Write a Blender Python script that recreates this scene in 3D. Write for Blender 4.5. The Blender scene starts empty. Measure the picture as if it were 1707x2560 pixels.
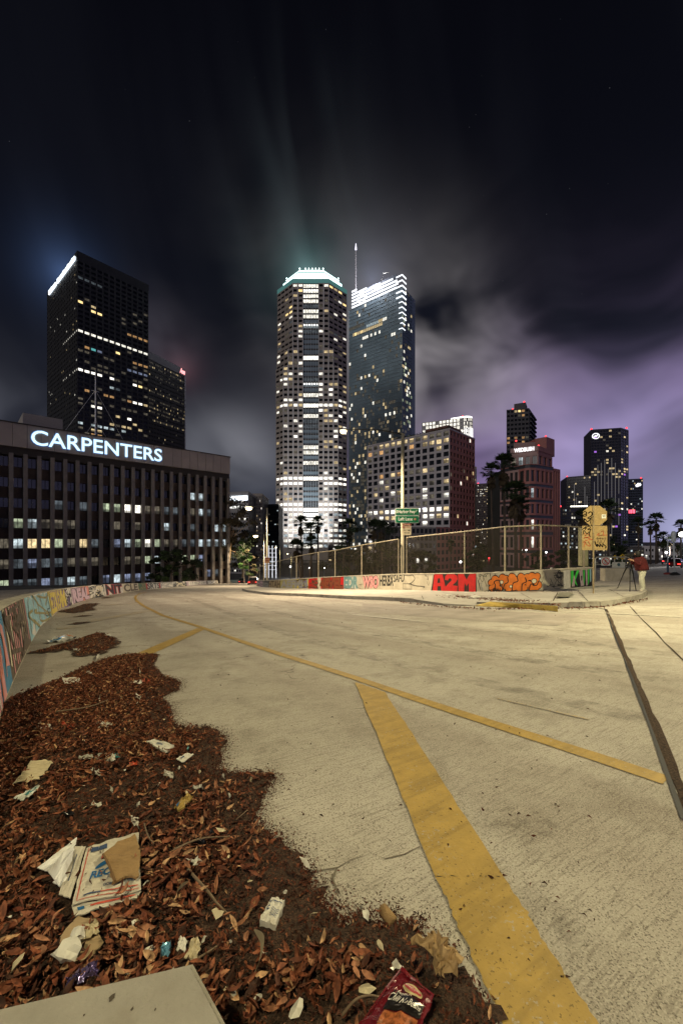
import bpy, bmesh, math, random
import numpy as np
from mathutils import Vector, Matrix, geometry
R = math.radians
rnd = random.Random(7)
SC = bpy.context.scene
COL = SC.collection

# ------------------------------------------------------------------ camera
F, CX, HY, CZ = 1000.0, 853.5, 1353.0, 1.2       # focal length in photo pixels, principal column, horizon row, eye height
cam = bpy.data.cameras.new('camera')
cam.sensor_fit = 'HORIZONTAL'; cam.sensor_width = 24.0; cam.lens = 24.0 * F / 1707.0
cam.shift_y = (HY - 1280.0) / 1707.0
cam.clip_start = 0.05; cam.clip_end = 9000
camo = bpy.data.objects.new('camera', cam); COL.objects.link(camo)
camo.location = (0, 0, CZ); camo.rotation_euler = (R(90), 0, 0)
SC.camera = camo
# ------------------------------------------------------------------ render / exposure
SC.render.engine = 'CYCLES'
SC.cycles.use_denoising = True
SC.cycles.max_bounces = 5; SC.cycles.diffuse_bounces = 2; SC.cycles.glossy_bounces = 3
SC.cycles.transparent_max_bounces = 12
SC.cycles.sample_clamp_indirect = 4
SC.cycles.caustics_reflective = False; SC.cycles.caustics_refractive = False
SC.view_settings.view_transform = 'Standard'; SC.view_settings.look = 'None'
SC.view_settings.exposure = 0.0; SC.view_settings.gamma = 1.0; SC.view_settings.use_curve_mapping = False

# ------------------------------------------------------------------ node helper
class NT:
    def __init__(s, tree): s.t = tree; s.n = tree.nodes; s.l = tree.links
    def node(s, typ, **kw):
        nd = s.n.new(typ)
        for k, v in kw.items(): setattr(nd, k, v)
        return nd
    def set(s, sock, v):
        if isinstance(v, bpy.types.NodeSocket): s.l.new(v, sock)
        else: sock.default_value = v
    def math(s, op, a, b=0.0, c=None, clamp=False):
        nd = s.node('ShaderNodeMath', operation=op); nd.use_clamp = clamp
        s.set(nd.inputs[0], a); s.set(nd.inputs[1], b)
        if c is not None: s.set(nd.inputs[2], c)
        return nd.outputs[0]
    def vmath(s, op, a, b=(0, 0, 0)):
        nd = s.node('ShaderNodeVectorMath', operation=op); s.set(nd.inputs[0], a); s.set(nd.inputs[1], b)
        return nd.outputs['Value'] if op in ('DOT_PRODUCT', 'LENGTH', 'DISTANCE') else nd.outputs[0]
    def mix(s, f, a, b):
        nd = s.node('ShaderNodeMix', data_type='RGBA'); s.set(nd.inputs[0], f)
        s.set(nd.inputs[6], a if isinstance(a, bpy.types.NodeSocket) else (*a, 1)); s.set(nd.inputs[7], b if isinstance(b, bpy.types.NodeSocket) else (*b, 1))
        return nd.outputs[2]
    def add(s, a, b):
        nd = s.node('ShaderNodeMix', data_type='RGBA', blend_type='ADD'); nd.inputs[0].default_value = 1
        s.set(nd.inputs[6], a); s.set(nd.inputs[7], b); return nd.outputs[2]
    def scale(s, colr, f):
        nd = s.node('ShaderNodeVectorMath', operation='SCALE'); s.set(nd.inputs[0], colr if isinstance(colr, bpy.types.NodeSocket) else tuple(colr))
        s.set(nd.inputs['Scale'], f); return nd.outputs[0]
    def ramp(s, v, a, b, interp='SMOOTHSTEP', lo=0.0, hi=1.0):
        nd = s.node('ShaderNodeMapRange', interpolation_type=interp); s.set(nd.inputs[0], v)
        s.set(nd.inputs[1], a); s.set(nd.inputs[2], b); s.set(nd.inputs[3], lo); s.set(nd.inputs[4], hi); return nd.outputs[0]
    def noise(s, vec, sc, det=3.0, rough=0.5, dist=0.0, dims='3D'):
        nd = s.node('ShaderNodeTexNoise', noise_dimensions=dims); s.set(nd.inputs['Vector'], vec)
        nd.inputs['Scale'].default_value = sc; nd.inputs['Detail'].default_value = det
        nd.inputs['Roughness'].default_value = rough; nd.inputs['Distortion'].default_value = dist
        return nd.outputs[0]
    def comb(s, x, y, z):
        nd = s.node('ShaderNodeCombineXYZ'); s.set(nd.inputs[0], x); s.set(nd.inputs[1], y); s.set(nd.inputs[2], z); return nd.outputs[0]
    def sep(s, v):
        nd = s.node('ShaderNodeSeparateXYZ'); s.set(nd.inputs[0], v); return nd.outputs

# ------------------------------------------------------------------ world: night sky, city-lit cloud
wd = bpy.data.worlds.new('World'); SC.world = wd; wd.use_nodes = True
N = NT(wd.node_tree); N.n.clear()
out = N.node('ShaderNodeOutputWorld'); bg = N.node('ShaderNodeBackground'); N.l.new(bg.outputs[0], out.inputs[0])
tc = N.node('ShaderNodeTexCoord'); D = tc.outputs['Generated']
x, y, z = N.sep(D)
zc = N.math('MAXIMUM', z, 0.0)
az = N.math('ARCTAN2', x, y); el = N.math('ARCSINE', zc)
def gauss(a, a0, sa, e=None, e0=0.0, se=1.0):
    q = N.math('POWER', N.math('DIVIDE', N.math('SUBTRACT', a, a0), sa), 2.0)
    if e is not None: q = N.math('ADD', q, N.math('POWER', N.math('DIVIDE', N.math('SUBTRACT', e, e0), se), 2.0))
    return N.math('EXPONENT', N.math('MULTIPLY', q, -1.0))
w1 = N.noise(N.comb(N.math('MULTIPLY', az, 1.5), N.math('MULTIPLY', el, 2.2), 3.1), 1.3, 2, 0.5)
w2 = N.noise(N.comb(N.math('MULTIPLY', az, 2.0), N.math('MULTIPLY', el, 1.6), 7.7), 1.3, 2, 0.5)
wa = N.math('SUBTRACT', w1, 0.5); wb = N.math('SUBTRACT', w2, 0.5)
qx = N.math('ADD', N.math('ADD', N.math('MULTIPLY', az, 2.9), N.math('MULTIPLY', el, 1.3)), N.math('MULTIPLY', wa, 1.0))
qy = N.math('ADD', N.math('SUBTRACT', N.math('MULTIPLY', el, 3.4), N.math('MULTIPLY', az, 0.5)), N.math('MULTIPLY', wb, 0.8))
n1 = N.noise(N.comb(qx, qy, 0.4), 1.25, 3, 0.45)
n2 = N.noise(N.comb(N.math('MULTIPLY', qx, 0.55), N.math('MULTIPLY', qy, 1.5), 5.2), 1.4, 3, 0.45)
streak = N.noise(N.comb(N.math('ADD', N.math('MULTIPLY', az, 4.6), N.math('MULTIPLY', el, 1.6)), N.math('SUBTRACT', N.math('MULTIPLY', el, 1.1), N.math('MULTIPLY', az, 0.3)), 2.3), 1.5, 2, 0.42, 0.3)
cl = N.ramp(n1, 0.34, 0.68); cl2 = N.ramp(n2, 0.34, 0.66); sk = N.ramp(streak, 0.42, 0.70)
right = N.ramp(az, -0.10, 0.40); farr = N.ramp(az, 0.24, 0.62)
el2 = N.math('ADD', el, N.math('MULTIPLY', N.math('SUBTRACT', az, 0.30), 0.30))
tall = N.math('SUBTRACT', 1.0, N.ramp(zc, 0.25, 0.95, 'LINEAR'))
base = N.mix(N.math('POWER', tall, 1.5), (0.0018, 0.0019, 0.0034), (0.0066, 0.0076, 0.0138))
lowb = N.math('EXPONENT', N.math('MULTIPLY', N.math('POWER', N.math('DIVIDE', el, 0.215), 2.0), -1.0))
hor = N.mix(right, (0.060, 0.066, 0.085), N.mix(farr, (0.34, 0.205, 0.52), (0.36, 0.34, 0.62)))
s1 = N.add(base, N.scale(hor, N.math('MULTIPLY', lowb, N.ramp(cl2, 0.0, 1.0, 'LINEAR', 0.40, 1.10))))
cloud_amt = N.math('ADD', N.math('MULTIPLY', cl, 0.80), N.math('MULTIPLY', cl2, 0.30))
big = N.math('MULTIPLY', gauss(az, 0.27, 0.32, el2, 0.37, 0.175), cloud_amt)
s2 = N.add(s1, N.scale(N.mix(farr, (0.31, 0.288, 0.292), (0.23, 0.170, 0.29)), big))
rightmid = N.math('MULTIPLY', gauss(az, 0.75, 0.45, el, 0.25, 0.16), cloud_amt)
s2 = N.add(s2, N.scale((0.135, 0.095, 0.185), rightmid))
leftl = N.math('MULTIPLY', gauss(az, -0.27, 0.12, el, 0.22, 0.085), N.ramp(cl, 0, 1, 'LINEAR', 0.25, 1.0))
s2 = N.add(s2, N.scale((0.150, 0.150, 0.165), leftl))
leftf = N.math('MULTIPLY', gauss(az, -0.85, 0.25, el, 0.25, 0.10), cl)
s2 = N.add(s2, N.scale((0.070, 0.072, 0.085), leftf))
s3 = N.add(s2, N.scale((0.0035, 0.0038, 0.005), N.math('MULTIPLY', tall, sk)))
s3 = N.add(s3, N.scale((0.030, 0.039, 0.042), N.math('MULTIPLY', N.math('POWER', sk, 1.0), gauss(az, -0.10, 0.10, el, 0.72, 0.13))))
s3 = N.add(s3, N.scale((0.040, 0.036, 0.044), N.math('MULTIPLY', cl, gauss(az, -0.42, 0.07, el, 0.42, 0.08))))
# glow of the tower crown, rooftop signs and edge lamp, painted into the sky
def painted_glow(prev, d, colr, wdt, amt_lo):
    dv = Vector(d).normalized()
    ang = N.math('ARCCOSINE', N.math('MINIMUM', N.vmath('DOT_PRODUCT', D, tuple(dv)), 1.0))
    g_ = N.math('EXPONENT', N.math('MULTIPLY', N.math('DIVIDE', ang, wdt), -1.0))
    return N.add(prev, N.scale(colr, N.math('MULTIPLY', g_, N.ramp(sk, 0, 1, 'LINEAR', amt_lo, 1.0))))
s6 = painted_glow(s3, (-0.078, 1, 0.665), (0.150, 0.300, 0.295), 0.034, 0.62)
s6 = painted_glow(s6, (-0.685, 1, 0.665), (0.060, 0.110, 0.250), 0.030, 0.75)
s6 = painted_glow(s6, (0.075, 1, 0.655), (0.050, 0.065, 0.120), 0.034, 0.7)
s6 = painted_glow(s6, (-0.40, 1, 0.43), (0.100, 0.035, 0.040), 0.022, 0.8)
s6 = painted_glow(s6, (0.33, 1, 0.30), (0.060, 0.060, 0.060), 0.035, 0.8)
s6 = painted_glow(s6, (0.86, 1, 0.03), (0.300, 0.320, 0.460), 0.060, 0.9)
st = N.node('ShaderNodeTexVoronoi'); st.inputs['Scale'].default_value = 60; N.l.new(D, st.inputs['Vector'])
star = N.math('MULTIPLY', N.math('LESS_THAN', st.outputs['Distance'], 0.035), N.ramp(zc, 0.3, 0.6))
s7 = N.add(s6, N.scale((0.05, 0.05, 0.055), N.math('MULTIPLY', star, N.ramp(N.noise(D, 40, 1), 0.5, 0.7))))
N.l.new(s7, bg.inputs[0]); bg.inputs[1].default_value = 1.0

# ------------------------------------------------------------------ sun lamp: very dim, broad night glow of the city and moon
sun = bpy.data.lights.new('night_glow', 'SUN'); sun.energy = 0.60; sun.angle = R(35); sun.color = (1.0, 0.93, 0.90)
suno = bpy.data.objects.new('night_glow', sun); COL.objects.link(suno)
suno.rotation_euler = Vector((0.55, 0.75, -0.42)).to_track_quat('-Z', 'Y').to_euler()

# ------------------------------------------------------------------ street light strengths (the lamps themselves are built with their poles)
LAMP = {'key': 10500.0, 'back': 3000.0, 'mast': 18500.0, 'far': 13000.0}  # back: strength of the fill lamp added behind the camera
LAMP_COL = (1.0, 0.865, 0.50); LAMP_PINK = (1.0, 0.80, 0.53)

# ------------------------------------------------------------------ projection helpers (photo pixel + depth -> place)
def W(px, py, d): return Vector(((px - CX) * d / F, d, CZ - (py - HY) * d / F))
def W2(px, d): return Vector(((px - CX) * d / F, d))
def ss(t):
    t = max(0.0, min(1.0, t)); return t * t * (3 - 2 * t)
def zr(x, y):                                   # height of the paved ground: a ramp falling away at 9.3 %, rising to the right
    t = x - 1.0; s = (math.sqrt(t * t + 4) + t) / 2; s = min(s, 75.0)
    zz = -0.093 * y + 0.035 * s + 0.0004 * s * s
    b = ss((y - 95) / 85.0)
    return zz * (1 - b) + (-12.5) * b
def G(px, py, dz=0.0):                          # where the ray through a photo pixel meets the ground (dz above it)
    def f(d): return CZ - (py - HY) * d / F - zr((px - CX) * d / F, d) - dz
    a = 0.3; b = a
    while b < 160 and f(b) > 0: a = b; b *= 1.06
    for _ in range(40):
        m_ = (a + b) / 2
        if f(m_) > 0: a = m_
        else: b = m_
    return W(px, py, a)

# ------------------------------------------------------------------ objects
def tag(o, label=None, cat=None, group=None, kind=None):
    if label: o['label'] = label
    if cat: o['category'] = cat
    if group: o['group'] = group
    if kind: o['kind'] = kind
    return o
def thing(name, label, cat, loc=(0, 0, 0), group=None, rz=0.0):
    o = bpy.data.objects.new(name, None); COL.objects.link(o); o.location = loc; o.rotation_euler = (0, 0, rz)
    o.empty_display_size = 0.1
    return tag(o, label, cat, group)
def link(name, me, parent=None, local=False):
    o = bpy.data.objects.new(name, me); COL.objects.link(o)
    if parent is not None:
        o.parent = parent
        if not local:
            p = parent; M = Matrix.Identity(4); ch = []
            while p is not None: ch.append(p); p = p.parent
            for q in reversed(ch):
                M = M @ q.matrix_parent_inverse @ (Matrix.Translation(q.location) @ q.rotation_euler.to_matrix().to_4x4() @ Matrix.Diagonal((*q.scale, 1)))
            o.matrix_parent_inverse = M.inverted()
    return o
class MB:
    def __init__(s): s.v = []; s.f = []; s.m = []
    def poly(s, pts, mi=0):
        b = len(s.v); s.v.extend([tuple(p) for p in pts]); s.f.append(tuple(range(b, b + len(pts)))); s.m.append(mi); return s
    def box8(s, c, mi=0):                        # c: 4 bottom then 4 top
        b = len(s.v); s.v.extend([tuple(p) for p in c])
        for q in ((3, 2, 1, 0), (4, 5, 6, 7), (0, 1, 5, 4), (1, 2, 6, 5), (2, 3, 7, 6), (3, 0, 4, 7)):
            s.f.append(tuple(b + i for i in q)); s.m.append(mi)
        return s
    def box(s, c, size, rz=0.0, mi=0):
        ca, sa = math.cos(rz), math.sin(rz); hx, hy, hz = size[0] / 2, size[1] / 2, size[2] / 2
        p = []
        for dz in (-hz, hz):
            for dx, dy in ((-hx, -hy), (hx, -hy), (hx, hy), (-hx, hy)):
                p.append((c[0] + dx * ca - dy * sa, c[1] + dx * sa + dy * ca, c[2] + dz))
        return s.box8(p, mi)
    def fbox(s, A, t, n, u0, u1, d0, d1, z0, z1, mi=0):   # along a facade: u along t, d out along n
        p = []
        for z_ in (z0, z1):
            for u_, d_ in ((u0, d1), (u1, d1), (u1, d0), (u0, d0)):
                p.append((A[0] + t[0] * u_ + n[0] * d_, A[1] + t[1] * u_ + n[1] * d_, z_))
        return s.box8(p, mi)
    def prism(s, pts, z0, z1, mi=0, topmi=None):
        n = len(pts); b = len(s.v)
        s.v.extend([(p[0], p[1], z0) for p in pts]); s.v.extend([(p[0], p[1], z1) for p in pts])
        for i in range(n):
            j = (i + 1) % n; s.f.append((b + i, b + j, b + n + j, b + n + i)); s.m.append(mi)
        s.f.append(tuple(b + n + i for i in range(n))); s.m.append(mi if topmi is None else topmi)
        s.f.append(tuple(b + n - 1 - i for i in range(n))); s.m.append(mi)
        return s
    def tube(s, pts, rad, seg=8, mi=0, cap=True):
        pts = [Vector(p) for p in pts]; n = len(pts)
        rs = rad if isinstance(rad, (list, tuple)) else [rad] * n
        b = len(s.v); prev = None
        for i, p in enumerate(pts):
            d = (pts[min(i + 1, n - 1)] - pts[max(i - 1, 0)])
            d = d.normalized() if d.length > 1e-9 else Vector((0, 0, 1))
            if prev is None:
                a = Vector((0, 0, 1)) if abs(d.z) < 0.9 else Vector((1, 0, 0)); e1 = d.cross(a).normalized()
            else: e1 = (prev - d * prev.dot(d)).normalized()
            prev = e1; e2 = d.cross(e1)
            for k_ in range(seg):
                an = 2 * math.pi * k_ / seg; q = p + (e1 * math.cos(an) + e2 * math.sin(an)) * rs[i]; s.v.append(tuple(q))
        for i in range(n - 1):
            for k_ in range(seg):
                k2 = (k_ + 1) % seg; s.f.append((b + i * seg + k_, b + i * seg + k2, b + (i + 1) * seg + k2, b + (i + 1) * seg + k_)); s.m.append(mi)
        if cap:
            s.f.append(tuple(b + seg - 1 - k_ for k_ in range(seg))); s.m.append(mi)
            s.f.append(tuple(b + (n - 1) * seg + k_ for k_ in range(seg))); s.m.append(mi)
        return s
    def lathe(s, c, prof, seg=16, mi=0):         # prof: (radius, z) from bottom to top
        b = len(s.v)
        for r_, z_ in prof:
            for k_ in range(seg):
                an = 2 * math.pi * k_ / seg; s.v.append((c[0] + r_ * math.cos(an), c[1] + r_ * math.sin(an), c[2] + z_))
        for i in range(len(prof) - 1):
            for k_ in range(seg):
                k2 = (k_ + 1) % seg; s.f.append((b + i * seg + k_, b + i * seg + k2, b + (i + 1) * seg + k2, b + (i + 1) * seg + k_)); s.m.append(mi)
        s.f.append(tuple(b + seg - 1 - k_ for k_ in range(seg))); s.m.append(mi)
        s.f.append(tuple(b + (len(prof) - 1) * seg + k_ for k_ in range(seg))); s.m.append(mi)
        return s
    def mesh(s, name, mats):
        me = bpy.data.meshes.new(name); me.from_pydata(s.v, [], s.f)
        for q in (mats if isinstance(mats, (list, tuple)) else [mats]): me.materials.append(q)
        if any(s.m): me.polygons.foreach_set('material_index', s.m)
        me.update(); return me
    def build(s, name, mats, parent=None, local=False, smooth=False):
        me = s.mesh(name, mats)
        if smooth: me.polygons.foreach_set('use_smooth', [True] * len(me.polygons))
        return link(name, me, parent, local)
def tess(mb, pts, mi=0):                          # concave polygon, already 3-D
    for t_ in geometry.tessellate_polygon([[Vector((p[0], p[1], 0)) for p in pts]]):
        a, b, c = (Vector(pts[i]) for i in t_)
        if ((b - a).cross(c - a)).z < 0: b, c = c, b
        mb.poly([a, b, c], mi)
_txt = {}
def text_geo(s, offset=0.0, shear=0.0, extrude=0.0, res=3):   # lettering as flat geometry, width 0..w, height about 0..0.7
    key = (s, offset, shear, extrude, res)
    if key in _txt: return _txt[key]
    cu = bpy.data.curves.new('lettering', 'FONT'); cu.body = s; cu.offset = offset; cu.shear = shear; cu.extrude = extrude; cu.resolution_u = res
    ob = bpy.data.objects.new('lettering', cu)
    me = ob.to_mesh(); vs = [tuple(v.co) for v in me.vertices]; fs = [tuple(p.vertices) for p in me.polygons]
    ob.to_mesh_clear(); bpy.data.objects.remove(ob); bpy.data.curves.remove(cu)
    if not vs: vs = [(0, 0, 0)]
    x0 = min(v[0] for v in vs); x1 = max(v[0] for v in vs); y0 = min(v[1] for v in vs); y1 = max(v[1] for v in vs)
    _txt[key] = (vs, fs, (x0, x1, y0, y1)); return _txt[key]
def put_text(mb, s, mapf, u0, u1, v0, v1, mi=0, offset=0.0, shear=0.0, extrude=0.0, res=3):
    vs, fs, (x0, x1, y0, y1) = text_geo(s, offset, shear, extrude, res)
    b = len(mb.v)
    for a in vs: mb.v.append(tuple(mapf(u0 + (a[0] - x0) / max(x1 - x0, 1e-6) * (u1 - u0), v0 + (a[1] - y0) / max(y1 - y0, 1e-6) * (v1 - v0), a[2])))
    for f_ in fs: mb.f.append(tuple(b + i for i in f_)); mb.m.append(mi)

# ------------------------------------------------------------------ materials
MATS = {}
def pm(name, colr, rough=0.7, metal=0.0, var=0.12, vscale=6.0, bump=0.0, bscale=60.0, spec=0.4, stain=0.0, stain_col=(0.05, 0.04, 0.03), stain_scale=1.2, alpha=None):
    if name in MATS: return MATS[name]
    m = bpy.data.materials.new(name); m.use_nodes = True; t = NT(m.node_tree); b = t.n['Principled BSDF']
    geo = t.node('ShaderNodeNewGeometry'); P = geo.outputs['Position']
    nz = t.noise(P, vscale, 4, 0.6)
    c1 = t.mix(t.ramp(nz, 0.3, 0.7, 'LINEAR'), tuple(c * (1 - var) for c in colr), tuple(min(1, c * (1 + var)) for c in colr))
    if stain > 0:
        sn = t.noise(P, stain_scale, 6, 0.65, 0.6); c1 = t.mix(t.math('MULTIPLY', t.ramp(sn, 0.48, 0.72), stain), c1, stain_col)
    t.l.new(c1, b.inputs['Base Color']); b.inputs['Roughness'].default_value = rough; b.inputs['Metallic'].default_value = metal
    b.inputs['Specular IOR Level'].default_value = spec
    if bump > 0:
        bn = t.node('ShaderNodeBump'); bn.inputs['Strength'].default_value = bump; bn.inputs['Distance'].default_value = 0.02
        t.l.new(t.noise(P, bscale, 4, 0.6), bn.inputs['Height']); t.l.new(bn.outputs[0], b.inputs['Normal'])
    if alpha is not None: b.inputs['Alpha'].default_value = alpha
    MATS[name] = m; return m
def em(name, colr, strength, sampled=False, var=0.0, vscale=0.6, base=0.02, blinds=False):
    if name in MATS: return MATS[name]
    m = bpy.data.materials.new(name); m.use_nodes = True; t = NT(m.node_tree); b = t.n['Principled BSDF']
    b.inputs['Base Color'].default_value = (base, base, base, 1); b.inputs['Roughness'].default_value = 0.3
    b.inputs['Emission Color'].default_value = (*colr, 1); b.inputs['Emission Strength'].default_value = strength
    if var > 0:
        geo = t.node('ShaderNodeNewGeometry'); oi = t.node('ShaderNodeObjectInfo')
        P = geo.outputs['Position']
        nz = t.noise(P, vscale, 3, 0.7); n2_ = t.noise(t.vmath('MULTIPLY', P, (1, 1, 0.4)), vscale * 3.3, 2, 0.6)
        f = t.math('MULTIPLY', t.ramp(nz, 0.34, 0.66, 'LINEAR', 1 - var, 1 + var * 0.6), t.ramp(n2_, 0.36, 0.6, 'LINEAR', 1 - var, 1.05))
        if blinds:
            gx_, gy_, gz_ = t.sep(t.node('ShaderNodeTexCoord').outputs['Generated']); rn = oi.outputs['Random']
            cut = t.ramp(t.math('SUBTRACT', gz_, t.math('MULTIPLY', rn, 0.75)), -0.06, 0.06, 'LINEAR', 0.30, 1.0)
            side = t.ramp(t.math('SUBTRACT', gx_, t.math('SUBTRACT', t.math('MULTIPLY', t.math('FRACT', t.math('MULTIPLY', rn, 7.3)), 1.6), 0.9)), -0.03, 0.03, 'LINEAR', 0.45, 1.0)
            f = t.math('MULTIPLY', f, t.math('MULTIPLY', cut, side))
        t.l.new(t.math('MULTIPLY', f, strength), b.inputs['Emission Strength'])
    if not sampled: m.cycles.emission_sampling = 'NONE'
    MATS[name] = m; return m
def glass_dark(name='dark_glass', colr=(0.012, 0.014, 0.017), rough=0.12):
    if name in MATS: return MATS[name]
    m = pm(name, colr, rough, 0, 0.4, 0.3, spec=0.6); return m
# ================================================================== ground, road, kerb, pavement
def concrete_road():
    m = bpy.data.materials.new('road_concrete'); m.use_nodes = True; t = NT(m.node_tree); b = t.n['Principled BSDF']
    geo = t.node('ShaderNodeNewGeometry'); P = geo.outputs['Position']
    big = t.noise(P, 0.35, 3, 0.6, 0.5); med = t.noise(P, 2.2, 3, 0.65); fine = t.noise(P, 120, 1.5, 0.7)
    vor = t.node('ShaderNodeTexVoronoi'); vor.inputs['Scale'].default_value = 95; t.l.new(P, vor.inputs['Vector'])
    rot = t.node('ShaderNodeVectorRotate', rotation_type='Z_AXIS'); t.l.new(P, rot.inputs['Vector']); rot.inputs['Angle'].default_value = R(-33)
    tine = t.noise(t.vmath('MULTIPLY', rot.outputs[0], (7, 95, 20)), 1.0, 1, 0.6)
    lane = t.noise(t.vmath('MULTIPLY', rot.outputs[0], (0.75, 0.07, 0.1)), 1.0, 3, 0.55)
    c = t.mix(t.ramp(big, 0.3, 0.7), (0.36, 0.33, 0.285), (0.50, 0.465, 0.405))
    c = t.mix(t.math('MULTIPLY', t.ramp(med, 0.46, 0.72), 0.62), c, (0.22, 0.195, 0.16))
    c = t.mix(t.math('MULTIPLY', t.ramp(lane, 0.46, 0.62), 0.48), c, (0.26, 0.22, 0.185))
    pit = t.math('MULTIPLY', t.ramp(fine, 0.545, 0.67), 0.80)
    c = t.mix(pit, c, (0.11, 0.095, 0.075))
    c = t.mix(t.math('MULTIPLY', t.ramp(tine, 0.52, 0.68), 0.42), c, (0.15, 0.13, 0.105))
    agg = t.math('MULTIPLY', t.ramp(t.noise(P, 160, 0, 0.5), 0.56, 0.66), 0.30)
    c = t.mix(agg, c, (0.62, 0.58, 0.50))
    spot = t.math('MULTIPLY', t.math('LESS_THAN', vor.outputs['Distance'], 0.22), t.ramp(t.noise(P, 9, 0), 0.46, 0.58))
    c = t.mix(t.math('MULTIPLY', spot, 0.7), c, (0.07, 0.055, 0.04))
    # hairline cracks
    wv = t.node('ShaderNodeTexNoise'); wv.inputs['Scale'].default_value = 2.5; wv.inputs['Detail'].default_value = 3; t.l.new(P, wv.inputs['Vector'])
    cr = t.node('ShaderNodeTexVoronoi', feature='DISTANCE_TO_EDGE'); cr.inputs['Scale'].default_value = 0.42
    t.l.new(t.vmath('ADD', P, t.scale(wv.outputs[1], 0.9)), cr.inputs['Vector'])
    crk = t.math('MULTIPLY', t.math('LESS_THAN', cr.outputs[0], 0.0022), t.ramp(big, 0.5, 0.56))
    c = t.mix(t.math('MULTIPLY', crk, 0.75), c, (0.06, 0.05, 0.04))
    t.l.new(c, b.inputs['Base Color']); b.inputs['Roughness'].default_value = 0.82; b.inputs['Specular IOR Level'].default_value = 0.25
    h = t.math('ADD', t.math('MULTIPLY', tine, 0.9), t.math('SUBTRACT', t.math('MULTIPLY', fine, 0.7), pit))
    bn = t.node('ShaderNodeBump'); bn.inputs['Strength'].default_value = 0.55; bn.inputs['Distance'].default_value = 0.004
    t.l.new(h, bn.inputs['Height']); t.l.new(bn.outputs[0], b.inputs['Normal'])
    MATS['road_concrete'] = m; return m
M_ROAD = concrete_road()
def paint(name, colr, wear, under=(0.36, 0.33, 0.28)):
    m = bpy.data.materials.new(name); m.use_nodes = True; t = NT(m.node_tree); b = t.n['Principled BSDF']
    geo = t.node('ShaderNodeNewGeometry'); P = geo.outputs['Position']
    rot = t.node('ShaderNodeVectorRotate', rotation_type='Z_AXIS'); t.l.new(P, rot.inputs['Vector']); rot.inputs['Angle'].default_value = R(-33)
    band = t.noise(t.vmath('MULTIPLY', rot.outputs[0], (2.0, 16, 4)), 1.0, 3, 0.6)
    c = t.mix(t.ramp(t.noise(P, 9, 5, 0.65), 0.3, 0.7), tuple(q * 0.84 for q in colr), tuple(q * 1.08 for q in colr))
    c = t.mix(t.math('MULTIPLY', t.ramp(band, 0.46, 0.66), 0.50), c, tuple(q * 0.55 for q in colr))
    w = t.ramp(t.math('ADD', t.math('MULTIPLY', t.noise(P, 55, 4, 0.7), 0.75), t.math('MULTIPLY', t.noise(P, 3, 4, 0.6), 0.25)), 0.66 - wear * 0.42, 0.74 - wear * 0.38)
    c = t.mix(w, c, under)
    c = t.mix(t.math('MULTIPLY', t.ramp(t.noise(P, 85, 2, 0.6), 0.62, 0.70), 0.7), c, tuple(q * 0.2 for q in colr))
    t.l.new(c, b.inputs['Base Color']); b.inputs['Roughness'].default_value = 0.65
    bn = t.node('ShaderNodeBump'); bn.inputs['Strength'].default_value = 0.4; bn.inputs['Distance'].default_value = 0.004
    t.l.new(t.noise(P, 75, 4, 0.7), bn.inputs['Height']); t.l.new(bn.outputs[0], b.inputs['Normal'])
    MATS[name] = m; return m
M_YEL = paint('yellow_road_paint', (0.40, 0.262, 0.058), 0.20)
M_YELF = paint('worn_yellow_road_paint', (0.46, 0.30, 0.09), 0.62)
M_WHT = paint('worn_white_road_paint', (0.66, 0.62, 0.54), 0.45)
M_GND = pm('city_ground', (0.06, 0.058, 0.055), 0.9, 0, 0.3, 0.3)
M_ASPH = pm('dark_asphalt', (0.085, 0.08, 0.075), 0.85, 0, 0.3, 3.0, 0.4, 80)
M_PATCH = pm('darker_concrete_patch', (0.31, 0.275, 0.24), 0.8, 0, 0.22, 1.3, 0.5, 60, stain=0.4, stain_col=(0.21, 0.18, 0.155))
M_SIDE = pm('pavement_concrete', (0.40, 0.38, 0.33), 0.85, 0, 0.15, 1.1, 0.4, 60, stain=0.55, stain_col=(0.20, 0.175, 0.14), stain_scale=1.6)
M_KERB = pm('kerb_concrete', (0.34, 0.32, 0.27), 0.85, 0, 0.2, 2.0, 0.5, 40, stain=0.75, stain_col=(0.09, 0.075, 0.055), stain_scale=1.0)
M_DIRT = pm('brown_dirt', (0.075, 0.046, 0.028), 0.95, 0, 0.85, 70, 1.0, 160)
M_SOIL = pm('dark_soil', (0.040, 0.024, 0.014), 0.98, 0, 0.6, 40, 1.0, 150)
M_WALL = pm('wall_concrete', (0.47, 0.43, 0.33), 0.85, 0, 0.14, 1.6, 0.35, 50, stain=0.5, stain_col=(0.23, 0.20, 0.15), stain_scale=1.2)
M_METAL = pm('galvanised_steel', (0.42, 0.41, 0.36), 0.45, 0.55, 0.2, 8)
M_DKMETAL = pm('dark_metal', (0.035, 0.035, 0.035), 0.5, 0.4, 0.2, 6)
M_BLACK = pm('black_paint', (0.012, 0.012, 0.012), 0.6, 0, 0.3, 10)
M_WHITE = pm('white_paint', (0.74, 0.74, 0.72), 0.6, 0, 0.06, 6)

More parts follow.
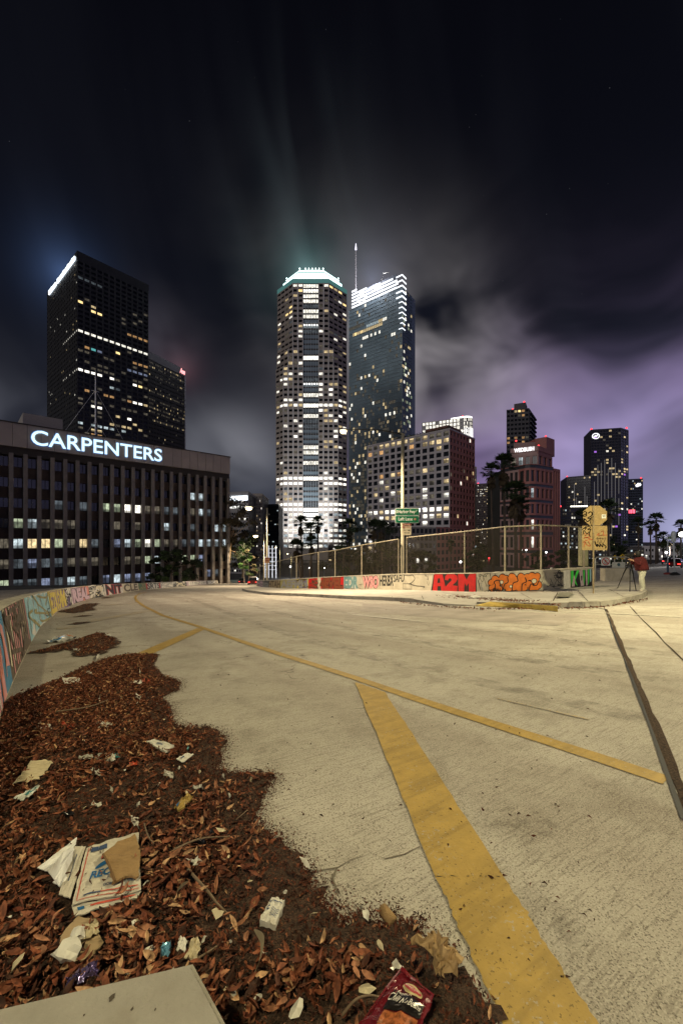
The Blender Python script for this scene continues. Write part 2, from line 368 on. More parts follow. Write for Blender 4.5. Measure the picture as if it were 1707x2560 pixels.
def sheet(name, xs, ys, zf, mat, parent=None):
    xs = np.array(xs, float); ys = np.array(ys, float); nx, ny = len(xs), len(ys)
    v = [(x_, y_, zf(x_, y_)) for y_ in ys for x_ in xs]
    f = [(j * nx + i, j * nx + i + 1, (j + 1) * nx + i + 1, (j + 1) * nx + i) for j in range(ny - 1) for i in range(nx - 1)]
    me = bpy.data.meshes.new(name); me.from_pydata(v, [], f); me.materials.append(mat)
    me.polygons.foreach_set('use_smooth', [True] * len(f)); me.update()
    return link(name, me, parent)
gx = [-4000, -1500, -700, -350, -200, -130] + list(range(-100, 101, 5)) + [130, 200, 350, 700, 1500, 4000]
gy = [-400, -150, -60] + list(range(-30, 200, 4)) + [240, 350, 600, 1200, 2500, 5000]
tag(sheet('ground', gx, gy, lambda x_, y_: zr(x_, y_) - 0.03 if y_ < 118 else zr(x_, y_), M_GND), kind='structure')
road = tag(sheet('road', np.arange(-34, 77, 1.0), np.arange(-14, 112.1, 1.0), zr, M_ROAD), kind='structure')

def strip(name, pxs, width, dz, mat, parent):       # a painted line along photo points, constant real width
    P = [G(*p) for p in pxs]; Q = [P[0]]
    for a, b in zip(P, P[1:]):
        n = max(1, int((b - a).length / 0.6))
        for i in range(1, n + 1): Q.append(a.lerp(b, i / n))
    mb = MB(); L = []; Rr = []
    for i, p in enumerate(Q):
        d = (Q[min(i + 1, len(Q) - 1)] - Q[max(i - 1, 0)]); n = Vector((-d.y, d.x, 0)).normalized() * width / 2
        for lst, s_ in ((L, 1), (Rr, -1)):
            q = p + n * s_ + Vector((rnd.gauss(0, .004), rnd.gauss(0, .004), 0)); q.z = zr(q.x, q.y) + dz; lst.append(q)
    for i in range(len(Q) - 1): mb.poly([Rr[i], Rr[i + 1], L[i + 1], L[i]])
    return mb.build(name, mat, parent)
def patch(name, pxs, dz, mat, parent, n=6):          # four photo corners -> subdivided sheet on the ground
    c = [G(*p) for p in pxs]; mb = MB()
    def q(a, b):
        p = c[0].lerp(c[1], a).lerp(c[3].lerp(c[2], a), b); p.z = zr(p.x, p.y) + dz; return p
    for i in range(n):
        for j in range(n): mb.poly([q(i / n, j / n), q((i + 1) / n, j / n), q((i + 1) / n, (j + 1) / n), q(i / n, (j + 1) / n)])
    o = mb.build(name, mat, parent)
    bm = bmesh.new(); bm.from_mesh(o.data); bmesh.ops.remove_doubles(bm, verts=bm.verts, dist=1e-4)
    for v_ in bm.verts:
        if v_.is_boundary: v_.co.x += rnd.gauss(0, .0035); v_.co.y += rnd.gauss(0, .0035)
    bmesh.ops.recalc_face_normals(bm, faces=bm.faces)
    if sum(f_.normal.z for f_ in bm.faces) < 0: bmesh.ops.reverse_faces(bm, faces=bm.faces)
    bm.to_mesh(o.data); bm.free(); return o
strip('edge_line', [(367, 1481), (350, 1484), (341, 1489), (338, 1495), (342, 1503), (360, 1516), (406, 1539), (497, 1567), (600, 1603), (700, 1636), (800, 1668), (893, 1698), (1000, 1735), (1130, 1778), (1320, 1840), (1500, 1899), (1667, 1954)], 0.135, 0.006, M_YEL, road)
patch('hatch_stripe', [(887, 1707), (963, 1733), (1258, 2196), (1089, 2196)], 0.008, M_YEL, road, 26)
patch('hatch_stripe', [(1089, 2196), (1258, 2196), (1500, 2580), (1264, 2580)], 0.008, M_YEL, road, 26)
patch('hatch_stripe', [(493, 1571), (510, 1575), (372, 1640), (325, 1642)], 0.008, M_YEL, road)
patch('hatch_stripe', [(372, 1525), (380, 1528), (226, 1557), (222, 1551)], 0.007, M_YELF, road)
patch('hatch_stripe', [(345, 1508), (347, 1510), (262, 1514), (262, 1512)], 0.007, M_YELF, road)
patch('hatch_stripe', [(215, 1564), (213, 1569), (142, 1575), (142, 1570)], 0.007, M_YELF, road)
patch('old_line_mark', [(1240, 1746), (1240, 1748), (1470, 1802), (1472, 1798)], 0.006, M_YELF, road)
strip('lane_line', [(1030, 1512), (1140, 1519), (1269, 1523), (1350, 1528), (1500, 1533), (1707, 1544), (1800, 1549)], 0.13, 0.012, M_WHT, road)
strip('lane_dash', [(882, 1537), (970, 1546), (1060, 1555)], 0.10, 0.010, M_WHT, road)
strip('lane_dash', [(626, 1505), (655, 1508), (684, 1511)], 0.12, 0.012, M_WHT, road)
strip('lane_dash', [(522, 1473), (540, 1476), (556, 1478)], 0.12, 0.014, M_WHT, road)
patch('resurfaced_patch', [(906, 1510), (1456, 1538), (1392, 1566), (900, 1530)], 0.005, M_PATCH, road, 14)
# dirt filled expansion joint
jl = [(1514, 1524), (1528, 1560), (1542, 1600), (1570, 1671), (1600, 1752), (1656, 1901), (1712, 2058)]
jr = [(1520, 1524), (1536, 1560), (1556, 1600), (1584, 1660), (1611, 1721), (1694, 1889), (1760, 2052)]
mb = MB(); prev = None
for i in range(len(jl) - 1):
    for k_ in range(6):
        f = k_ / 6
        a = Vector(jl[i]).lerp(Vector(jl[i + 1]), f); b_ = Vector(jr[i]).lerp(Vector(jr[i + 1]), f)
        A_ = G(*a, 0.0); B_ = A_.lerp(G(*b_, 0.0), .74); ns = 5; row = []
        for s_ in range(ns + 1):
            p = A_.lerp(B_, s_ / ns); p.x += rnd.gauss(0, .006); p.y += rnd.gauss(0, .01)
            p.z = zr(p.x, p.y) + (0.006 + 0.008 * math.sin(math.pi * s_ / ns) * rnd.uniform(.3, 1.0) if 0 < s_ < ns else 0.004); row.append(p)
        if prev:
            for s_ in range(ns): mb.poly([prev[s_], row[s_], row[s_ + 1], prev[s_ + 1]])
        prev = row
jo = mb.build('expansion_joint', M_DIRT, road)
strip('joint_edge', [(1511, 1522), (1526, 1560), (1540, 1600), (1568, 1671), (1598, 1752), (1654, 1901), (1709, 2054)], 0.022, 0.009, M_BLACK, road)
strip('crack', [(1574, 1516), (1600, 1545), (1640, 1583), (1660, 1606), (1705, 1649), (1730, 1674)], 0.022, 0.006, M_SOIL, road)
strip('crack', [(1395, 1520), (1440, 1519), (1490, 1520), (1515, 1525)], 0.05, 0.007, M_SOIL, road)

for seq in ([(700, 2212), (760, 2190), (800, 2178), (845, 2172), (880, 2150), (930, 2136), (960, 2148), (1010, 2138), (1048, 2120)], [(845, 2172), (830, 2200), (842, 2235)], [(560, 1700), (640, 1712), (700, 1705), (742, 1716)], [(1290, 1690), (1380, 1700), (1440, 1696), (1500, 1712)]):
    strip('hairline_crack', seq, 0.0028, 0.004, pm('crack_grey', (.15, .13, .10), .9), road)
for k_, (px_, py_, sx_, sy_) in enumerate([(1290, 2060, .20, .13), (660, 1880, .10, .07), (1180, 1640, .45, .12), (980, 1590, .6, .16), (620, 1560, .5, .2), (1420, 2330, .08, .06), (1130, 1760, .12, .08)]):   # oil drips
    c0_ = G(px_, py_); mb = MB(); mb.poly([(lambda q: (q[0], q[1], zr(q[0], q[1]) + .0035))((c0_.x + sx_ * math.cos(a_) * rnd.uniform(.75, 1.1), c0_.y + sy_ * math.sin(a_) * rnd.uniform(.7, 1.15))) for a_ in [i_ * 2 * math.pi / 26 for i_ in range(26)]])
    m_o = bpy.data.materials.get('oil_stain')
    if m_o is None:
        m_o = bpy.data.materials.new('oil_stain'); m_o.use_nodes = True; t = NT(m_o.node_tree); b = t.n['Principled BSDF']; P_ = t.node('ShaderNodeNewGeometry').outputs['Position']
        b.inputs['Base Color'].default_value = (.10, .085, .065, 1); b.inputs['Roughness'].default_value = .7; t.l.new(t.math('MULTIPLY', t.ramp(t.noise(P_, 14, 4, .7), .45, .68), .20), b.inputs['Alpha'])
    mb.build('oil_stain', m_o, road)
# raised pavement with kerb on the right
KH = 0.16
kerb_px = [(606, 1472), (620, 1476), (672, 1482), (756, 1485), (878, 1491), (950, 1493), (1027, 1497), (1109, 1509), (1188, 1514)]
ramp_px = [(1377, 1507), (1421, 1506), (1460, 1507), (1498, 1505), (1540, 1500), (1578, 1492), (1600, 1486), (1612, 1481), (1616, 1476), (1613, 1470), (1600, 1463), (1588, 1457)]
wall_base = [(641, 1466), (660, 1469), (700, 1471), (793, 1473), (857, 1474), (981, 1476), (1078, 1478), (1191, 1482), (1270, 1482), (1352, 1479), (1400, 1475), (1424, 1472), (1481, 1467)]
def kz(i, n, z0=KH): return z0
mb = MB()
front = []
for i, p in enumerate(kerb_px): front.append(G(*p, KH if i < 7 else (KH * 0.55 if i == 7 else 0.02)))
back_ = [G(p[0], p[1] - 0.0, KH) for p in wall_base[:8]]
poly1 = front + [G(1195, 1500, 0.10)] + [b + Vector((0, 0.45, 0)) for b in reversed(back_)] + [G(628, 1466, KH)]
tess(mb, poly1)
for a, b in zip(front, front[1:]):
    za, zb = zr(a.x, a.y) - 0.05, zr(b.x, b.y) - 0.05
    mb.poly([(a.x, a.y, za), (b.x, b.y, zb), b, a], 1)
# kerb lip, 15 cm wide, on top of the edge
pave = mb.build('pavement', [M_SIDE, M_KERB]); tag(pave, kind='structure')
mb = MB(); fr2 = [G(*p, KH + 0.012) for p in ramp_px]
poly2 = [G(1188, 1505, 0.075), G(1377, 1507, KH)] + fr2[1:] + [G(1560, 1452, KH + .012), G(1500, 1450, KH + .012)] + [G(p[0], p[1], KH + .012) + Vector((0, 0.5, 0)) for p in reversed(wall_base[7:])]
tess(mb, poly2)
fr3 = [G(1188, 1505, .075), G(1377, 1507, KH)] + fr2[1:]
for a, b in zip(fr3, fr3[1:]):
    mb.poly([(a.x, a.y, zr(a.x, a.y) - .05), (b.x, b.y, zr(b.x, b.y) - .05), b, a], 1)
tag(mb.build('pavement_corner', [M_SIDE, M_KERB]), kind='structure')
# kerb stones along the near edge of the pavement
def kerbstones(pxs, dz, seglen, hide=()):
    P = [G(*p, dz) for p in pxs]; Q = []
    for a, b in zip(P, P[1:]):
        n = max(1, round((b - a).length / seglen))
        for i in range(n): Q.append((a.lerp(b, i / n), a.lerp(b, (i + 1) / n)))
    for a, b in Q:
        d = (b - a); t = d.normalized(); n = Vector((t.y, -t.x, 0)).normalized()
        if n.y > 0.3: n = -n
        a2 = a + t * 0.012; b2 = b - t * 0.012; o = n * 0.02; i_ = -n * 0.16
        c = [a2 + o * 2.2, b2 + o * 2.2, b2 + i_, a2 + i_]
        bot = [Vector((p.x, p.y, zr(p.x, p.y) - .04)) for p in c]; top = [Vector((p.x, p.y, p.z + .018)) for p in [a2 + o, b2 + o, b2 + i_, a2 + i_]]
        m_ = MB(); m_.box8(bot + top); m_.build('kerb_stone', M_KERB, pave)
kerbstones(kerb_px[:7], KH, 2.4)
kerbstones(ramp_px[1:9], KH + .012, 1.6)
M_TACT = pm('yellow_tactile_paving', (0.55, 0.40, 0.09), 0.7, 0, 0.25, 4, 0.4, 40, stain=0.6, stain_col=(0.2, 0.15, 0.08), stain_scale=2)
TQ = [G(1188, 1514, .025), G(1384, 1522, .025), G(1394, 1516, .165), G(1224, 1504, .15)]
mb = MB(); mb.poly(TQ)
for i in range(4): j = (i + 1) % 4; mb.poly([(TQ[i].x, TQ[i].y, zr(TQ[i].x, TQ[i].y) - .03), (TQ[j].x, TQ[j].y, zr(TQ[j].x, TQ[j].y) - .03), TQ[j], TQ[i]])
tp = mb.build('tactile_paving', M_TACT, pave)
mb = MB(); c = [TQ[0], TQ[3], TQ[2], TQ[1]]
for i in range(26):
    for j in range(9):
        p = c[0].lerp(c[1], (j + .5) / 9).lerp(c[3].lerp(c[2], (j + .5) / 9), (i + .5) / 26); zz = p.z + 0.001
        mb.lathe((p.x, p.y, zz), [(0.03, 0), (0.02, 0.008)], 6)
tag(mb.build('tactile_dome', M_TACT, pave), kind='stuff')
for px_ in ([(1383, 1505), (1398, 1492), (1432, 1492), (1423, 1505)],):
    o_ = patch('cast_iron_plate', px_, KH + .035, pm('worn_iron_plate', (0.26, 0.25, 0.19), 0.6, .3, .3, 6, stain=.6), pave, 4)
strip_px = [(1392, 1492), (1375, 1508)]
p0, p1 = G(1394, 1490, KH), G(1376, 1507, KH)
m_ = MB(); m_.box(((p0 + p1) / 2 + Vector((0, 0, .03))), ((p0 - p1).length, 0.03, 0.008), math.atan2(p0.y - p1.y, p0.x - p1.x)); m_.build('pavement_gap', M_SOIL, pave)

for a_, b_ in (((700, 1472), (672, 1482)), ((793, 1475), (770, 1486)), ((857, 1476), (842, 1489)), ((920, 1477), (912, 1492)), ((981, 1478), (980, 1494)), ((1050, 1480), (1058, 1499))):
    strip('pavement_joint', [(*a_, KH), (*b_, KH)], .025, KH + .012, M_SOIL, pave)
for a_, b_ in (((1440, 1473), (1470, 1505)), ((1500, 1462), (1560, 1494)), ((1300, 1483), (1330, 1500))):
    strip('pavement_joint', [(*a_, KH), (*b_, KH)], .022, KH + .022, M_SOIL, pave)
m_t = bpy.data.materials.new('tyre_mark'); m_t.use_nodes = True; t = NT(m_t.node_tree); b = t.n['Principled BSDF']; P_ = t.node('ShaderNodeNewGeometry').outputs['Position']
b.inputs['Base Color'].default_value = (.09, .075, .06, 1); b.inputs['Roughness'].default_value = .6; t.l.new(t.math('MULTIPLY', t.ramp(t.noise(P_, 3.0, 4, .7), .40, .70), .30), b.inputs['Alpha'])
for seq in ([(1690, 1640), (1400, 1600), (1100, 1565), (850, 1530), (700, 1502), (610, 1487)], [(1640, 1700), (1300, 1648), (1000, 1598), (760, 1549), (620, 1512), (545, 1487)], [(1620, 1800), (1330, 1735), (1030, 1668), (740, 1592), (560, 1530), (470, 1494)], [(1500, 1560), (1200, 1545), (960, 1525), (800, 1503)]):
    strip('tyre_mark', seq, .30, .0045, m_t, road)
# ================================================================== walls
class Wall:
    def __init__(s, base, tops, dz, thick, batter):
        s.px = [p[0] for p in base]; s.P = [G(*p, dz) for p in base]
        s.h = [(b[1] - t_) * p.y / F for b, t_, p in zip(base, tops, s.P)]
        s.L = [0.0]
        for a, b in zip(s.P, s.P[1:]): s.L.append(s.L[-1] + (b - a).to_2d().length)
        s.thick = thick; s.batter = batter
        s.nrm = []
        for i in range(len(s.P)):
            d = (s.P[min(i + 1, len(s.P) - 1)] - s.P[max(i - 1, 0)]).to_2d().normalized(); n = Vector((d.y, -d.x))
            s.nrm.append(n if n.dot(-s.P[i].to_2d()) > 0 else -n)
    def u(s, px):
        return float(np.interp(px, s.px, s.L))
    def at(s, u, v, off=0.0):                       # point on the face; v 0..1 of the height
        i = max(0, min(len(s.L) - 2, int(np.searchsorted(s.L, u)) - 1)); f = (u - s.L[i]) / (s.L[i + 1] - s.L[i])
        p = s.P[i].lerp(s.P[i + 1], f); n = s.nrm[i].lerp(s.nrm[i + 1], f); h = s.h[i] * (1 - f) + s.h[i + 1] * f
        o = off - s.batter * v
        return Vector((p.x + n.x * o, p.y + n.y * o, p.z + v * h))
    def build(s, name, mat, parent, cap=None):
        mb = MB(); us = []
        for a, b in zip(s.L, s.L[1:]):
            n = max(1, int((b - a) / 0.8)); us += [a + (b - a) * i / n for i in range(n)]
        us.append(s.L[-1])
        for a, b in zip(us, us[1:]):
            A0, B0 = s.at(a, -.12), s.at(b, -.12); A1, B1 = s.at(a, 1), s.at(b, 1)
            A2, B2 = s.at(a, 1, -s.thick), s.at(b, 1, -s.thick); A3, B3 = s.at(a, -.12, -s.thick - s.batter * 2), s.at(b, -.12, -s.thick - s.batter * 2)
            mb.poly([A0, B0, B1, A1]); mb.poly([A1, B1, B2, A2]); mb.poly([A2, B2, B3, A3])
        for e in (us[0], us[-1]):
            mb.poly([s.at(e, -.12), s.at(e, 1), s.at(e, 1, -s.thick), s.at(e, -.12, -s.thick - s.batter * 2)])
        o = mb.build(name, mat, parent)
        bm = bmesh.new(); bm.from_mesh(o.data); bmesh.ops.remove_doubles(bm, verts=bm.verts, dist=1e-3); bmesh.ops.recalc_face_normals(bm, faces=bm.faces); bm.to_mesh(o.data); bm.free()
        return o
    # ---- paint on the face, as real thin sheets
    def cut(s, mb, cuts):
        me = bpy.data.meshes.new('t'); me.from_pydata(mb.v, [], mb.f); me.polygons.foreach_set('material_index', mb.m) if mb.f else None
        bm = bmesh.new(); bm.from_mesh(me)
        for c_ in cuts:
            bmesh.ops.bisect_plane(bm, geom=bm.verts[:] + bm.edges[:] + bm.faces[:], plane_co=(c_, 0, 0), plane_no=(1, 0, 0))
        bm.to_mesh(me); bm.free(); return me
    def paint(s, name, mb, mats, parent, label=None):        # mb in (u, v, off) space
        if not mb.f: return None
        u0 = min(v_[0] for v_ in mb.v); u1 = max(v_[0] for v_ in mb.v)
        me = s.cut(mb, [c_ for c_ in s.L if u0 < c_ < u1])
        for v_ in me.vertices: v_.co = s.at(v_.co.x, v_.co.y, v_.co.z)
        for q in (mats if isinstance(mats, (list, tuple)) else [mats]): me.materials.append(q)
        me.update(); o = link(name, me, parent)
        if label: o['label'] = label
        return o
def ribbon(mb, pts, w, off, mi=0, asp=1.0):                 # stroke in (u,v); v is scaled by asp (height of the wall in metres)
    P = [Vector((p[0], p[1] * asp)) for p in pts]
    for i in range(len(P) - 1):
        d = (P[i + 1] - P[i]);
        if d.length < 1e-6: continue
        d.normalize(); n = Vector((-d.y, d.x)) * w / 2; a = P[i] - d * w * .25; b = P[i + 1] + d * w * .25
        mb.poly([(q.x, q.y / asp, off) for q in (a - n, b - n, b + n, a + n)], mi)
def smooth_pts(pts, n=6):
    out_ = []; P = [Vector(p) for p in pts]
    for i in range(len(P) - 1):
        p0, p1, p2, p3 = P[max(i - 1, 0)], P[i], P[i + 1], P[min(i + 2, len(P) - 1)]
        for k_ in range(n):
            t = k_ / n; out_.append(0.5 * ((2 * p1) + (p2 - p0) * t + (2 * p0 - 5 * p1 + 4 * p2 - p3) * t * t + (3 * p1 - p0 - 3 * p2 + p3) * t ** 3))
    out_.append(P[-1]); return out_
def disc(mb, u, v, r, off, asp, mi=0, seg=18, sx=1.0, wob=0.0):
    ph = rnd.uniform(0, 6)
    mb.poly([(u + r * sx * math.cos(a) * (1 + wob * math.sin(3 * a + ph)), v + r * math.sin(a) * (1 + wob * math.sin(3 * a + ph)) / asp, off) for a in [2 * math.pi * i / seg for i in range(seg)]], mi)
def gp(name, colr, rough=0.55): return pm('spray_' + name, colr, rough, 0, 0.16, 5.0, stain=0.25, stain_col=tuple(c * 0.5 + .03 for c in colr), stain_scale=3)
GP = {'red': gp('red', (0.50, 0.012, 0.012)), 'orange': gp('orange', (0.60, 0.16, 0.02)), 'black': gp('black', (0.012, 0.012, 0.012)),
      'brown': gp('rust', (0.20, 0.05, 0.02)), 'teal': gp('teal', (0.16, 0.30, 0.30)), 'pink': gp('pink', (0.62, 0.27, 0.27)), 'white': gp('white', (0.62, 0.60, 0.54)),
      'green': gp('green', (0.05, 0.55, 0.06)), 'mauve': gp('mauve', (0.42, 0.33, 0.36)), 'blue': gp('blue', (0.055, 0.20, 0.34)), 'sky': gp('pale_blue', (0.28, 0.50, 0.56)),
      'yellow': gp('yellow', (0.62, 0.50, 0.10)), 'purple': gp('purple', (0.22, 0.16, 0.30)), 'dkbrown': gp('dark_brown', (0.10, 0.07, 0.04)), 'cream': gp('cream', (0.60, 0.55, 0.40)),
      'lilac': gp('lilac', (0.50, 0.36, 0.44)), 'salmon': gp('salmon', (0.58, 0.22, 0.18)), 'dkgreen': gp('dark_green', (0.10, 0.17, 0.08)), 'grey': gp('grey', (0.26, 0.26, 0.25)), 'tan': gp('tan', (0.42, 0.33, 0.20)), 'olive': gp('olive', (0.28, 0.25, 0.10))}
GK = list(GP); GM = [GP[k_] for k_ in GK]; GI = {k_: i for i, k_ in enumerate(GK)}

# ---- right wall with the fence
rt = [1451, 1451.5, 1450, 1444.5, 1441, 1436, 1434.5, 1433.5, 1431, 1427, 1424.5, 1423, 1419.5]
wr = Wall(wall_base, rt, KH, 0.28, 0.02)
RW = thing('graffiti_parapet', 'long low concrete wall covered in graffiti behind the pavement, below the mesh fence', 'wall', wr.P[7])
wr.build('wall_body', M_WALL, RW)
mbc = MB()
us = [i * wr.L[-1] / 60 for i in range(61)]
for a, b in zip(us, us[1:]):
    for q0, q1, w0, w1 in ((0.985, 1.03, .025, .025),):
        A, B = wr.at(a, q0, w0), wr.at(b, q0, w0); C, D2 = wr.at(b, q1, w1), wr.at(a, q1, w1); E, F2 = wr.at(b, q1, -.31), wr.at(a, q1, -.31)
        mbc.poly([A, B, C, D2]); mbc.poly([D2, C, E, F2])
mbc.build('coping', pm('pale_coping', (0.52, 0.48, 0.38), 0.8, 0, .15, 2, .3, 40, stain=.4, stain_col=(.25, .22, .16)), RW)
def U(px): return wr.u(px)
H1 = 1.08
def wtext(wall, s, px0, px1, v0, v1, fill, outline, asp, off=0.006, bold=0.03, ow=0.05, shear=0.0, name='graffiti', parent=None, label=None):
    mb = MB(); idt = lambda a, b, c: (a, b, off)
    u0, u1 = wall.u(px0), wall.u(px1)
    if outline: put_text(mb, s, lambda a, b, c: (a, b, off), u0 - .03, u1 + .03, v0 - .03, v1 + .03, GI[outline], bold + ow, shear)
    put_text(mb, s, lambda a, b, c: (a, b, off + (.005 if outline else 0)), u0, u1, v0, v1, GI[fill], bold, shear)
    return wall.paint(name, mb, GM, parent, label)
def rect(mb, u0, u1, v0, v1, off, mi, jag=0.0):
    n = 10; top = [(u1 + (u0 - u1) * i / n + rnd.uniform(-jag, jag), v1 + (rnd.uniform(-jag, jag) if v1 < .97 else 0), off) for i in range(n + 1)]
    bot = [(u0 + (u1 - u0) * i / n + rnd.uniform(-jag, jag), v0 + rnd.uniform(-jag, jag) * .3, off) for i in range(n + 1)]
    mb.poly(bot + top, mi)
# red "A2M"
mb = MB()
def trap(pts, mi, off): mb.poly([(U(p[0]), p[1], off) for p in pts], mi)
def rs(xz, yz): return (1050 + xz * 0.287, None)
# letters traced as block shapes: photo column, share of the wall height
K_ = GI['black']; R_ = GI['red']
trap([(1077, .0), (1192, -.0), (1190, 1.0), (1090, 1.0), (1084, .93)], K_, .005)
def A2(pts, mi=R_, off=.010): trap([(1050 + p[0] * .287, p[1]) for p in pts], mi, off)
A2([(112, .03), (160, .03), (163, .30), (195, .30), (198, .03), (248, .03), (206, .97), (128, .97)])
A2([(158, .48), (188, .48), (183, .74), (166, .74)], K_, .014)
A2([(230, .66), (234, .86), (252, .97), (312, .97), (338, .88), (343, .70), (330, .54), (298, .36), (342, .33), (340, .03), (236, .03), (234, .24), (262, .44), (292, .62), (290, .71), (278, .75), (264, .72), (260, .62)])
A2([(352, .03), (398, .03), (400, .50), (416, .32), (432, .50), (436, .03), (484, .03), (486, .98), (440, .98), (416, .66), (392, .98), (346, .98)])
wr.paint('graffiti', mb, GM, RW, 'red block letters A2M outlined in black')
# orange bubble letters
mb = MB(); blobs = [(620, .55, .18), (632, .25, .22), (655, .72, .24), (668, .42, .22), (690, .20, .20), (706, .62, .26), (718, .82, .20), (742, .36, .20), (748, .70, .24), (770, .20, .20), (786, .56, .28), (800, .82, .22), (820, .30, .24), (828, .66, .22), (858, .52, .24), (868, .24, .22), (880, .80, .22), (902, .58, .24), (905, .22, .20), (932, .76, .22), (950, .40, .20), (968, .20, .18), (975, .80, .24), (1000, .62, .26), (1018, .80, .20), (1026, .34, .24), (1006, .18, .18)]
B = [(U(1050 + a * .287), b * .93, c * .8) for a, b, c in blobs]
for a, b, c in B: disc(mb, a, b, c + .045, .006, H1, GI['black'], 18, 1, .05)
for i, (a, b, c) in enumerate(B): disc(mb, a, b, c, .010 + i * .0001, H1, GI['orange'], 18, 1, .05)
for a, b, c in [(712, .52, .085), (790, .30, .06), (992, .52, .11)]: disc(mb, U(1050 + a * .287), b, c + .03, .016, H1, GI['black']); disc(mb, U(1050 + a * .287), b, c, .018, H1, GI['cream'])
for seq in ([(640, .1), (660, .35), (650, .55), (690, .62), (700, .4)], [(725, .15), (735, .4), (765, .52), (760, .75)], [(800, .1), (810, .45), (850, .55), (840, .8)], [(885, .1), (890, .4), (925, .5), (915, .7)], [(950, .12), (965, .38), (1010, .30), (1030, .5)], [(590, .03), (620, .14), (700, .10), (800, .06), (900, .05), (1000, .07), (1095, .05)], [(640, .05), (645, .22), (655, .08), (662, .24), (670, .07), (680, .2), (690, .06), (700, .2)]):
    ribbon(mb, smooth_pts([(U(1050 + a * .287), b) for a, b in seq], 5), .05, .020, GI['black'], H1)
wr.paint('graffiti', mb, GM, RW, 'orange bubble letters with black outlines')
# thin black tags
def scribble(px0, px1, v0, v1, n, w, colr, wall=wr, parent=RW, asp=H1, off=.007, name='graffiti', loops=1.0):
    mb = MB(); u0, u1 = wall.u(px0), wall.u(px1)
    for _ in range(n):
        k_ = rnd.randint(4, 7); a = rnd.uniform(u0, u1); b = rnd.uniform(v0, v1); pts = []
        for _2 in range(k_):
            pts.append((a, b)); a = min(u1, max(u0, a + rnd.gauss(0, (u1 - u0) * .22 * loops))); b = min(v1, max(v0, b + rnd.gauss(0, (v1 - v0) * .38)))
        ribbon(mb, smooth_pts(pts, 4), w, off, GI[colr], asp)
    return wall.paint(name, mb, GM, parent)
scribble(1192, 1226, .05, .95, 5, .022, 'black'); scribble(1226, 1240, .5, .98, 3, .02, 'black')
scribble(1368, 1408, .2, .85, 11, .026, 'black'); scribble(1352, 1366, .3, .95, 2, .02, 'black')
mb = MB(); put = lambda pts, w, c='black', off=.008: ribbon(mb, smooth_pts([(U(a), b) for a, b in pts], 5), w, off, GI[c], H1)
put([(1391, .62), (1398, .98), (1404, .62), (1391, .62)], .05); put([(1386, .5), (1396, .95)], .02); put([(1376, .28), (1392, .06), (1410, .26)], .025)
wr.paint('graffiti', mb, GM, RW)
mb = MB(); put([(1034, .95), (1040, .72), (1033, .5), (1026, .4)], .045); put([(1026, .42), (1042, .3), (1062, .26), (1060, .18)], .04); put([(1010, .95), (1024, .9), (1034, .95)], .03)
put([(1010, .42), (1032, .42)], .025); put([(1032, .42), (1032, .10)], .025); put([(1032, .10), (1010, .10)], .025); put([(1010, .10), (1010, .42)], .025)
wr.paint('graffiti', mb, GM, RW)
wtext(wr, 'SAFU', 983, 1014, .52, .98, 'black', None, H1, bold=.02, parent=RW, shear=.2)
wtext(wr, 'HERBX', 952, 984, .28, .95, 'black', None, H1, bold=.03, parent=RW, shear=-.15)
wtext(wr, 'WSO', 911, 950, .12, .95, 'pink', 'black', H1, bold=.055, ow=.07, parent=RW, label='pink bubble letters outlined in black')
wtext(wr, 'EDR', 860, 900, .08, .97, 'teal', 'white', H1, bold=.06, ow=.06, parent=RW, label='teal bubble letters outlined in white')
mb = MB(); rect(mb, U(802), U(859), .02, .98, .005, GI['red'], .02); wr.paint('graffiti', mb, GM, RW)
wtext(wr, '4EVEL', 800, 857, .04, .95, 'brown', 'black', H1, off=.009, bold=.07, ow=.05, parent=RW, label='rust brown letters 4EVEL')
for a, b, k1 in ((643, 657, 'lilac'), (657, 673, 'grey'), (673, 700, 'tan'), (700, 745, 'olive'), (745, 772, 'yellow'), (772, 793, 'red'), (793, 801, 'cream')):
    mb = MB(); rect(mb, U(a), U(b), .03, .96, .004, GI[k1], .02); wr.paint('graffiti', mb, GM, RW)
wtext(wr, 'AEFMN', 702, 770, .08, .9, 'grey', 'olive', H1, off=.009, bold=.05, ow=.06, parent=RW)
wtext(wr, 'HTAH', 672, 700, .08, .92, 'dkbrown', None, H1, off=.009, bold=.02, parent=RW)
scribble(643, 672, .1, .9, 12, .05, 'black', off=.010); scribble(740, 795, .1, .95, 7, .07, 'dkbrown', off=.014); scribble(745, 770, .1, .8, 4, .09, 'purple', off=.012)
for px_, c_ in ((1096, 'red'), (1112, 'red'), (1131, 'red'), (1152, 'red'), (1170, 'red'), (1184, 'black'), (1236, 'orange'), (1262, 'black'), (1290, 'orange'), (1322, 'black'), (1340, 'orange'), (918, 'black'), (938, 'pink'), (870, 'white'), (888, 'teal')):
    mb = MB(); v0_ = rnd.uniform(.06, .2); ribbon(mb, [(U(px_), v0_ + .2), (U(px_) + .004, v0_ - .12)], .012, .017, GI[c_], H1); wr.paint('paint_drip', mb, GM, RW)
scribble(1060, 1076, .3, .95, 3, .02, 'black'); scribble(1192, 1206, .1, .6, 2, .03, 'grey', off=.006); scribble(860, 912, .05, .4, 3, .02, 'black', off=.02)
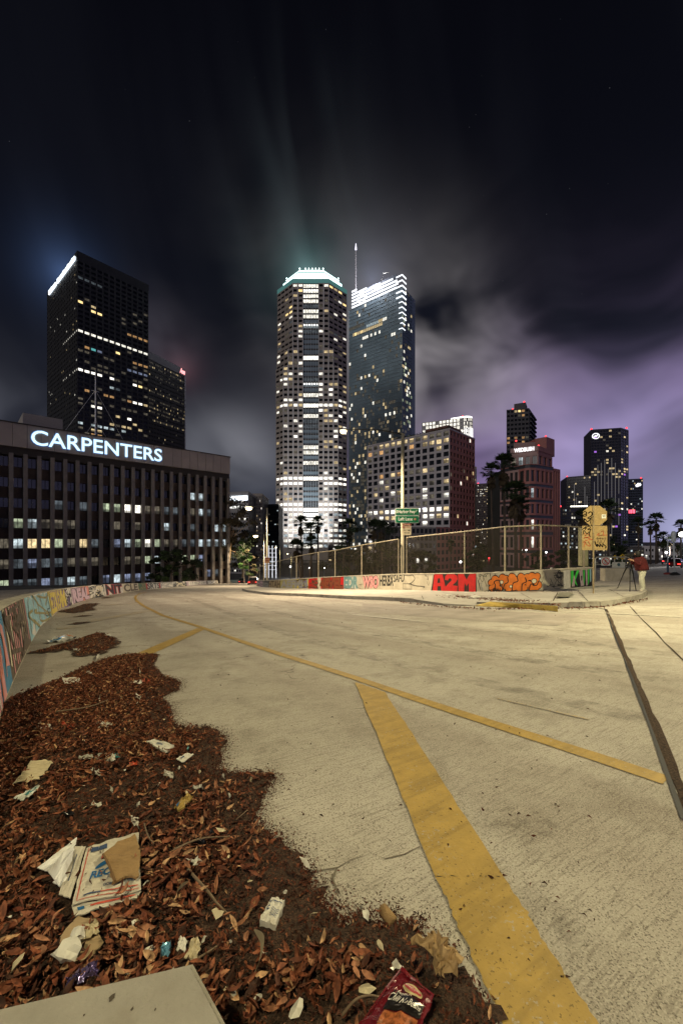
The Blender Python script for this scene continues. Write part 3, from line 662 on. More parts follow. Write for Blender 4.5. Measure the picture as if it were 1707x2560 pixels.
# green and mauve letters at the end
mb = MB(); rect(mb, U(1426), U(1480), .04, .92, .005, GI['black'], .01); wr.paint('graffiti', mb, GM, RW)
def gk(pts, c, off=.010): trap([(1425.5 + p[0] * .100, p[1]) for p in pts], GI[c], off)
mb = MB()
gk([(15, .90), (75, .92), (80, .5), (160, .92), (225, .92), (120, .42), (170, .1), (120, .22), (60, .55), (30, .12), (20, .3)], 'green')
gk([(25, .10), (95, .10), (110, .5), (90, .72), (70, .55)], 'mauve', .012)
gk([(215, .90), (300, .92), (310, .55), (330, .10), (250, .08), (235, .4)], 'mauve', .012); gk([(255, .62), (290, .62), (285, .40), (262, .36)], 'black', .016); gk([(318, .9), (350, .92), (350, .45), (335, .12), (320, .3)], 'green', .013)
gk([(372, .92), (420, .93), (420, .1), (385, .08)], 'mauve', .012); gk([(430, .93), (470, .93), (460, .25), (435, .1)], 'green', .013); gk([(482, .95), (520, .95), (515, .3), (488, .25)], 'sky', .013)
wr.paint('graffiti', mb, GM, RW, 'bright green and mauve letters at the end of the wall')
mb = MB(); rect(mb, U(1408), U(1425), .04, .95, .004, GI['white'], .02); wr.paint('graffiti', mb, GM, RW)

# ---- left wall
left_base = [(-420, 2560), (-160, 2180), (-45, 1960), (-8, 1850), (8, 1764), (27, 1718), (54, 1657), (78, 1607), (103, 1565), (153, 1523), (190, 1509), (226, 1498), (268, 1489), (344, 1477), (406, 1470.5), (459, 1466), (520, 1461.5), (574, 1458), (610, 1456)]
left_top = [1700, 1640, 1585, 1556, 1537, 1524, 1506, 1493, 1484, 1473.5, 1468.5, 1464.5, 1461, 1458, 1456, 1453.6, 1451.6, 1450, 1449.4]
wl = Wall(left_base, left_top, 0.0, 0.26, 0.11)
wl.h = [0.86, 0.86, .86, .86] + wl.h[4:]
LW = thing('graffiti_barrier', 'curving low concrete barrier with many coloured graffiti along the left edge of the ramp', 'wall', wl.P[8])
wl.build('barrier_body', M_WALL, LW)
mbk = MB()
def UL(px): return wl.u(px)
def lblock(px0, px1, c, v0=.02, v1=.985, off=.004, jag=.015):
    mb = MB(); rect(mb, UL(px0), UL(px1), v0, v1, off, GI[c], jag); wl.paint('graffiti', mb, GM, LW)
HL = .84
for a, b, c in ((-45, 3, 'cream'), (3, 31, 'blue'), (31, 78, 'dkbrown'), (78, 124, 'sky'), (124, 166, 'yellow'), (166, 181, 'white'), (181, 203, 'lilac'), (203, 225, 'salmon'), (225, 262, 'cream'), (262, 302, 'white'), (302, 347, 'cream'), (347, 364, 'dkgreen'), (364, 400, 'white'), (400, 432, 'white'), (432, 466, 'grey'), (466, 516, 'mauve'), (516, 546, 'cream'), (546, 576, 'yellow'), (576, 604, 'olive')): lblock(a, b, c)
mb = MB()
def lt(pts, c, off): mb.poly([(UL(p[0]), p[1], off) for p in pts], GI[c])
lt([(9, .02), (16, .02), (19, .98), (12, .98)], 'pink', .008); lt([(-2, .1), (6, .0), (10, .55), (8, .98), (2, .98)], 'pink', .009); lt([(24, .3), (30, .25), (28, .8), (24, .85)], 'pink', .008)
for s_ in ([(9, .1), (13, .6), (11, .9)], [(3, .2), (6, .6), (8, .3)], [(21, .2), (25, .5), (22, .8)], [(14, .3), (16, .7), (18, .4)]): ribbon(mb, smooth_pts([(UL(a), b) for a, b in s_], 5), .03, .012, GI['orange'], HL)
wl.paint('graffiti', mb, GM, LW)
scribble(-40, 2, .05, .95, 9, .05, 'grey', wl, LW, HL, .010); scribble(-40, 2, .05, .95, 8, .04, 'white', wl, LW, HL, .013)
mb = MB()
for i in range(11):
    a = 33 + i * 4.1; ribbon(mb, [(UL(a), .05 + rnd.random() * .2), (UL(a + 1.5), .5), (UL(a + rnd.uniform(-1, 2)), .95)], .07 + .05 * rnd.random(), .009, GI[rnd.choice(['cream', 'cream', 'tan', 'pink'])], HL)
wl.paint('graffiti', mb, GM, LW); scribble(33, 76, .1, .9, 9, .06, 'dkbrown', wl, LW, HL, .014)
wtext(wl, 'SAW', 81, 122, .06, .96, 'sky', 'white', HL, off=.009, bold=.10, ow=.04, parent=LW); scribble(80, 122, .05, .95, 4, .06, 'olive', wl, LW, HL, .018); scribble(80, 122, .05, .95, 3, .03, 'black', wl, LW, HL, .018)
wtext(wl, 'EZKOM', 126, 165, .05, .95, 'yellow', 'purple', HL, off=.009, bold=.05, ow=.09, parent=LW)
scribble(166, 181, .05, .95, 10, .06, 'black', wl, LW, HL, .010); scribble(160, 176, .05, .95, 5, .08, 'purple', wl, LW, HL, .012)
wtext(wl, 'REAL', 184, 224, .06, .93, 'lilac', 'black', HL, off=.009, bold=.06, ow=.07, parent=LW, label='pink letters REAL outlined in black')
scribble(226, 262, .05, .95, 13, .07, 'black', wl, LW, HL, .010); scribble(226, 262, .05, .95, 6, .06, 'white', wl, LW, HL, .013)
wtext(wl, 'NIT', 266, 301, .06, .96, 'black', 'red', HL, off=.009, bold=.04, ow=.05, parent=LW); wtext(wl, 'CLE', 305, 345, .06, .95, 'dkbrown', 'cream', HL, off=.009, bold=.04, ow=.05, parent=LW)
scribble(347, 364, .05, .95, 6, .12, 'olive', wl, LW, HL, .010)
wtext(wl, 'SRTS', 366, 398, .06, .94, 'black', 'white', HL, off=.009, bold=.03, ow=.04, parent=LW); lblock(363, 366.5, 'red', .05, .95, .012); lblock(397, 400.5, 'red', .05, .95, .012)
scribble(401, 432, .05, .95, 14, .10, 'grey', wl, LW, HL, .010); scribble(432, 466, .05, .95, 14, .12, 'black', wl, LW, HL, .010); scribble(440, 462, .1, .9, 6, .10, 'cream', wl, LW, HL, .014)
wtext(wl, 'BENG', 470, 514, .1, .9, 'white', 'grey', HL, off=.009, bold=.04, ow=.05, parent=LW)
lblock(516, 546, 'dkbrown', .06, .94, .008); wtext(wl, 'SOCK', 520, 543, .14, .86, 'white', None, HL, off=.014, bold=.04, parent=LW, label='white letters SOCK on brown')
wtext(wl, 'SUNS', 548, 574, .1, .9, 'white', 'dkbrown', HL, off=.009, bold=.04, ow=.06, parent=LW); scribble(577, 603, .1, .9, 6, .14, 'dkgreen', wl, LW, HL, .010)

# ---- mesh fence on the right wall
def chain_mat():
    m = bpy.data.materials.new('chain_link_mesh'); m.use_nodes = True; t = NT(m.node_tree); b = t.n['Principled BSDF']
    geo = t.node('ShaderNodeNewGeometry'); x_, y_, z_ = t.sep(geo.outputs['Position'])
    hh = t.math('ADD', t.math('MULTIPLY', x_, 1.0), t.math('MULTIPLY', y_, 0.6))
    def wire(s_):
        a = t.math('FRACT', t.math('MULTIPLY', t.math('ADD', hh, t.math('MULTIPLY', z_, s_)), 15.0))
        return t.math('LESS_THAN', t.math('ABSOLUTE', t.math('SUBTRACT', a, 0.5)), 0.045)
    al = t.math('MAXIMUM', wire(1.0), wire(-1.0))
    t.l.new(al, b.inputs['Alpha']); b.inputs['Base Color'].default_value = (0.10, 0.085, 0.06, 1); b.inputs['Metallic'].default_value = 0.3; b.inputs['Roughness'].default_value = 0.6
    return m
M_CHAIN = chain_mat()
FN = thing('chain_link_fence', 'tall steel post and chain link fence standing on the graffiti wall', 'fence', wr.at(U(1191), 1))
posts = [(646, 1417), (668, 1411), (692, 1403), (715, 1398), (740, 1391), (766, 1386), (793, 1381), (835, 1376), (905, 1363), (993, 1348), (1015, 1344), (1160, 1329), (1261, 1317), (1357, 1313), (1428, 1315.5), (1466, 1319)]
def ftop(px, py):
    b = wr.at(U(px), 1.02, -.14); return b, Vector((b.x, b.y, CZ - (py - HY) * b.y / F))
M_RAIL = pm('weathered_fence_rail', (0.33, 0.29, 0.21), 0.6, .2, .25, 3)
PT = [ftop(*p) for p in posts]
for i, (b, t_) in enumerate(PT):
    if i in (1, 2, 3, 5): continue
    m_ = MB(); m_.box(((b + t_) / 2), (.065, .065, (t_ - b).length)); m_.build('fence_post', M_RAIL, FN)
for i in range(len(PT) - 1):
    if posts[i][0] == 993: continue
    (b0, t0), (b1, t1) = PT[i], PT[i + 1]
    m_ = MB(); m_.tube([t0 + (t0 - t1).normalized() * .02, t1], .04, 8); m_.build('top_rail', M_RAIL, FN)
    m_ = MB(); m_.poly([b0, b1, t1, t0]); o = m_.build('mesh_panel', M_CHAIN, FN)
b0, t0 = PT[0]; m_ = MB(); m_.tube([t0, t0 + Vector((-.1, .02, -.15)), b0 + Vector((-.35, 0, .4))], .04); m_.build('end_brace', M_RAIL, FN)
# thick end post behind the signs
eb = G(1470, 1466, KH); m_ = MB(); m_.box((eb.x, eb.y + .5, (eb.z + 1.2 + CZ - (1318 - HY) * (eb.y + .5) / F) / 2 + .0), (.38, .38, CZ - (1318 - HY) * (eb.y + .5) / F - eb.z - 1.2)); m_.build('end_post', pm('painted_green_grey', (.30, .29, .17), .6, 0, .2, 3), FN)
# ================================================================== buildings
WIN = {
 'dark': glass_dark('window_glass_dark'),
 'tint': pm('window_glass_tint', (.20, .265, .30), .35, 0, .35, .04, spec=.6), 'dim': em('window_dim', (1.0, 0.86, 0.62), 0.10, var=.6), 'dimc': em('window_dim_cool', (0.75, 0.90, 1.0), 0.09, var=.6),
 'warm': em('window_warm', (1.0, 0.76, 0.40), 0.75, var=.5), 'orange': em('window_orange', (1.0, 0.55, 0.22), 0.55, var=.5),
 'amber': em('window_amber', (1.0, 0.72, 0.30), 1.7, var=.3), 'white': em('window_white', (1.0, 0.95, 0.82), 1.5, var=.5), 'bright': em('window_bright', (1.0, 0.95, 0.84), 2.2, var=.35),
 'cool': em('window_cool', (0.80, 0.95, 1.0), 0.55, var=.6), 'green': em('window_greenish', (0.86, 1.0, 0.66), 0.38, var=.5), 'blue': em('window_blue', (0.58, 0.68, 1.0), 0.28, var=.5),
 'violet': em('window_violet', (0.55, 0.2, 1.0), 0.8), 'pinkl': em('window_magenta', (1.0, 0.2, 0.85), 0.7), 'tealw': em('window_teal', (0.2, 0.8, 0.8), 0.5), 'redw': em('window_red', (1.0, 0.12, 0.1), 0.8),
}
WIN_FAR = dict(WIN)
for k_, m_ in list(WIN.items()):
    if k_ in ('dim', 'dimc', 'warm', 'orange', 'amber', 'white', 'bright', 'cool', 'green', 'blue'):
        e_ = m_.node_tree.nodes['Principled BSDF']; c_ = tuple(e_.inputs['Emission Color'].default_value)[:3]; s_ = [n_ for n_ in m_.node_tree.nodes if n_.type == 'MATH'][-1].inputs[1].default_value
        WIN[k_] = em(m_.name + '_near', c_, s_ * 1.6, var=.45, vscale=1.1, blinds=True)
M_FRAME = pm('window_frame_dark', (0.03, 0.03, 0.032), 0.5, .3)
_pane = {}
def pane_mesh(w, h, mull):
    key = (round(w, 2), round(h, 2), mull)
    if key not in _pane:
        mb = MB(); mb.poly([(-w / 2, 0, -h / 2), (w / 2, 0, -h / 2), (w / 2, 0, h / 2), (-w / 2, 0, h / 2)], 0)
        fw = min(.09, w * .06)
        for i in range(mull):
            xx = -w / 2 + w * (i + 1) / (mull + 1); mb.poly([(xx - fw / 2, -.04, -h / 2), (xx + fw / 2, -.04, -h / 2), (xx + fw / 2, -.04, h / 2), (xx - fw / 2, -.04, h / 2)], 1)
        mb.poly([(-w / 2, -.03, -h / 2), (w / 2, -.03, -h / 2), (w / 2, -.03, -h / 2 + fw), (-w / 2, -.03, -h / 2 + fw)], 1)
        _pane[key] = mb.mesh('window', [WIN['dark'], M_FRAME])
    return _pane[key]
def isect(px, A, B):                                  # place on the line A-B seen at photo column px
    k_ = (px - CX) / F; d = B - A; s = (k_ * A.y - A.x) / (d.x - k_ * d.y); return s * d.length
class Bld:
    def __init__(s, name, label, loc, group=None, cat='building'):
        s.root = thing(name, label, cat, loc, group); s.win = []; s.seed = random.Random(hash(label) % 1000 if False else sum(map(ord, label)))
    def core(s, foot, z0, z1, mat, name='core'):
        mb = MB(); mb.prism(foot, z0, z1); o = mb.build(name, mat, s.root)
        bm = bmesh.new(); bm.from_mesh(o.data); bmesh.ops.recalc_face_normals(bm, faces=bm.faces); bm.to_mesh(o.data); bm.free(); return o
    def face(s, A, B, z0, z1, cols, rows, wall, wf=.7, hf=.5, s0=.25, recess=.35, lit=None, pier=None, piername='facade_grid', mull=0, span=True, maxd=None, skip=None, pdepth=.06):
        A = Vector(A); B = Vector(B); t = (B - A).normalized(); n = Vector((t.y, -t.x)); L = (B - A).length
        cw = L / cols; fh = (z1 - z0) / rows; mb = MB()
        if span:
            for r in range(rows + 1):
                a = z0 + (r - 1) * fh + (s0 + hf) * fh if r > 0 else z0; b = z0 + r * fh + s0 * fh if r < rows else z1
                if b > a: mb.fbox(A, t, n, 0, L, -recess - .05, 0, a, b)
        if pier is not False:
            pw = cw * (1 - wf)
            for c in range(cols + 1):
                a = max(0, c * cw - pw / 2); b = min(L, c * cw + pw / 2)
                mb.fbox(A, t, n, a, b, -recess - .05, pdepth, z0 + .01, z1 + .02, 1 if pier else 0)
        if mb.f: mb.build(piername, [wall, pier or wall], s.root)
        for r in range(rows):
            for c in range(cols):
                if skip and skip(r, c): continue
                key = (lit(rows - 1 - r, c, s.seed) if lit else 'dark') or 'dark'
                p = A + t * ((c + .5) * cw) - n * recess; s.win.append((p, t, z0 + r * fh + (s0 + hf / 2) * fh, cw * wf + .02, fh * hf + .02, key, mull))
    def finish(s, limit=300):
        d = sorted(s.win, key=lambda w: (w[0].length ** 2 + w[2] ** 2) / (w[3] * w[4]))
        for p, t, zc_, w, h, key, mull in d[:limit]:
            o = bpy.data.objects.new('window', pane_mesh(w, h, mull)); COL.objects.link(o); o.parent = s.root
            o.location = Vector((p.x, p.y, zc_)) - s.root.location; o.rotation_euler = (0, 0, math.atan2(t.y, t.x))
            o.material_slots[0].link = 'OBJECT'; o.material_slots[0].material = WIN[key]
        if len(d) > limit:
            ks = list(WIN); mb = MB()
            for p, t, zc_, w, h, key, mull in d[limit:]:
                a = p - t * w / 2; b = p + t * w / 2
                mb.poly([(a.x, a.y, zc_ - h / 2), (b.x, b.y, zc_ - h / 2), (b.x, b.y, zc_ + h / 2), (a.x, a.y, zc_ + h / 2)], ks.index(key))
            tag(mb.build('upper_windows', [WIN_FAR[k_] for k_ in ks], s.root), kind='stuff')
def rectfoot(A, B, depth, inset=0.0):
    A = Vector(A); B = Vector(B); t = (B - A).normalized(); n = Vector((t.y, -t.x))
    return [A - n * inset + t * inset, B - n * inset - t * inset, B - n * (depth - inset) - t * inset, A - n * (depth - inset) + t * inset]
def flat_text(parent, name, s, A, t, n, u0, u1, z0, z1, mat, out=.3, bold=0.0, depth=.12, shear=0.0):
    mb = MB(); A = Vector(A)
    def mp(a, b, c):
        q = A + Vector(t) * a + Vector(n) * (out + c); return (q.x, q.y, b)
    put_text(mb, s, mp, u0, u1, z0, z1, 0, bold, shear, depth, 4)
    o = mb.build(name, mat, parent); bm = bmesh.new(); bm.from_mesh(o.data); bmesh.ops.recalc_face_normals(bm, faces=bm.faces); bm.to_mesh(o.data); bm.free(); return o
def beacon(parent, p, r=.5):
    mb = MB(); mb.lathe(p, [(r * .5, 0), (r, r * .5), (r * .9, r * 1.3), (r * .3, r * 1.8)], 8); mb.build('warning_light', em('red_beacon', (1.0, 0.05, 0.06), 2.5), parent)

# ---- office block with the CARPENTERS sign
def carpenters():
    B_ = W2(573, 95.7); A0 = W2(0, 66.7); t = (B_ - A0).normalized(); A_ = A0 - t * 9.0; n = Vector((t.y, -t.x))
    b = Bld('office_block', 'wide brown office block with vertical piers and glowing CARPENTERS roof sign', (B_.x, B_.y, -10), cat='building')
    upx = lambda px: isect(px, A_, B_)
    u0, u1 = upx(27.6), upx(570.0); sp = (u1 - u0) / 21; nleft = int(u0 / sp)
    L = (B_ - A_).length
    wallm = pm('brown_spandrel', (0.095, 0.070, 0.056), .8, 0, .25, .8, stain=.3); pierm = pm('grey_brown_pier', (0.25, 0.22, 0.195), .75, 0, .15, .7, .2, 20, stain=.35, stain_col=(.14, .12, .10), stain_scale=.5)
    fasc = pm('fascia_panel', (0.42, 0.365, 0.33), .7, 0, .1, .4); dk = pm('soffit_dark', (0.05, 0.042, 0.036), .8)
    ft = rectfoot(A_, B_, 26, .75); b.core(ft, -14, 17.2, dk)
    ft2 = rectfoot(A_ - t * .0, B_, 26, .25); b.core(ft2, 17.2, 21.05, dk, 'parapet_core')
    for i in range(-nleft, 22):                         # piers
        mb = MB(); uc = u0 + i * sp; mb.fbox(A_, t, n, uc - sp * .155, uc + sp * .155, -.8, .35, -14, 16.15); mb.build('pier', pierm, b.root)
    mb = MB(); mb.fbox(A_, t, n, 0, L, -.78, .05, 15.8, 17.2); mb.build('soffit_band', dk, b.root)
    rows = 7; z_top = 15.6; fh = 3.5
    lit = {(1, 17): 'cool', (1, 18): 'cool', (2, 4): 'dimc', (2, 6): 'dimc', (2, 8): 'green', (2, 9): 'green', (2, 10): 'white', (2, 11): 'white', (2, 12): 'dim', (2, 13): 'dim', (2, 14): 'dimc', (2, 15): 'dimc', (2, 17): 'dim', (2, 18): 'cool', (2, 19): 'dimc', (3, 1): 'green', (3, 2): 'cool', (3, 3): 'dim', (3, 4): 'dim', (3, 5): 'dim', (3, 9): 'dim', (3, 11): 'dim', (3, 14): 'cool', (3, 17): 'dimc', (3, 20): 'cool', (3, 21): 'cool',
           (4, 0): 'dim', (4, 1): 'cool', (4, 2): 'warm', (4, 3): 'warm', (4, 4): 'green', (4, 5): 'dim', (4, 6): 'warm', (4, 7): 'dimc', (4, 9): 'blue', (4, 10): 'cool', (4, 11): 'green', (4, 12): 'white', (4, 13): 'green', (4, 14): 'dim', (4, 15): 'dim', (4, 16): 'dimc', (4, 17): 'dimc', (4, 18): 'cool', (4, 19): 'cool', (4, 20): 'cool', (4, 21): 'cool', (5, 0): 'dim', (5, 1): 'dimc', (5, 2): 'blue', (5, 3): 'dimc', (5, 4): 'dimc', (5, 5): 'dim', (5, 6): 'dim', (5, 7): 'dim', (5, 10): 'dim', (5, 11): 'dim', (5, 12): 'green', (5, 13): 'cool', (5, 16): 'green', (5, 17): 'green', (5, 18): 'blue', (6, 0): 'green', (6, 1): 'dimc', (6, 2): 'dimc', (6, 3): 'blue', (6, 4): 'dimc', (6, 5): 'cool', (6, 6): 'dimc', (6, 8): 'blue', (6, 9): 'cool', (6, 10): 'blue', (6, 11): 'blue', (6, 12): 'blue', (6, 19): 'blue', (6, 20): 'dimc'}
    spm = {}
    for i in range(-nleft, 22):
        c = i  # window left of pier i
        a, e = u0 + (i - 1) * sp + sp * .155, u0 + i * sp - sp * .155
        if a < 0: continue
        for r in range(8):
            zt = z_top - r * fh; w_ = e - a
            key = 'spandrel'
            if key not in spm:
                m_ = MB(); m_.box((0, 0, 0), (w_ - .02, .32, 1.84)); spm[key] = m_.mesh('spandrel', wallm)
            o = bpy.data.objects.new('spandrel', spm[key]); COL.objects.link(o); o.parent = b.root
            q = A_ + t * ((a + e) / 2) - n * .55; o.location = Vector((q.x, q.y, zt - 2.60)) - b.root.location; o.rotation_euler = (0, 0, math.atan2(t.y, t.x))
            q = A_ + t * ((a + e) / 2) - n * .72; b.win.append((q, t, zt - .85, w_, 1.7, lit.get((r, c), 'dark'), 1))
    # fascia panels
    js = [upx(p * .3827) for p in (80, 176, 266, 353, 436, 518, 597, 672, 745, 815, 876, 938, 1000, 1065, 1125, 1180, 1235, 1285, 1338, 1388, 1438)] + [L]
    js = [js[0] - (js[1] - js[0]) * k_ for k_ in (4, 3, 2, 1) if js[0] - (js[1] - js[0]) * k_ > 0] + js
    for a, e in zip(js, js[1:]):
        mb = MB(); mb.fbox(A_, t, n, a + .025, e - .025, -.24, .42, 17.25, 21.2); mb.build('fascia_panel', fasc, b.root)
    mb = MB(); mb.fbox(A_, t, n, 0, L + .15, -.3, .55, 21.2, 21.38); mb.build('roof_coping', dk, b.root)
    sg = flat_text(b.root, 'sign_letters', 'CARPENTERS', A_, t, n, upx(77), upx(402.5), 17.95, 20.55, em('sign_blue_white', (0.60, 0.86, 1.0), 1.5, True), .5, .008, .1)
    rim = flat_text(b.root, 'sign_rim', 'CARPENTERS', A_, t, n, upx(77) - .12, upx(402.5) + .12, 17.85, 20.65, em('sign_blue_rim', (0.10, 0.26, 0.80), .5), .44, .022, .04)
    pq = rectfoot(A_ + t * (upx(66)) - n * 5, A_ + t * upx(170) - n * 5, 10); b.core(pq, 21, 24.6, pm('penthouse_panel', (.42, .38, .34), .8), 'penthouse')
    b.finish(320)
    # roof mast with guy wires, a thing of its own
    q = A_ + t * upx(249) - n * 3.2; d = q.y; zt = 21.2; tp_ = CZ - (926 - HY) * d / F
    m = thing('roof_mast', 'thin white mast with guy wires standing on the roof of the brown office block', 'mast', (q.x, q.y, zt))
    wm = pm('mast_white', (.9, .9, .9), .5)
    mb = MB(); mb.tube([(q.x, q.y, zt), (q.x, q.y, zt + (tp_ - zt) * .7), (q.x, q.y, tp_)], [.13, .10, .05], 8); mb.build('pole', wm, m)
    for sx, k_ in ((-5.5, .72), (5.5, .72), (2.5, .28), (-2.2, .28)):
        e = q + t * sx; mb = MB(); mb.tube([(q.x, q.y, zt + (tp_ - zt) * k_), (e.x, e.y, zt)], .022, 4); mb.build('guy_wire', wm, m)
    mb = MB(); mb.fbox(q, t, n, -.7, .7, -.04, .04, zt + (tp_ - zt) * .70, zt + (tp_ - zt) * .70 + .08)
    mb.build('crossarm', wm, m)
    mb = MB()
    for i in range(9): mb.fbox(q, t, n, .15, .45, -.03, .03, zt + .3 + i * .33, zt + .36 + i * .33)
    mb.build('step_pegs', wm, m)
carpenters()
sr = lambda p, k_: (lambda r, c, g: k_ if g.random() < p else None)

# ---- dark tower with the vertical rooftop sign
def dark_tower():
    C_ = W2(193, 276); Rr = W2(371, 313); t = (Rr - C_).normalized(); n = Vector((t.y, -t.x)); Lw = C_ - n * 72.0
    b = Bld('dark_office_tower', 'tall dark tower at left with scattered lit windows and glowing white roof sign', (C_.x, C_.y, -12.5))
    w = pm('dark_granite', (.028, .027, .026), .5, 0, .2, .3); pr = pm('dark_granite_pier', (.040, .038, .035), .5, 0, .2, .3)
    ztop = 202.0
    foot = rectfoot(C_, Rr, 72, .4); b.core(foot, -12.5, ztop - .2, w)
    full = {14: ('white', .9), 22: ('bright', .62), 17: ('orange', .35), 18: ('dim', .4), 20: ('dim', .35), 21: ('dim', .5), 26: ('orange', .5), 28: ('dim', .5), 33: ('cool', .45), 8: ('amber', 0), 31: ('orange', .25), 35: ('orange', .25), 37: ('white', .25), 39: ('warm', .35), 41: ('amber', .25), 43: ('warm', .3), 45: ('warm', .25)}
    sp = {(9, 2): 'amber', (9, 3): 'amber', (8, 0): 'amber', (8, 2): 'warm', (7, 1): 'dim', (11, 8): 'orange', (11, 9): 'orange', (11, 10): 'orange', (11, 11): 'orange', (6, 9): 'dim', (17, 2): 'tealw', (17, 3): 'blue', (19, 8): 'blue', (19, 9): 'blue', (19, 10): 'blue', (19, 11): 'blue', (16, 6): 'amber', (22, 10): 'amber', (26, 9): 'bright', (26, 10): 'bright', (26, 11): 'warm', (30, 8): 'bright', (31, 9): 'warm', (29, 3): 'bright', (29, 2): 'white', (24, 5): 'cool', (24, 6): 'dimc', (38, 3): 'amber', (36, 7): 'bright', (40, 5): 'amber', (42, 10): 'amber', (42, 0): 'bright', (45, 0): 'bright', (32, 5): 'warm', (3, 0): 'dimc', (3, 1): 'dimc', (3, 2): 'dimc', (3, 3): 'dimc'}
    def lit(r, c, g):
        if (r, c) in sp: return sp[(r, c)]
        if r in full: return full[r][0] if g.random() < full[r][1] else ('dim' if g.random() < .3 else None)
        return g.choice(['warm', 'dim', 'dim']) if r > 24 and g.random() < .17 else ('dim' if g.random() < .03 else None)
    b.face(C_, Rr, -12.5, ztop - 6, 12, 62, w, .74, .52, .26, .35, lit, pr, mull=1)
    def lit2(r, c, g):
        if r in (14, 22) and c > 10: return 'white' if g.random() < .8 else None
        return g.choice(['warm', 'white', 'dim']) if g.random() < .09 else None
    b.face(Lw, C_, -12.5, ztop - 6, 20, 62, w, .55, .45, .28, .35, lit2, pr)
    mb = MB(); mb.fbox(C_, t, n, -.2, (Rr - C_).length + .2, -.5, .1, ztop - 6, ztop); tl = (C_ - Lw).normalized(); nl = Vector((tl.y, -tl.x)); mb.fbox(Lw, tl, nl, -.2, 72.1, -.5, .08, ztop - 6, ztop - .02); mb.build('roof_parapet', w, b.root)
    # sign letters on the left face, seen almost edge on
    sm = em('sign_white', (.80, .90, 1.0), 2.2, True); g = random.Random(3); u_ = 8.0
    while u_ < 69:
        wd = g.uniform(2.2, 3.4)
        if not (26 < u_ < 28): mb = MB(); hh = g.choice([2.6, 2.6, 3.1]); mb.fbox(Lw, tl, nl, u_, u_ + wd, .3, 1.1, ztop - 5.6, ztop - 5.6 + hh); mb.build('sign_letter', sm, b.root)
        u_ += wd + .5
    b.finish(300)
dark_tower()

# ---- second dark tower with a small red sign
def aon():
    d0, d1 = 365.0, 400.0; A_ = W2(352, 355); B_ = W2(463, 402); t = (B_ - A_).normalized(); n = Vector((t.y, -t.x))
    b = Bld('slim_office_tower', 'second dark office tower with pale roof band and small red glowing sign', (B_.x, B_.y, -12.5))
    zt = CZ + (1353 - 925) * .402
    w = pm('bronze_mullion', (.045, .040, .036), .5); b.core(rectfoot(A_, B_, 40, .4), -12.5, zt, w)
    mb = MB(); mb.fbox(A_, t, n, 0, (B_ - A_).length, -.5, .3, zt - 6.5, zt + .3); mb.build('roof_band', pm('pale_band', (.30, .28, .27), .7), b.root)
    L = (B_ - A_).length
    mb = MB(); mb.fbox(A_, t, n, L - .9, L, -.3, .5, -12.5, zt - 6.6); mb.build('corner_trim', pm('pale_trim', (.55, .53, .5), .5), b.root)
    rows_p = {r: rnd.choice([.02, .1, .3, .55, .75]) for r in range(70)}
    def lit(r, c, g):
        return g.choice(['dim', 'dim', 'warm', 'dim', 'white' if r in (16, 30) else 'dim']) if g.random() < rows_p[r] else None
    b.face(A_, B_, -12.5, zt - 7, 30, 48, w, .62, .42, .3, .3, lit, None)
    flat_text(b.root, 'sign_letters', 'Aon', A_, t, n, L * .86, L * .985, zt - 5.2, zt - .2, em('sign_red', (1.0, .35, .36), 2.0, True), .5, .03, .2, .25)
    b.finish(0)
aon()

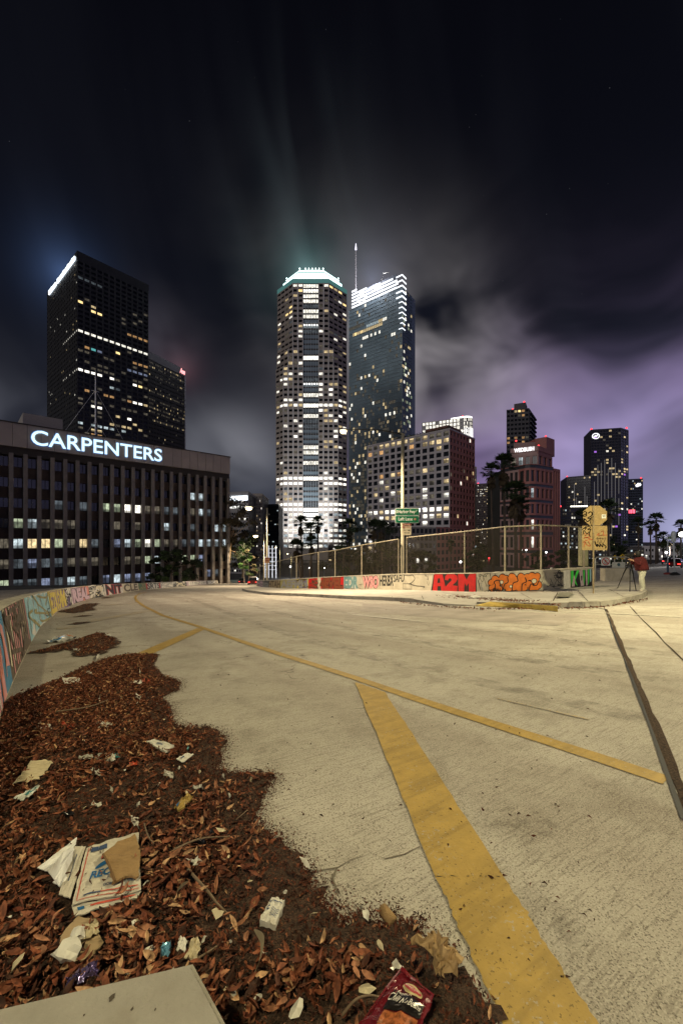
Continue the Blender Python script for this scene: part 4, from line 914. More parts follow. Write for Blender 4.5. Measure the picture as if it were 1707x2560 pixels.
# ---- octagonal tower with the lit crown
def crown_tower():
    d = 300.0; b = Bld('crown_tower', 'tall central tower with cut corners, lit lower floors and brilliant white crown', (W2(780, d + 27).x, d + 27, -12.5))
    w = pm('tan_granite', (.34, .29, .25), .65, 0, .12, .2); pr = pm('pale_metal_fin', (.50, .47, .44), .45, .2, .1, .3); gl = pm('centre_mullion', (.40, .42, .44), .4, .3)
    core = pm('tower_core', (.04, .038, .036), .7)
    xl, xr = W2(690, d + 7).x, W2(867, d + 7).x; xc = (xl + xr) / 2; hw = (xr - xl) / 2
    z0 = -12.5
    def zpx(py, dd=d): return CZ + (HY - py) * dd / F
    tiers = [(z0, zpx(915), 4, (849 - 711) / 2 * d / F), (zpx(915), zpx(872), 3, 57 * d / F), (zpx(872), zpx(707), 2, 45.5 * d / F)]
    gw = 19.0 * d / F                                  # half width of the glazed centre strip
    fh = 3.95
    def oct_(h, c): # half width of bounding square, half width of front face
        e = c
        return [(xc - e, d), (xc + e, d), (xc + h, d + (h - e)), (xc + h, d + h + e), (xc + e, d + 2 * h), (xc - e, d + 2 * h), (xc - h, d + h + e), (xc - h, d + (h - e))]
    brightrows = {}
    g0 = random.Random(11)
    for za, zb, nc, fw in tiers:
        rows = round((zb - za) / fh); P = [Vector(p) for p in oct_(hw, fw)]
        ins = [Vector((xc + (p.x - xc) * .955, d + hw + (p.y - d - hw) * .955)) for p in P]
        b.core(ins, za, zb, core)
        def lowband(zz): return zz
        def mk(rowz):
            def lit(r, c, g, rows=rows, za=za, zb=zb):
                zz = zb - (r + .5) * (zb - za) / rows; py = HY - (zz - CZ) * F / d
                h = int((py - 600) / 13.2)
                if py > 1285 and py < 1400: return g.choice(['bright', 'white', 'white', 'cool', 'white', None])
                if 1258 < py < 1285: return 'bright'
                if 1195 < py < 1212: return 'bright' if g.random() < .85 else None
                if 1005 < py < 1020: return 'bright' if g.random() < .75 else 'warm'
                if py < 800: return g.choice(['warm', 'dim', 'white', 'amber']) if g.random() < .33 else None
                if 930 < py < 1110: return g.choice(['white', 'bright', 'white', 'dim', 'warm']) if g.random() < .36 else None
                return g.choice(['white', 'dim', 'warm', 'dimc']) if g.random() < .26 else ('dimc' if py > 1215 and g.random() < .5 else None)
            return lit
        cw = (fw - gw) / nc
        b.face(P[0], Vector((xc - gw, d)), za, zb, nc, rows, w, .74, .52, .30, .5, mk(0), pr, pdepth=.35)
        b.face(Vector((xc + gw, d)), P[1], za, zb, nc, rows, w, .74, .52, .30, .5, mk(0), pr, pdepth=.35)
        nside = max(1, 5 - nc + 1)
        b.face(P[7], P[0], za, zb, nside, rows, w, .80, .45, .30, .4, mk(0), w)
        b.face(P[1], P[2], za, zb, nside, rows, w, .80, .45, .30, .4, mk(0), w)
        b.face(P[6], P[7], za, zb, 4, rows, w, .7, .45, .30, .4, sr(.15, 'warm'), w)
        b.face(P[2], P[3], za, zb, 4, rows, w, .7, .45, .30, .4, sr(.2, 'dim'), w)
        # glazed centre strip, set back
        def litc(r, c, g, rows=rows, za=za, zb=zb, st={}):
            zz = zb - (r + .5) * (zb - za) / rows; py = HY - (zz - CZ) * F / d; kk = (round(py, 1))
            if kk not in st: st[kk] = g.random()
            q = st[kk]
            if py > 1262 and py < 1330: return 'bright'
            if 890 < py < 900 or 1006 < py < 1020 or 1192 < py < 1204: return 'bright'
            if py < 800: return 'white' if q < .36 else ('dimc' if q < .75 else 'tint')
            if py > 1330: return 'cool' if q < .5 else 'white'
            return 'white' if q < .22 else ('dimc' if q < .5 else 'tint')
        b.face(Vector((xc - gw, d + .4)), Vector((xc + gw, d + .4)), za, zb, 6, rows, core, .86, .72, .14, .3, litc, gl)
    # crown: stepped, glowing bands, ledges given a painted teal halo
    zb = tiers[-1][1]; cm = em('crown_white', (.74, 1.0, .97), 3.6, True); cm2 = em('crown_top', (.86, 1.0, .97), 4.5, True); led = em('crown_ledge_halo', (.20, .55, .52), .28)
    def ring(h, c, za, zb_, mat, name, h2=None, c2=None):
        P = oct_(h, c); Q = oct_(h2 if h2 else h, c2 if c2 else c); off = hw - h; off2 = hw - (h2 if h2 else h)
        P = [(p[0], p[1] + off) for p in P]; Q = [(p[0], p[1] + off2) for p in Q]
        mb = MB(); nP = len(P)
        for i in range(nP): j = (i + 1) % nP; mb.poly([(*P[i], za), (*P[j], za), (*Q[j], zb_), (*Q[i], zb_)])
        mb.poly([(*q, zb_) for q in Q]); mb.build(name, mat, b.root)
    h0 = hw; c0 = 45.5 * d / F
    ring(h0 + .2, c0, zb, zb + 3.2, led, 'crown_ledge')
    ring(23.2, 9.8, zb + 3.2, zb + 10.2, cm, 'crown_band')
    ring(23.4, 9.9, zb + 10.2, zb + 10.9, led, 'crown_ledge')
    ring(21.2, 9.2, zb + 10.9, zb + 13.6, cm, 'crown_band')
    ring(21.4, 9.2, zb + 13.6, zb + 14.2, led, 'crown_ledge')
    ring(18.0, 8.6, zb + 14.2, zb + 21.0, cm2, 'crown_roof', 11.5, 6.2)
    Pt = oct_(20.5, 9.0)
    for i in range(8):
        mb = MB(); q = Pt[i]; mb.lathe((q[0], q[1] + hw - 20.5, zb + 14.0), [(.3, 0), (.3, 1.0), (.55, 1.1), (.55, 1.6), (.2, 2.0)], 6); mb.build('crown_finial', cm, b.root)
    for i, xx in enumerate((-.9, -.45, 0, .45, .9)):
        mb = MB(); mb.box((xc + xx * 6, d + hw - 11.4, zb + 21.4), (.5, .5, 1.3)); mb.build('crown_finial', cm2, b.root)
    # bracket lights on the centre strip
    for py in (726, 813, 960):
        z_ = zpx(py)
        for k_ in range(6): mb = MB(); mb.box((xc - gw + 2 * gw * (k_ + .5) / 6, d - .6, z_), (.8, .8, .8)); mb.build('strip_lamp', em('strip_lamp_white', (1, .97, .9), 3.0), b.root)
    b.finish(300)
    # facade floodlights on the plaza (the lower floors are floodlit)
    for sx in (-13, 0, 13):
        l = bpy.data.lights.new('floodlight', 'SPOT'); l.energy = 90000; l.spot_size = R(75); l.spot_blend = .8; l.color = (.95, .97, 1.0); l.shadow_soft_size = 1.0
        o = bpy.data.objects.new('floodlight', l); COL.objects.link(o); o.parent = b.root
        p = Vector((xc + sx, d - 30, -11)); o.location = p - b.root.location; o.rotation_euler = (Vector((xc + sx * 1.15, d, 30)) - p).to_track_quat('-Z', 'Y').to_euler()
    # base hall
    mb = MB(); mb.prism([(xc - 30, d - 8), (xc + 30, d - 8), (xc + 30, d - .6), (xc - 30, d - .6)], -12.5, -4.5); mb.build('entrance_hall', pm('hall_stone', (.40, .36, .32), .7), b.root)
crown_tower()

# ---- tall blue glass tower with lit sail top and spire
def sail_tower():
    C_ = W2(1005, 424); A_ = W2(872, 468); t = (C_ - A_).normalized(); n = Vector((t.y, -t.x)); L = (C_ - A_).length; E = C_ - n * 22
    b = Bld('glass_tower', 'blue glass skyscraper with glowing white striped top and thin spire behind the central tower', (C_.x, C_.y, -12.5))
    gm = pm('blue_curtain_wall', (.24, .30, .33), .4, .1, .2, .05, spec=.6); line = pm('floor_line', (.34, .40, .42), .4, .3)
    ln = em('floor_edge_glow', (.55, .75, .85), .10)
    zt = 271.0
    b.core(rectfoot(A_, C_, 30, .35), -12.5, zt, gm)
    rows = 70; fh = (zt + 12.5) / rows
    def lit(r, c, g):
        if r == 7 and 1 < c < 17: return 'warm' if g.random() < .85 else 'amber'
        if r == 6 and 8 < c < 15: return 'cool'
        if r == 6 and 15 <= c < 19: return g.choice(['warm', 'white'])
        if r == 5 and c < 8: return 'dim'
        if r == 9 and 5 < c < 16 and c % 2: return 'white'
        p = .05 if r < 20 else (.16 if r < 28 else (.34 if r < 44 else .42))
        return g.choice(['warm', 'dim', 'dim', 'white', 'dim', 'dim']) if g.random() < p else None
    b.face(A_, C_, -12.5, zt, 26, rows, gm, .80, .80, .1, .12, lambda r, c, g: lit(r, c, g) or 'tint', False, span=False)
    mb = MB()
    for r in range(rows + 1): mb.fbox(A_, t, n, 0, L, -.2, .12, -12.5 + r * fh - .16, -12.5 + r * fh + .16)
    te = (E - C_).normalized(); ne = Vector((te.y, -te.x))
    for r in range(rows + 1): mb.fbox(C_, te, ne, 0, 22, -.2, .12, -12.5 + r * fh - .16, -12.5 + r * fh + .16)
    tag(mb.build('floor_line', line, b.root), kind='stuff')
    b.face(C_, E, -12.5, zt, 7, rows, gm, .85, .7, .15, .12, lambda r, c, g: g.choice(['warm', 'green', 'white', 'dim']) if g.random() < (.4 if 16 < r < 40 else .2) else 'tint', False, span=False)
    for c in (0, L * .25, L * .5, L * .75, L): mb = MB(); mb.fbox(A_, t, n, c - .15, c + .15, -.1, .2, -12.5, zt); mb.build('vertical_fin', line, b.root)
    sm = em('sail_strip_white', (.90, .94, 1.0), 1.9, True)
    ends = [.97, 1.0, .98, .90, .38, .17]
    for k_, e in enumerate(ends):
        z_ = zt + 1.4 + k_ * 3.7; mb = MB(); mb.fbox(A_, t, n, .06 * L, e * L * .93, -.6, .25, z_, z_ + 1.5); mb.build('light_strip', sm, b.root)
    mb = MB(); mb.fbox(A_, t, n, .05 * L, L * .90, -1.4, -.65, zt, zt + 17); mb.build('sail_frame', pm('sail_frame_grey', (.10, .11, .13), .5), b.root)
    for k_ in range(11):                                # chevron strips down the corner
        z_ = zt + 12 - k_ * 5.6; w_ = (.10 if k_ < 5 else .055) * L; mb = MB()
        if k_ > 7 and k_ % 2: w_ *= .5
        mb.fbox(A_, t, n, L - w_, L + .3, .1, .6, z_, z_ + (1.2 if k_ < 5 else .55)); mb.fbox(C_, te, ne, -.2, 8 if k_ < 9 else 6, .1, .6, z_, z_ + (1.2 if k_ < 5 else .55)); mb.build('light_strip', sm, b.root)
    # round emblem on the strips
    q = A_ + t * (.27 * L) + n * .7; mb = MB()
    def arc(r, a0, a1, w_, nn=28, cz_=zt + 8.5, sx=1.0):
        for i in range(nn):
            aa = [a0 + (a1 - a0) * (i + j) / nn for j in (0, 1)]; pts = []
            for a, rr in ((aa[0], r - w_), (aa[1], r - w_), (aa[1], r + w_), (aa[0], r + w_)):
                p = q + t * (rr * sx * math.cos(a)); pts.append((p.x, p.y, cz_ + rr * math.sin(a)))
            mb.poly(pts)
    arc(6.3, 0, 2 * math.pi, .5); arc(3.2, .6, 3.6, .8, 14); q = q + t * 1.2; arc(3.0, 3.8, 6.4, .9, 14, zt + 7.6)
    mb.build('emblem', em('emblem_white', (.95, .97, 1.0), 1.8), b.root)
    # spire
    sx, sy = W2(889.5, 466); zb = zt + 2; zs = CZ + (HY - 609) * .466
    mb = MB(); mb.tube([(sx, sy, zb), (sx, sy, zb + 20), (sx, sy, zs - 12), (sx, sy, zs)], [.9, .85, .6, .25], 8); mb.build('spire', pm('spire_steel', (.62, .60, .62), .35, .4), b.root)
    mb = MB(); mb.tube([(sx, sy, zb + 1), (sx, sy, zb + 16)], [.98, .92], 8); mb.build('spire_base_light', em('spire_red', (1, .16, .18), .6), b.root)
    mb = MB(); mb.tube([(sx, sy, zs - 7), (sx, sy, zs - 5), (sx, sy, zs + .5)], [.9, .8, .2], 8); mb.build('spire_tip', em('spire_tip_white', (.85, .82, 1.0), 2.5), b.root)
    l = bpy.data.lights.new('spire_light', 'POINT'); l.energy = 60000; l.color = (.9, .9, 1); l.shadow_soft_size = 2; o = bpy.data.objects.new('spire_light', l); COL.objects.link(o); o.parent = b.root; o.location = Vector((sx + 14, sy - 26, zb + 16)) - b.root.location
    q2 = A_ + t * (.62 * L); mb = MB(); mb.tube([(q2.x, q2.y, zt + 15), (q2.x + 3, q2.y - 2, zt + 24), (q2.x + 9, q2.y - 6, zt + 23)], .3, 5); mb.build('roof_crane', M_METAL, b.root)
    b.finish(120)
sail_tower()

# ---- grid faced hotel block
def grid_hotel():
    C_ = W2(1124, 194); A_ = W2(918, 230); t = (C_ - A_).normalized(); n = Vector((t.y, -t.x)); E = C_ - n * 27.0
    b = Bld('grid_hotel', 'stepped hotel block with square window grid, grey front face and red granite side', (C_.x, C_.y, -12.5))  # red of the side is reddish street light put into its colour, not granite
    w1 = pm('pale_grey_grid', (.52, .48, .48), .7, 0, .08, .3); w2 = pm('red_lit_grid', (.36, .145, .12), .65, 0, .12, .3); core = pm('hotel_core', (.03, .028, .027), .7)  # w2 puts reddish street light into the colour of side and podium
    zt = CZ + (HY - 1070) * .194; zr0 = zt - 1.2
    b.core(rectfoot(A_, C_, 27, .6), -12.5, zt - .3, core)
    def lit(r, c, g):
        if r == 0: return g.choice(['warm', 'dim', 'dim', 'warm', 'white'])
        if r == 1: return g.choice(['orange', 'dim', 'dim', None]) if c < 9 else 'warm'
        if r == 11: return g.choice(['white', 'warm', 'white'])
        if r == 12: return g.choice(['white', 'dim', 'warm', None])
        if r == 5: return g.choice(['warm', 'dim', 'orange', None, 'dim'])
        if r == 16: return g.choice(['warm', 'white', None])
        if r == 9: return g.choice(['white', 'dim', None])
        return g.choice(['warm', 'dim', 'white', 'dim']) if g.random() < (.12 if r < 7 else .28) else None
    def at(zz): return zz
    b.face(A_, C_, -11.5, zt - .6, 13, 20, w1, .70, .66, .20, .5, lit, None, pdepth=.02)
    b.face(C_, E, -11.5, zt - .6, 8, 20, w2, .62, .58, .24, .4, lambda r, c, g: g.choice(['warm', 'dim', 'dim', 'white']) if g.random() < .10 else None, None, pdepth=.02)
    te = (E - C_).normalized(); ne = Vector((te.y, -te.x)); mb = MB(); mb.fbox(A_, t, n, 0, (C_ - A_).length + .2, -.6, .22, zt - .6, zt); mb.fbox(C_, te, ne, 0, 27, -.6, .2, zt - .62, zt - .02); mb.build('roof_edge', w1, b.root)
    # roof planting and plant room
    pr_ = rectfoot(C_ - t * 16 - n * 4, C_ - t * 3 - n * 4, 14); b.core(pr_, zt, zt + 3.0, pm('plant_room_red', (.20, .09, .075), .8), 'plant_room')
    # rooms blue-lit row
    for c in (7, 8, 9):
        mb = MB(); u_ = (c + .12) * (C_ - A_).length / 13; mb.fbox(A_, t, n, u_, u_ + 2.0, -.44, -.36, zt - 38.4, zt - 37.6); mb.build('room_light', em('room_blue_white', (.85, .85, 1), 4.0), b.root)
    # podium in front of the right side
    P0 = W2(1091, 182); P1 = W2(1179, 205); b.core([P0 + Vector((.4, .4)), P1 + Vector((-.3, .4)), P1 + Vector((-6, 12)), P0 + Vector((-6, 14))], -12.5, CZ + (HY - 1318) * .185 - .3, core, 'podium_core')
    b.face(P0, P1, -12.5, CZ + (HY - 1318) * .185, 9, 6, w2, .62, .58, .24, .35, lambda r, c, g: 'dim' if g.random() < .08 else None, None, pdepth=.02)
    Q0 = W2(975, 176); b.core([Q0 + Vector((.4, .4)), P0 + Vector((-.4, .4)), P0 + Vector((-6, 14)), Q0 + Vector((-5, 14))], -12.5, CZ + (HY - 1318) * .180, core, 'podium_core')
    b.face(Q0, P0, -12.5, CZ + (HY - 1318) * .180, 11, 6, pm('podium_dark', (.16, .14, .13), .7), .7, .6, .2, .35, lambda r, c, g: 'white' if r == 4 and g.random() < .3 else ('dim' if g.random() < .1 else None), None, pdepth=.02)
    b.finish(300)
    g = W2(1112, 200); mb = MB()
    rg = random.Random(5); g2 = thing('roof_garden_hedge', 'low dark planting along the roof edge of the grid faced hotel', 'plant', (g.x, g.y, zt))
    mb = MB()
    for i in range(900):
        u_ = rg.uniform(.35, .98) * (C_ - A_).length; q = A_ + t * u_ - n * rg.uniform(.6, 2.5); zz = zt + rg.uniform(0, 1.5) * (0.5 + .5 * math.sin(u_ * 1.7) ** 2)
        a = Vector((rg.gauss(0, 1), rg.gauss(0, 1), rg.gauss(0, 1))).normalized() * .28; c_ = Vector((rg.gauss(0, 1), rg.gauss(0, 1), rg.gauss(0, 1))).normalized() * .28; p = Vector((q.x, q.y, zz)); mb.poly([p - a, p + c_, p + a, p - c_])
    mb.build('foliage', pm('hedge_leaf', (.05, .06, .025), .8), g2)
grid_hotel()

# ---- round white-topped tower
def round_tower():
    c = W2(1150, 372); b = Bld('round_corner_tower', 'slim pale tower with rounded end and floodlit white top behind the hotel', (c.x, c.y, -12.5))
    w = pm('white_grid', (.62, .60, .55), .6); core = pm('round_core', (.05, .05, .048), .7)
    def prof(r0, xo):
        P = []
        rc = Vector((W2(1174 + xo, 360).x - r0 * .0, 360 + r0))
        for i in range(13):
            a = -math.pi / 2 - .5 + (math.pi / 2 + .8) * i / 12; P.append(rc + Vector((math.cos(a), math.sin(a))) * r0)
        return P
    segs = [(-12.5, CZ + (HY - 1165) * .36, 8.6, 9, 44), (CZ + (HY - 1165) * .36, CZ + (HY - 1100) * .36, 7.6, 6, 12), (CZ + (HY - 1100) * .36, CZ + (HY - 1043) * .36, 6.6, 3, 6)]
    for i, (za, zb, r0, xo, rows) in enumerate(segs):
        P = prof(r0, xo - 9); P = [P[0] + Vector((-34, 16))] + P + [P[-1] + Vector((-20, 30))]
        ins = [Vector((p.x, p.y)) + Vector((-.2, .45)) for p in P]; b.core(ins, za, zb - .1, core)
        for j in range(len(P) - 1):
            ncol = 12 if j == 0 else (8 if j == len(P) - 2 else 1)
            b.face(P[j], P[j + 1], za, zb, ncol, rows, w, .72, .74, .13, .3, (lambda r, c_, g: g.choice(['white', 'bright', 'white']) if i_ == 2 else (g.choice(['white', 'warm', 'dim']) if g.random() < .22 else None)) if False else (sr(.85, 'white') if i == 2 else sr(.22, 'warm')), None, pdepth=.05)
    zt = segs[-1][1]; P = prof(6.2, -6); P = [P[0] + Vector((-10, 6))] + P + [P[-1] + Vector((-8, 8))]
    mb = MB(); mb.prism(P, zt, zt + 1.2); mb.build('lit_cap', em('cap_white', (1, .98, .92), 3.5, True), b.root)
    q = P[7]
    for i in range(1):
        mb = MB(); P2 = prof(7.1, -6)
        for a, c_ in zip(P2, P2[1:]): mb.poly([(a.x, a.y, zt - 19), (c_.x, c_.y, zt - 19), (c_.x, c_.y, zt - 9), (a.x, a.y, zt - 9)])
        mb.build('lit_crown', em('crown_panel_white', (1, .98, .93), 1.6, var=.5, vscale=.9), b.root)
    beacon(b.root, (P[3].x - 3, P[3].y + 2, zt + 1.2), .6); b.finish(60)
round_tower()

# ---- residential tower behind
def resid():
    A_ = W2(1266, 300); C_ = W2(1322, 296); E = W2(1338, 318); b = Bld('apartment_tower', 'dark narrow apartment tower with two red roof lights rising behind the pink building', (C_.x, C_.y, -12.5))
    zt = CZ + (HY - 1022) * .298; w = pm('slate_wall', (.085, .08, .085), .7); core = pm('slate_core', (.03, .03, .032), .6)
    b.core([A_ + Vector((.6, .8)), C_ + Vector((-.3, .8)), E + Vector((-.8, .2)), A_ + (E - C_)], -12.5, zt, core)
    sp = {(0, 3): 'amber', (0, 2): 'warm', (1, 4): 'orange', (0, 4): 'orange', (1, 3): 'dim', (6, 0): 'orange', (7, 0): 'orange', (6, 2): 'orange', (6, 4): 'orange', (7, 4): 'orange', (8, 4): 'warm'}
    b.face(A_, C_, -12.5, zt, 6, 34, w, .72, .5, .25, .4, lambda r, c, g: sp.get((r, c)) or ('dim' if g.random() < .06 else None), None)
    b.face(C_, E, -12.5, zt, 5, 34, w, .6, .5, .25, .4, sr(.03, 'dim'), None)
    for r in range(34):
        z_ = -12.5 + r * (zt + 12.5) / 34; mb = MB(); tt = (E - C_).normalized(); nn = Vector((tt.y, -tt.x)); mb.fbox(C_, tt, nn, 2, 26, 0.02, 1.2, z_, z_ + 1.1); mb.build('balcony', w, b.root)
    cc = (A_ + C_) / 2; b.core(rectfoot(A_ + Vector((6.5, 2)), C_ + Vector((-1.5, 2)), 12), zt, zt + 5, w, 'roof_house')
    beacon(b.root, (A_.x + 5, A_.y + 1, zt + .2), .7); beacon(b.root, (C_.x - 2.2, C_.y + 3, zt + 5), .7); b.finish(220)
resid()

# ---- pink stepped building with the white sign
def wedbush():
    b = Bld('pink_office_building', 'pink granite office building with curved corner, stepped top and glowing white WEDBUSH sign', (W2(1320, 200).x, 200, -12.5))
    pk = pm('pink_granite', (.40, .165, .14), .65, 0, .1, .3); pk2 = pm('pink_granite_grey', (.40, .26, .235), .65, 0, .1, .3); core = pm('pink_core', (.025, .023, .022), .6); band = pm('dark_band', (.045, .045, .05), .4)
    zp = lambda py, dd=.2: CZ + (HY - py) * dd
    P = [W2(1250, 214), W2(1296, 205), W2(1312, 201), W2(1325, 199.5), W2(1338, 200), W2(1352, 202), W2(1383, 208)]
    C2 = W2(1400, 212)
    ins = [p + Vector((0, .7)) for p in P]
    b.core(ins + [C2 + Vector((-.5, 1)), C2 + Vector((2, 20)), P[0] + Vector((2, 24))], -12.5, zp(1163) - .3, core)
    fl = [(1172, 1205), (1211, 1245), (1250, 1284), (1289, 1325), (1331, 1372), (1376, 1420)]
    zs = [zp(1160)] + [zp((a[1] + c[0]) / 2) for a, c in zip(fl, fl[1:])] + [-12.5]
    def lit(r, c, g): return g.choice(['white', 'dim', 'dimc', 'cool']) if g.random() < .30 else None
    for k_ in range(len(zs) - 1):
        zt_, zb_ = zs[k_], zs[k_ + 1]; hb = (zt_ - zb_) * .14
        for j in range(len(P) - 1):
            ncol = (4, 1, 1, 1, 1, 3)[j]; mat = pk2 if j < 1 else pk
            b.face(P[j], P[j + 1], zb_, zt_ - hb * 1.4, ncol, 1, mat, .60, .74, .12, .6, lit if j < 4 else sr(.12, 'dim'), None, mull=1)
        mb = MB()
        for j in range(len(P) - 1):
            t = (P[j + 1] - P[j]).normalized(); n = Vector((t.y, -t.x)); L = (P[j + 1] - P[j]).length
            mb.fbox(P[j], t, n, 0, L, -.5, -.12, zt_ - hb * 1.4, zt_ - .25, 0)
            mb.fbox(P[j], t, n, -.05, L + .05, -.5, .22, zt_ - .3, zt_, 1)
        mb.build('storey_band', [band, pk], b.root)
    t = (C2 - P[-1]).normalized(); mb = MB()
    b.face(P[-1], C2, -12.5, zp(1163), 3, 1, pk, .6, .94, .03, .6, None, None)
    # stepped top
    T = [W2(1276, 208), W2(1345, 201), W2(1380, 212)]
    b.core([T[0] + Vector((.3, .7)), T[1] + Vector((0, .8)), T[2] + Vector((-.6, .6)), T[2] + Vector((-8, 16)), T[0] + Vector((2, 18))], zp(1165), zp(1120) - .2, core, 'upper_core')
    b.face(T[0], T[1], zp(1160), zp(1135), 4, 1, pk2, .6, .8, .1, .5, lit, None, mull=2); b.face(T[1], T[2], zp(1160), zp(1135), 3, 1, pk, .6, .85, .08, .5, lit, None, mull=1)
    for a, c, m_ in ((T[0], T[1], pk2), (T[1], T[2], pk)):
        t = (c - a).normalized(); n = Vector((t.y, -t.x)); mb = MB(); mb.fbox(a, t, n, 0, (c - a).length, -.5, .1, zp(1135), zp(1132)); mb.fbox(a, t, n, 0, (c - a).length, -.5, -.2, zp(1132), zp(1125)); mb.fbox(a, t, n, 0, (c - a).length, -.5, .2, zp(1125), zp(1113)); mb.build('parapet', m_, b.root)
    V = [W2(1338, 214), W2(1366, 210), W2(1386, 216)]
    b.core([V[0], V[1], V[2], V[2] + Vector((-6, 12)), V[0] + Vector((0, 12))], zp(1125), zp(1094, .212), pk, 'roof_tower'); b.core([W2(1284, 215), W2(1338, 213), W2(1340, 224), W2(1286, 226)], zp(1125), zp(1106, .214), pk2, 'roof_block')
    t = (T[1] - T[0]).normalized(); n = Vector((t.y, -t.x)); L = (T[1] - T[0]).length
    flat_text(b.root, 'sign_letters', 'WEDBUSH', T[0], t, n, L * .14, L * .86, zp(1128.5, .204), zp(1118.5, .204), em('sign_white2', (.95, .97, 1), 1.7, True), .4, .02, .15)
    for q in ((1290, 1104, 215), (1346, 1116, 202), (1364, 1092.5, 212)): p = W(*q); beacon(b.root, (p.x, p.y, p.z), .5)
    b.finish(300)
wedbush()

# ---- wide low block between palms, right towers, low buildings
def simple(name, label, pts, ztop_px, dref, cols, rows, wall, litp, lits, wf=.6, hf=.5, depth=25, extra=None, mull=0, lim=80):
    P = [W2(*p) for p in pts]; zt = CZ + (HY - ztop_px) * dref / F
    b = Bld(name, label, (P[0].x, P[0].y, -12.5)); back = [P[-1] + Vector((P[-1].x * .04, depth)), P[0] + Vector((P[0].x * .04, depth))]
    core = pm('block_core', (.03, .03, .032), .6); b.core([p + Vector((0, .45)) for p in P] + back, -12.5, zt - .2, core)
    for j in range(len(P) - 1):
        b.face(P[j], P[j + 1], -12.5, zt, cols[j], rows, wall, wf, hf, (1 - hf) / 2, .3, lambda r, c, g: (g.choice(lits) if g.random() < (litp[r] if isinstance(litp, dict) and r in litp else (litp.get('d', .1) if isinstance(litp, dict) else litp)) else None), None, mull=mull)
    mb = MB(); mb.prism([p + Vector((0, -.02)) for p in P] + back, zt, zt + .8); mb.build('roof_edge', wall, b.root)
    if extra: extra(b, P, zt)
    b.finish(lim); return b
simple('brown_office_slab', 'broad brown office block with rows of small lights, seen between palms and round tower', [(1190, 330), (1262, 322)], 1210, 326, [22], 36, pm('brown_slab', (.12, .095, .095), .7), {'d': .28, 2: .9, 3: .8}, ['warm', 'dim', 'dim', 'white'], .5, .4, extra=lambda b, P, zt: beacon(b.root, (P[0].x + 2, P[0].y + 1, zt + .8), .6))
def marriott_x(b, P, zt):
    beacon(b.root, (P[0].x + 1, P[0].y + 1, zt + .8), .8); beacon(b.root, (P[-1].x - 1, P[-1].y + 1, zt + 2.5), .8)
    t = (P[1] - P[0]).normalized(); n = Vector((t.y, -t.x)); c_ = P[0] + t * 3.6 + n * .5; mb = MB(); zz = zt - 5.2
    def ring_(r0, r1):
        for i in range(24):
            a, a2 = 2 * math.pi * i / 24, 2 * math.pi * (i + 1) / 24; pts = []
            for an, rr in ((a, r0), (a2, r0), (a2, r1), (a, r1)): q = c_ + t * (rr * 1.15 * math.cos(an)); pts.append((q.x, q.y, zz + rr * math.sin(an)))
            mb.poly(pts)
    ring_(2.0, 2.6); ring_(.0, .9)
    for an in (.6, 3.7): 
        q0 = c_ + t * (math.cos(an) * 2.2); q1 = c_ + t * (math.cos(an) * .7); mb.poly([(q0.x, q0.y, zz + 2.1 * math.sin(an) - .5), (q1.x, q1.y, zz - .4), (q1.x, q1.y, zz + .6), (q0.x, q0.y, zz + 2.1 * math.sin(an) + .5)])
    mb.build('round_emblem', em('emblem_white', (.95, .97, 1.0), 1.8), b.root)
    g = random.Random(9); L = (P[1] - P[0]).length
    for i in range(16):
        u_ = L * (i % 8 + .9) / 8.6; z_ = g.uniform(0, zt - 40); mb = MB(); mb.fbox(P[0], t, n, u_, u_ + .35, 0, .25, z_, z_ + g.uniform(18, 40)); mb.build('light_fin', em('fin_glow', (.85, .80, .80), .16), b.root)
grey = pm('charcoal_glass_wall', (.050, .048, .060), .4, .2, .15, .1)
simple('hotel_tower', 'tallest charcoal glass tower at right with round white emblem and red roof lights', [(1477, 350), (1552, 344), (1571, 352)], 1076, 350, [10, 3], 44, grey, {'d': .06, 7: .25, 11: .3, 13: .3, 14: .6, 15: .5, 25: .2, 27: .25, 33: .3, 36: .4}, ['warm'] * 6 + ['white', 'dim', 'dim', 'violet'], .85, .6, extra=marriott_x, lim=200)
def fins(b, P, zt):
    t = (P[1] - P[0]).normalized(); n = Vector((t.y, -t.x)); g = random.Random(4); L = (P[1] - P[0]).length
    for i in range(11):
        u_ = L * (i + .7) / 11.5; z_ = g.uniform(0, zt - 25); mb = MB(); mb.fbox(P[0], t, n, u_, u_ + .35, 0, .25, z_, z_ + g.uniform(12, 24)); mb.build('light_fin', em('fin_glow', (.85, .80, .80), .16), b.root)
    beacon(b.root, (P[0].x + .5, P[0].y, zt + .8), .6)
simple('hotel_wing', 'lower charcoal wing joined to the left of the tallest tower at right', [(1416, 362), (1476, 351)], 1192, 356, [14], 30, grey, .05, ['white', 'warm'], .85, .6, extra=fins)
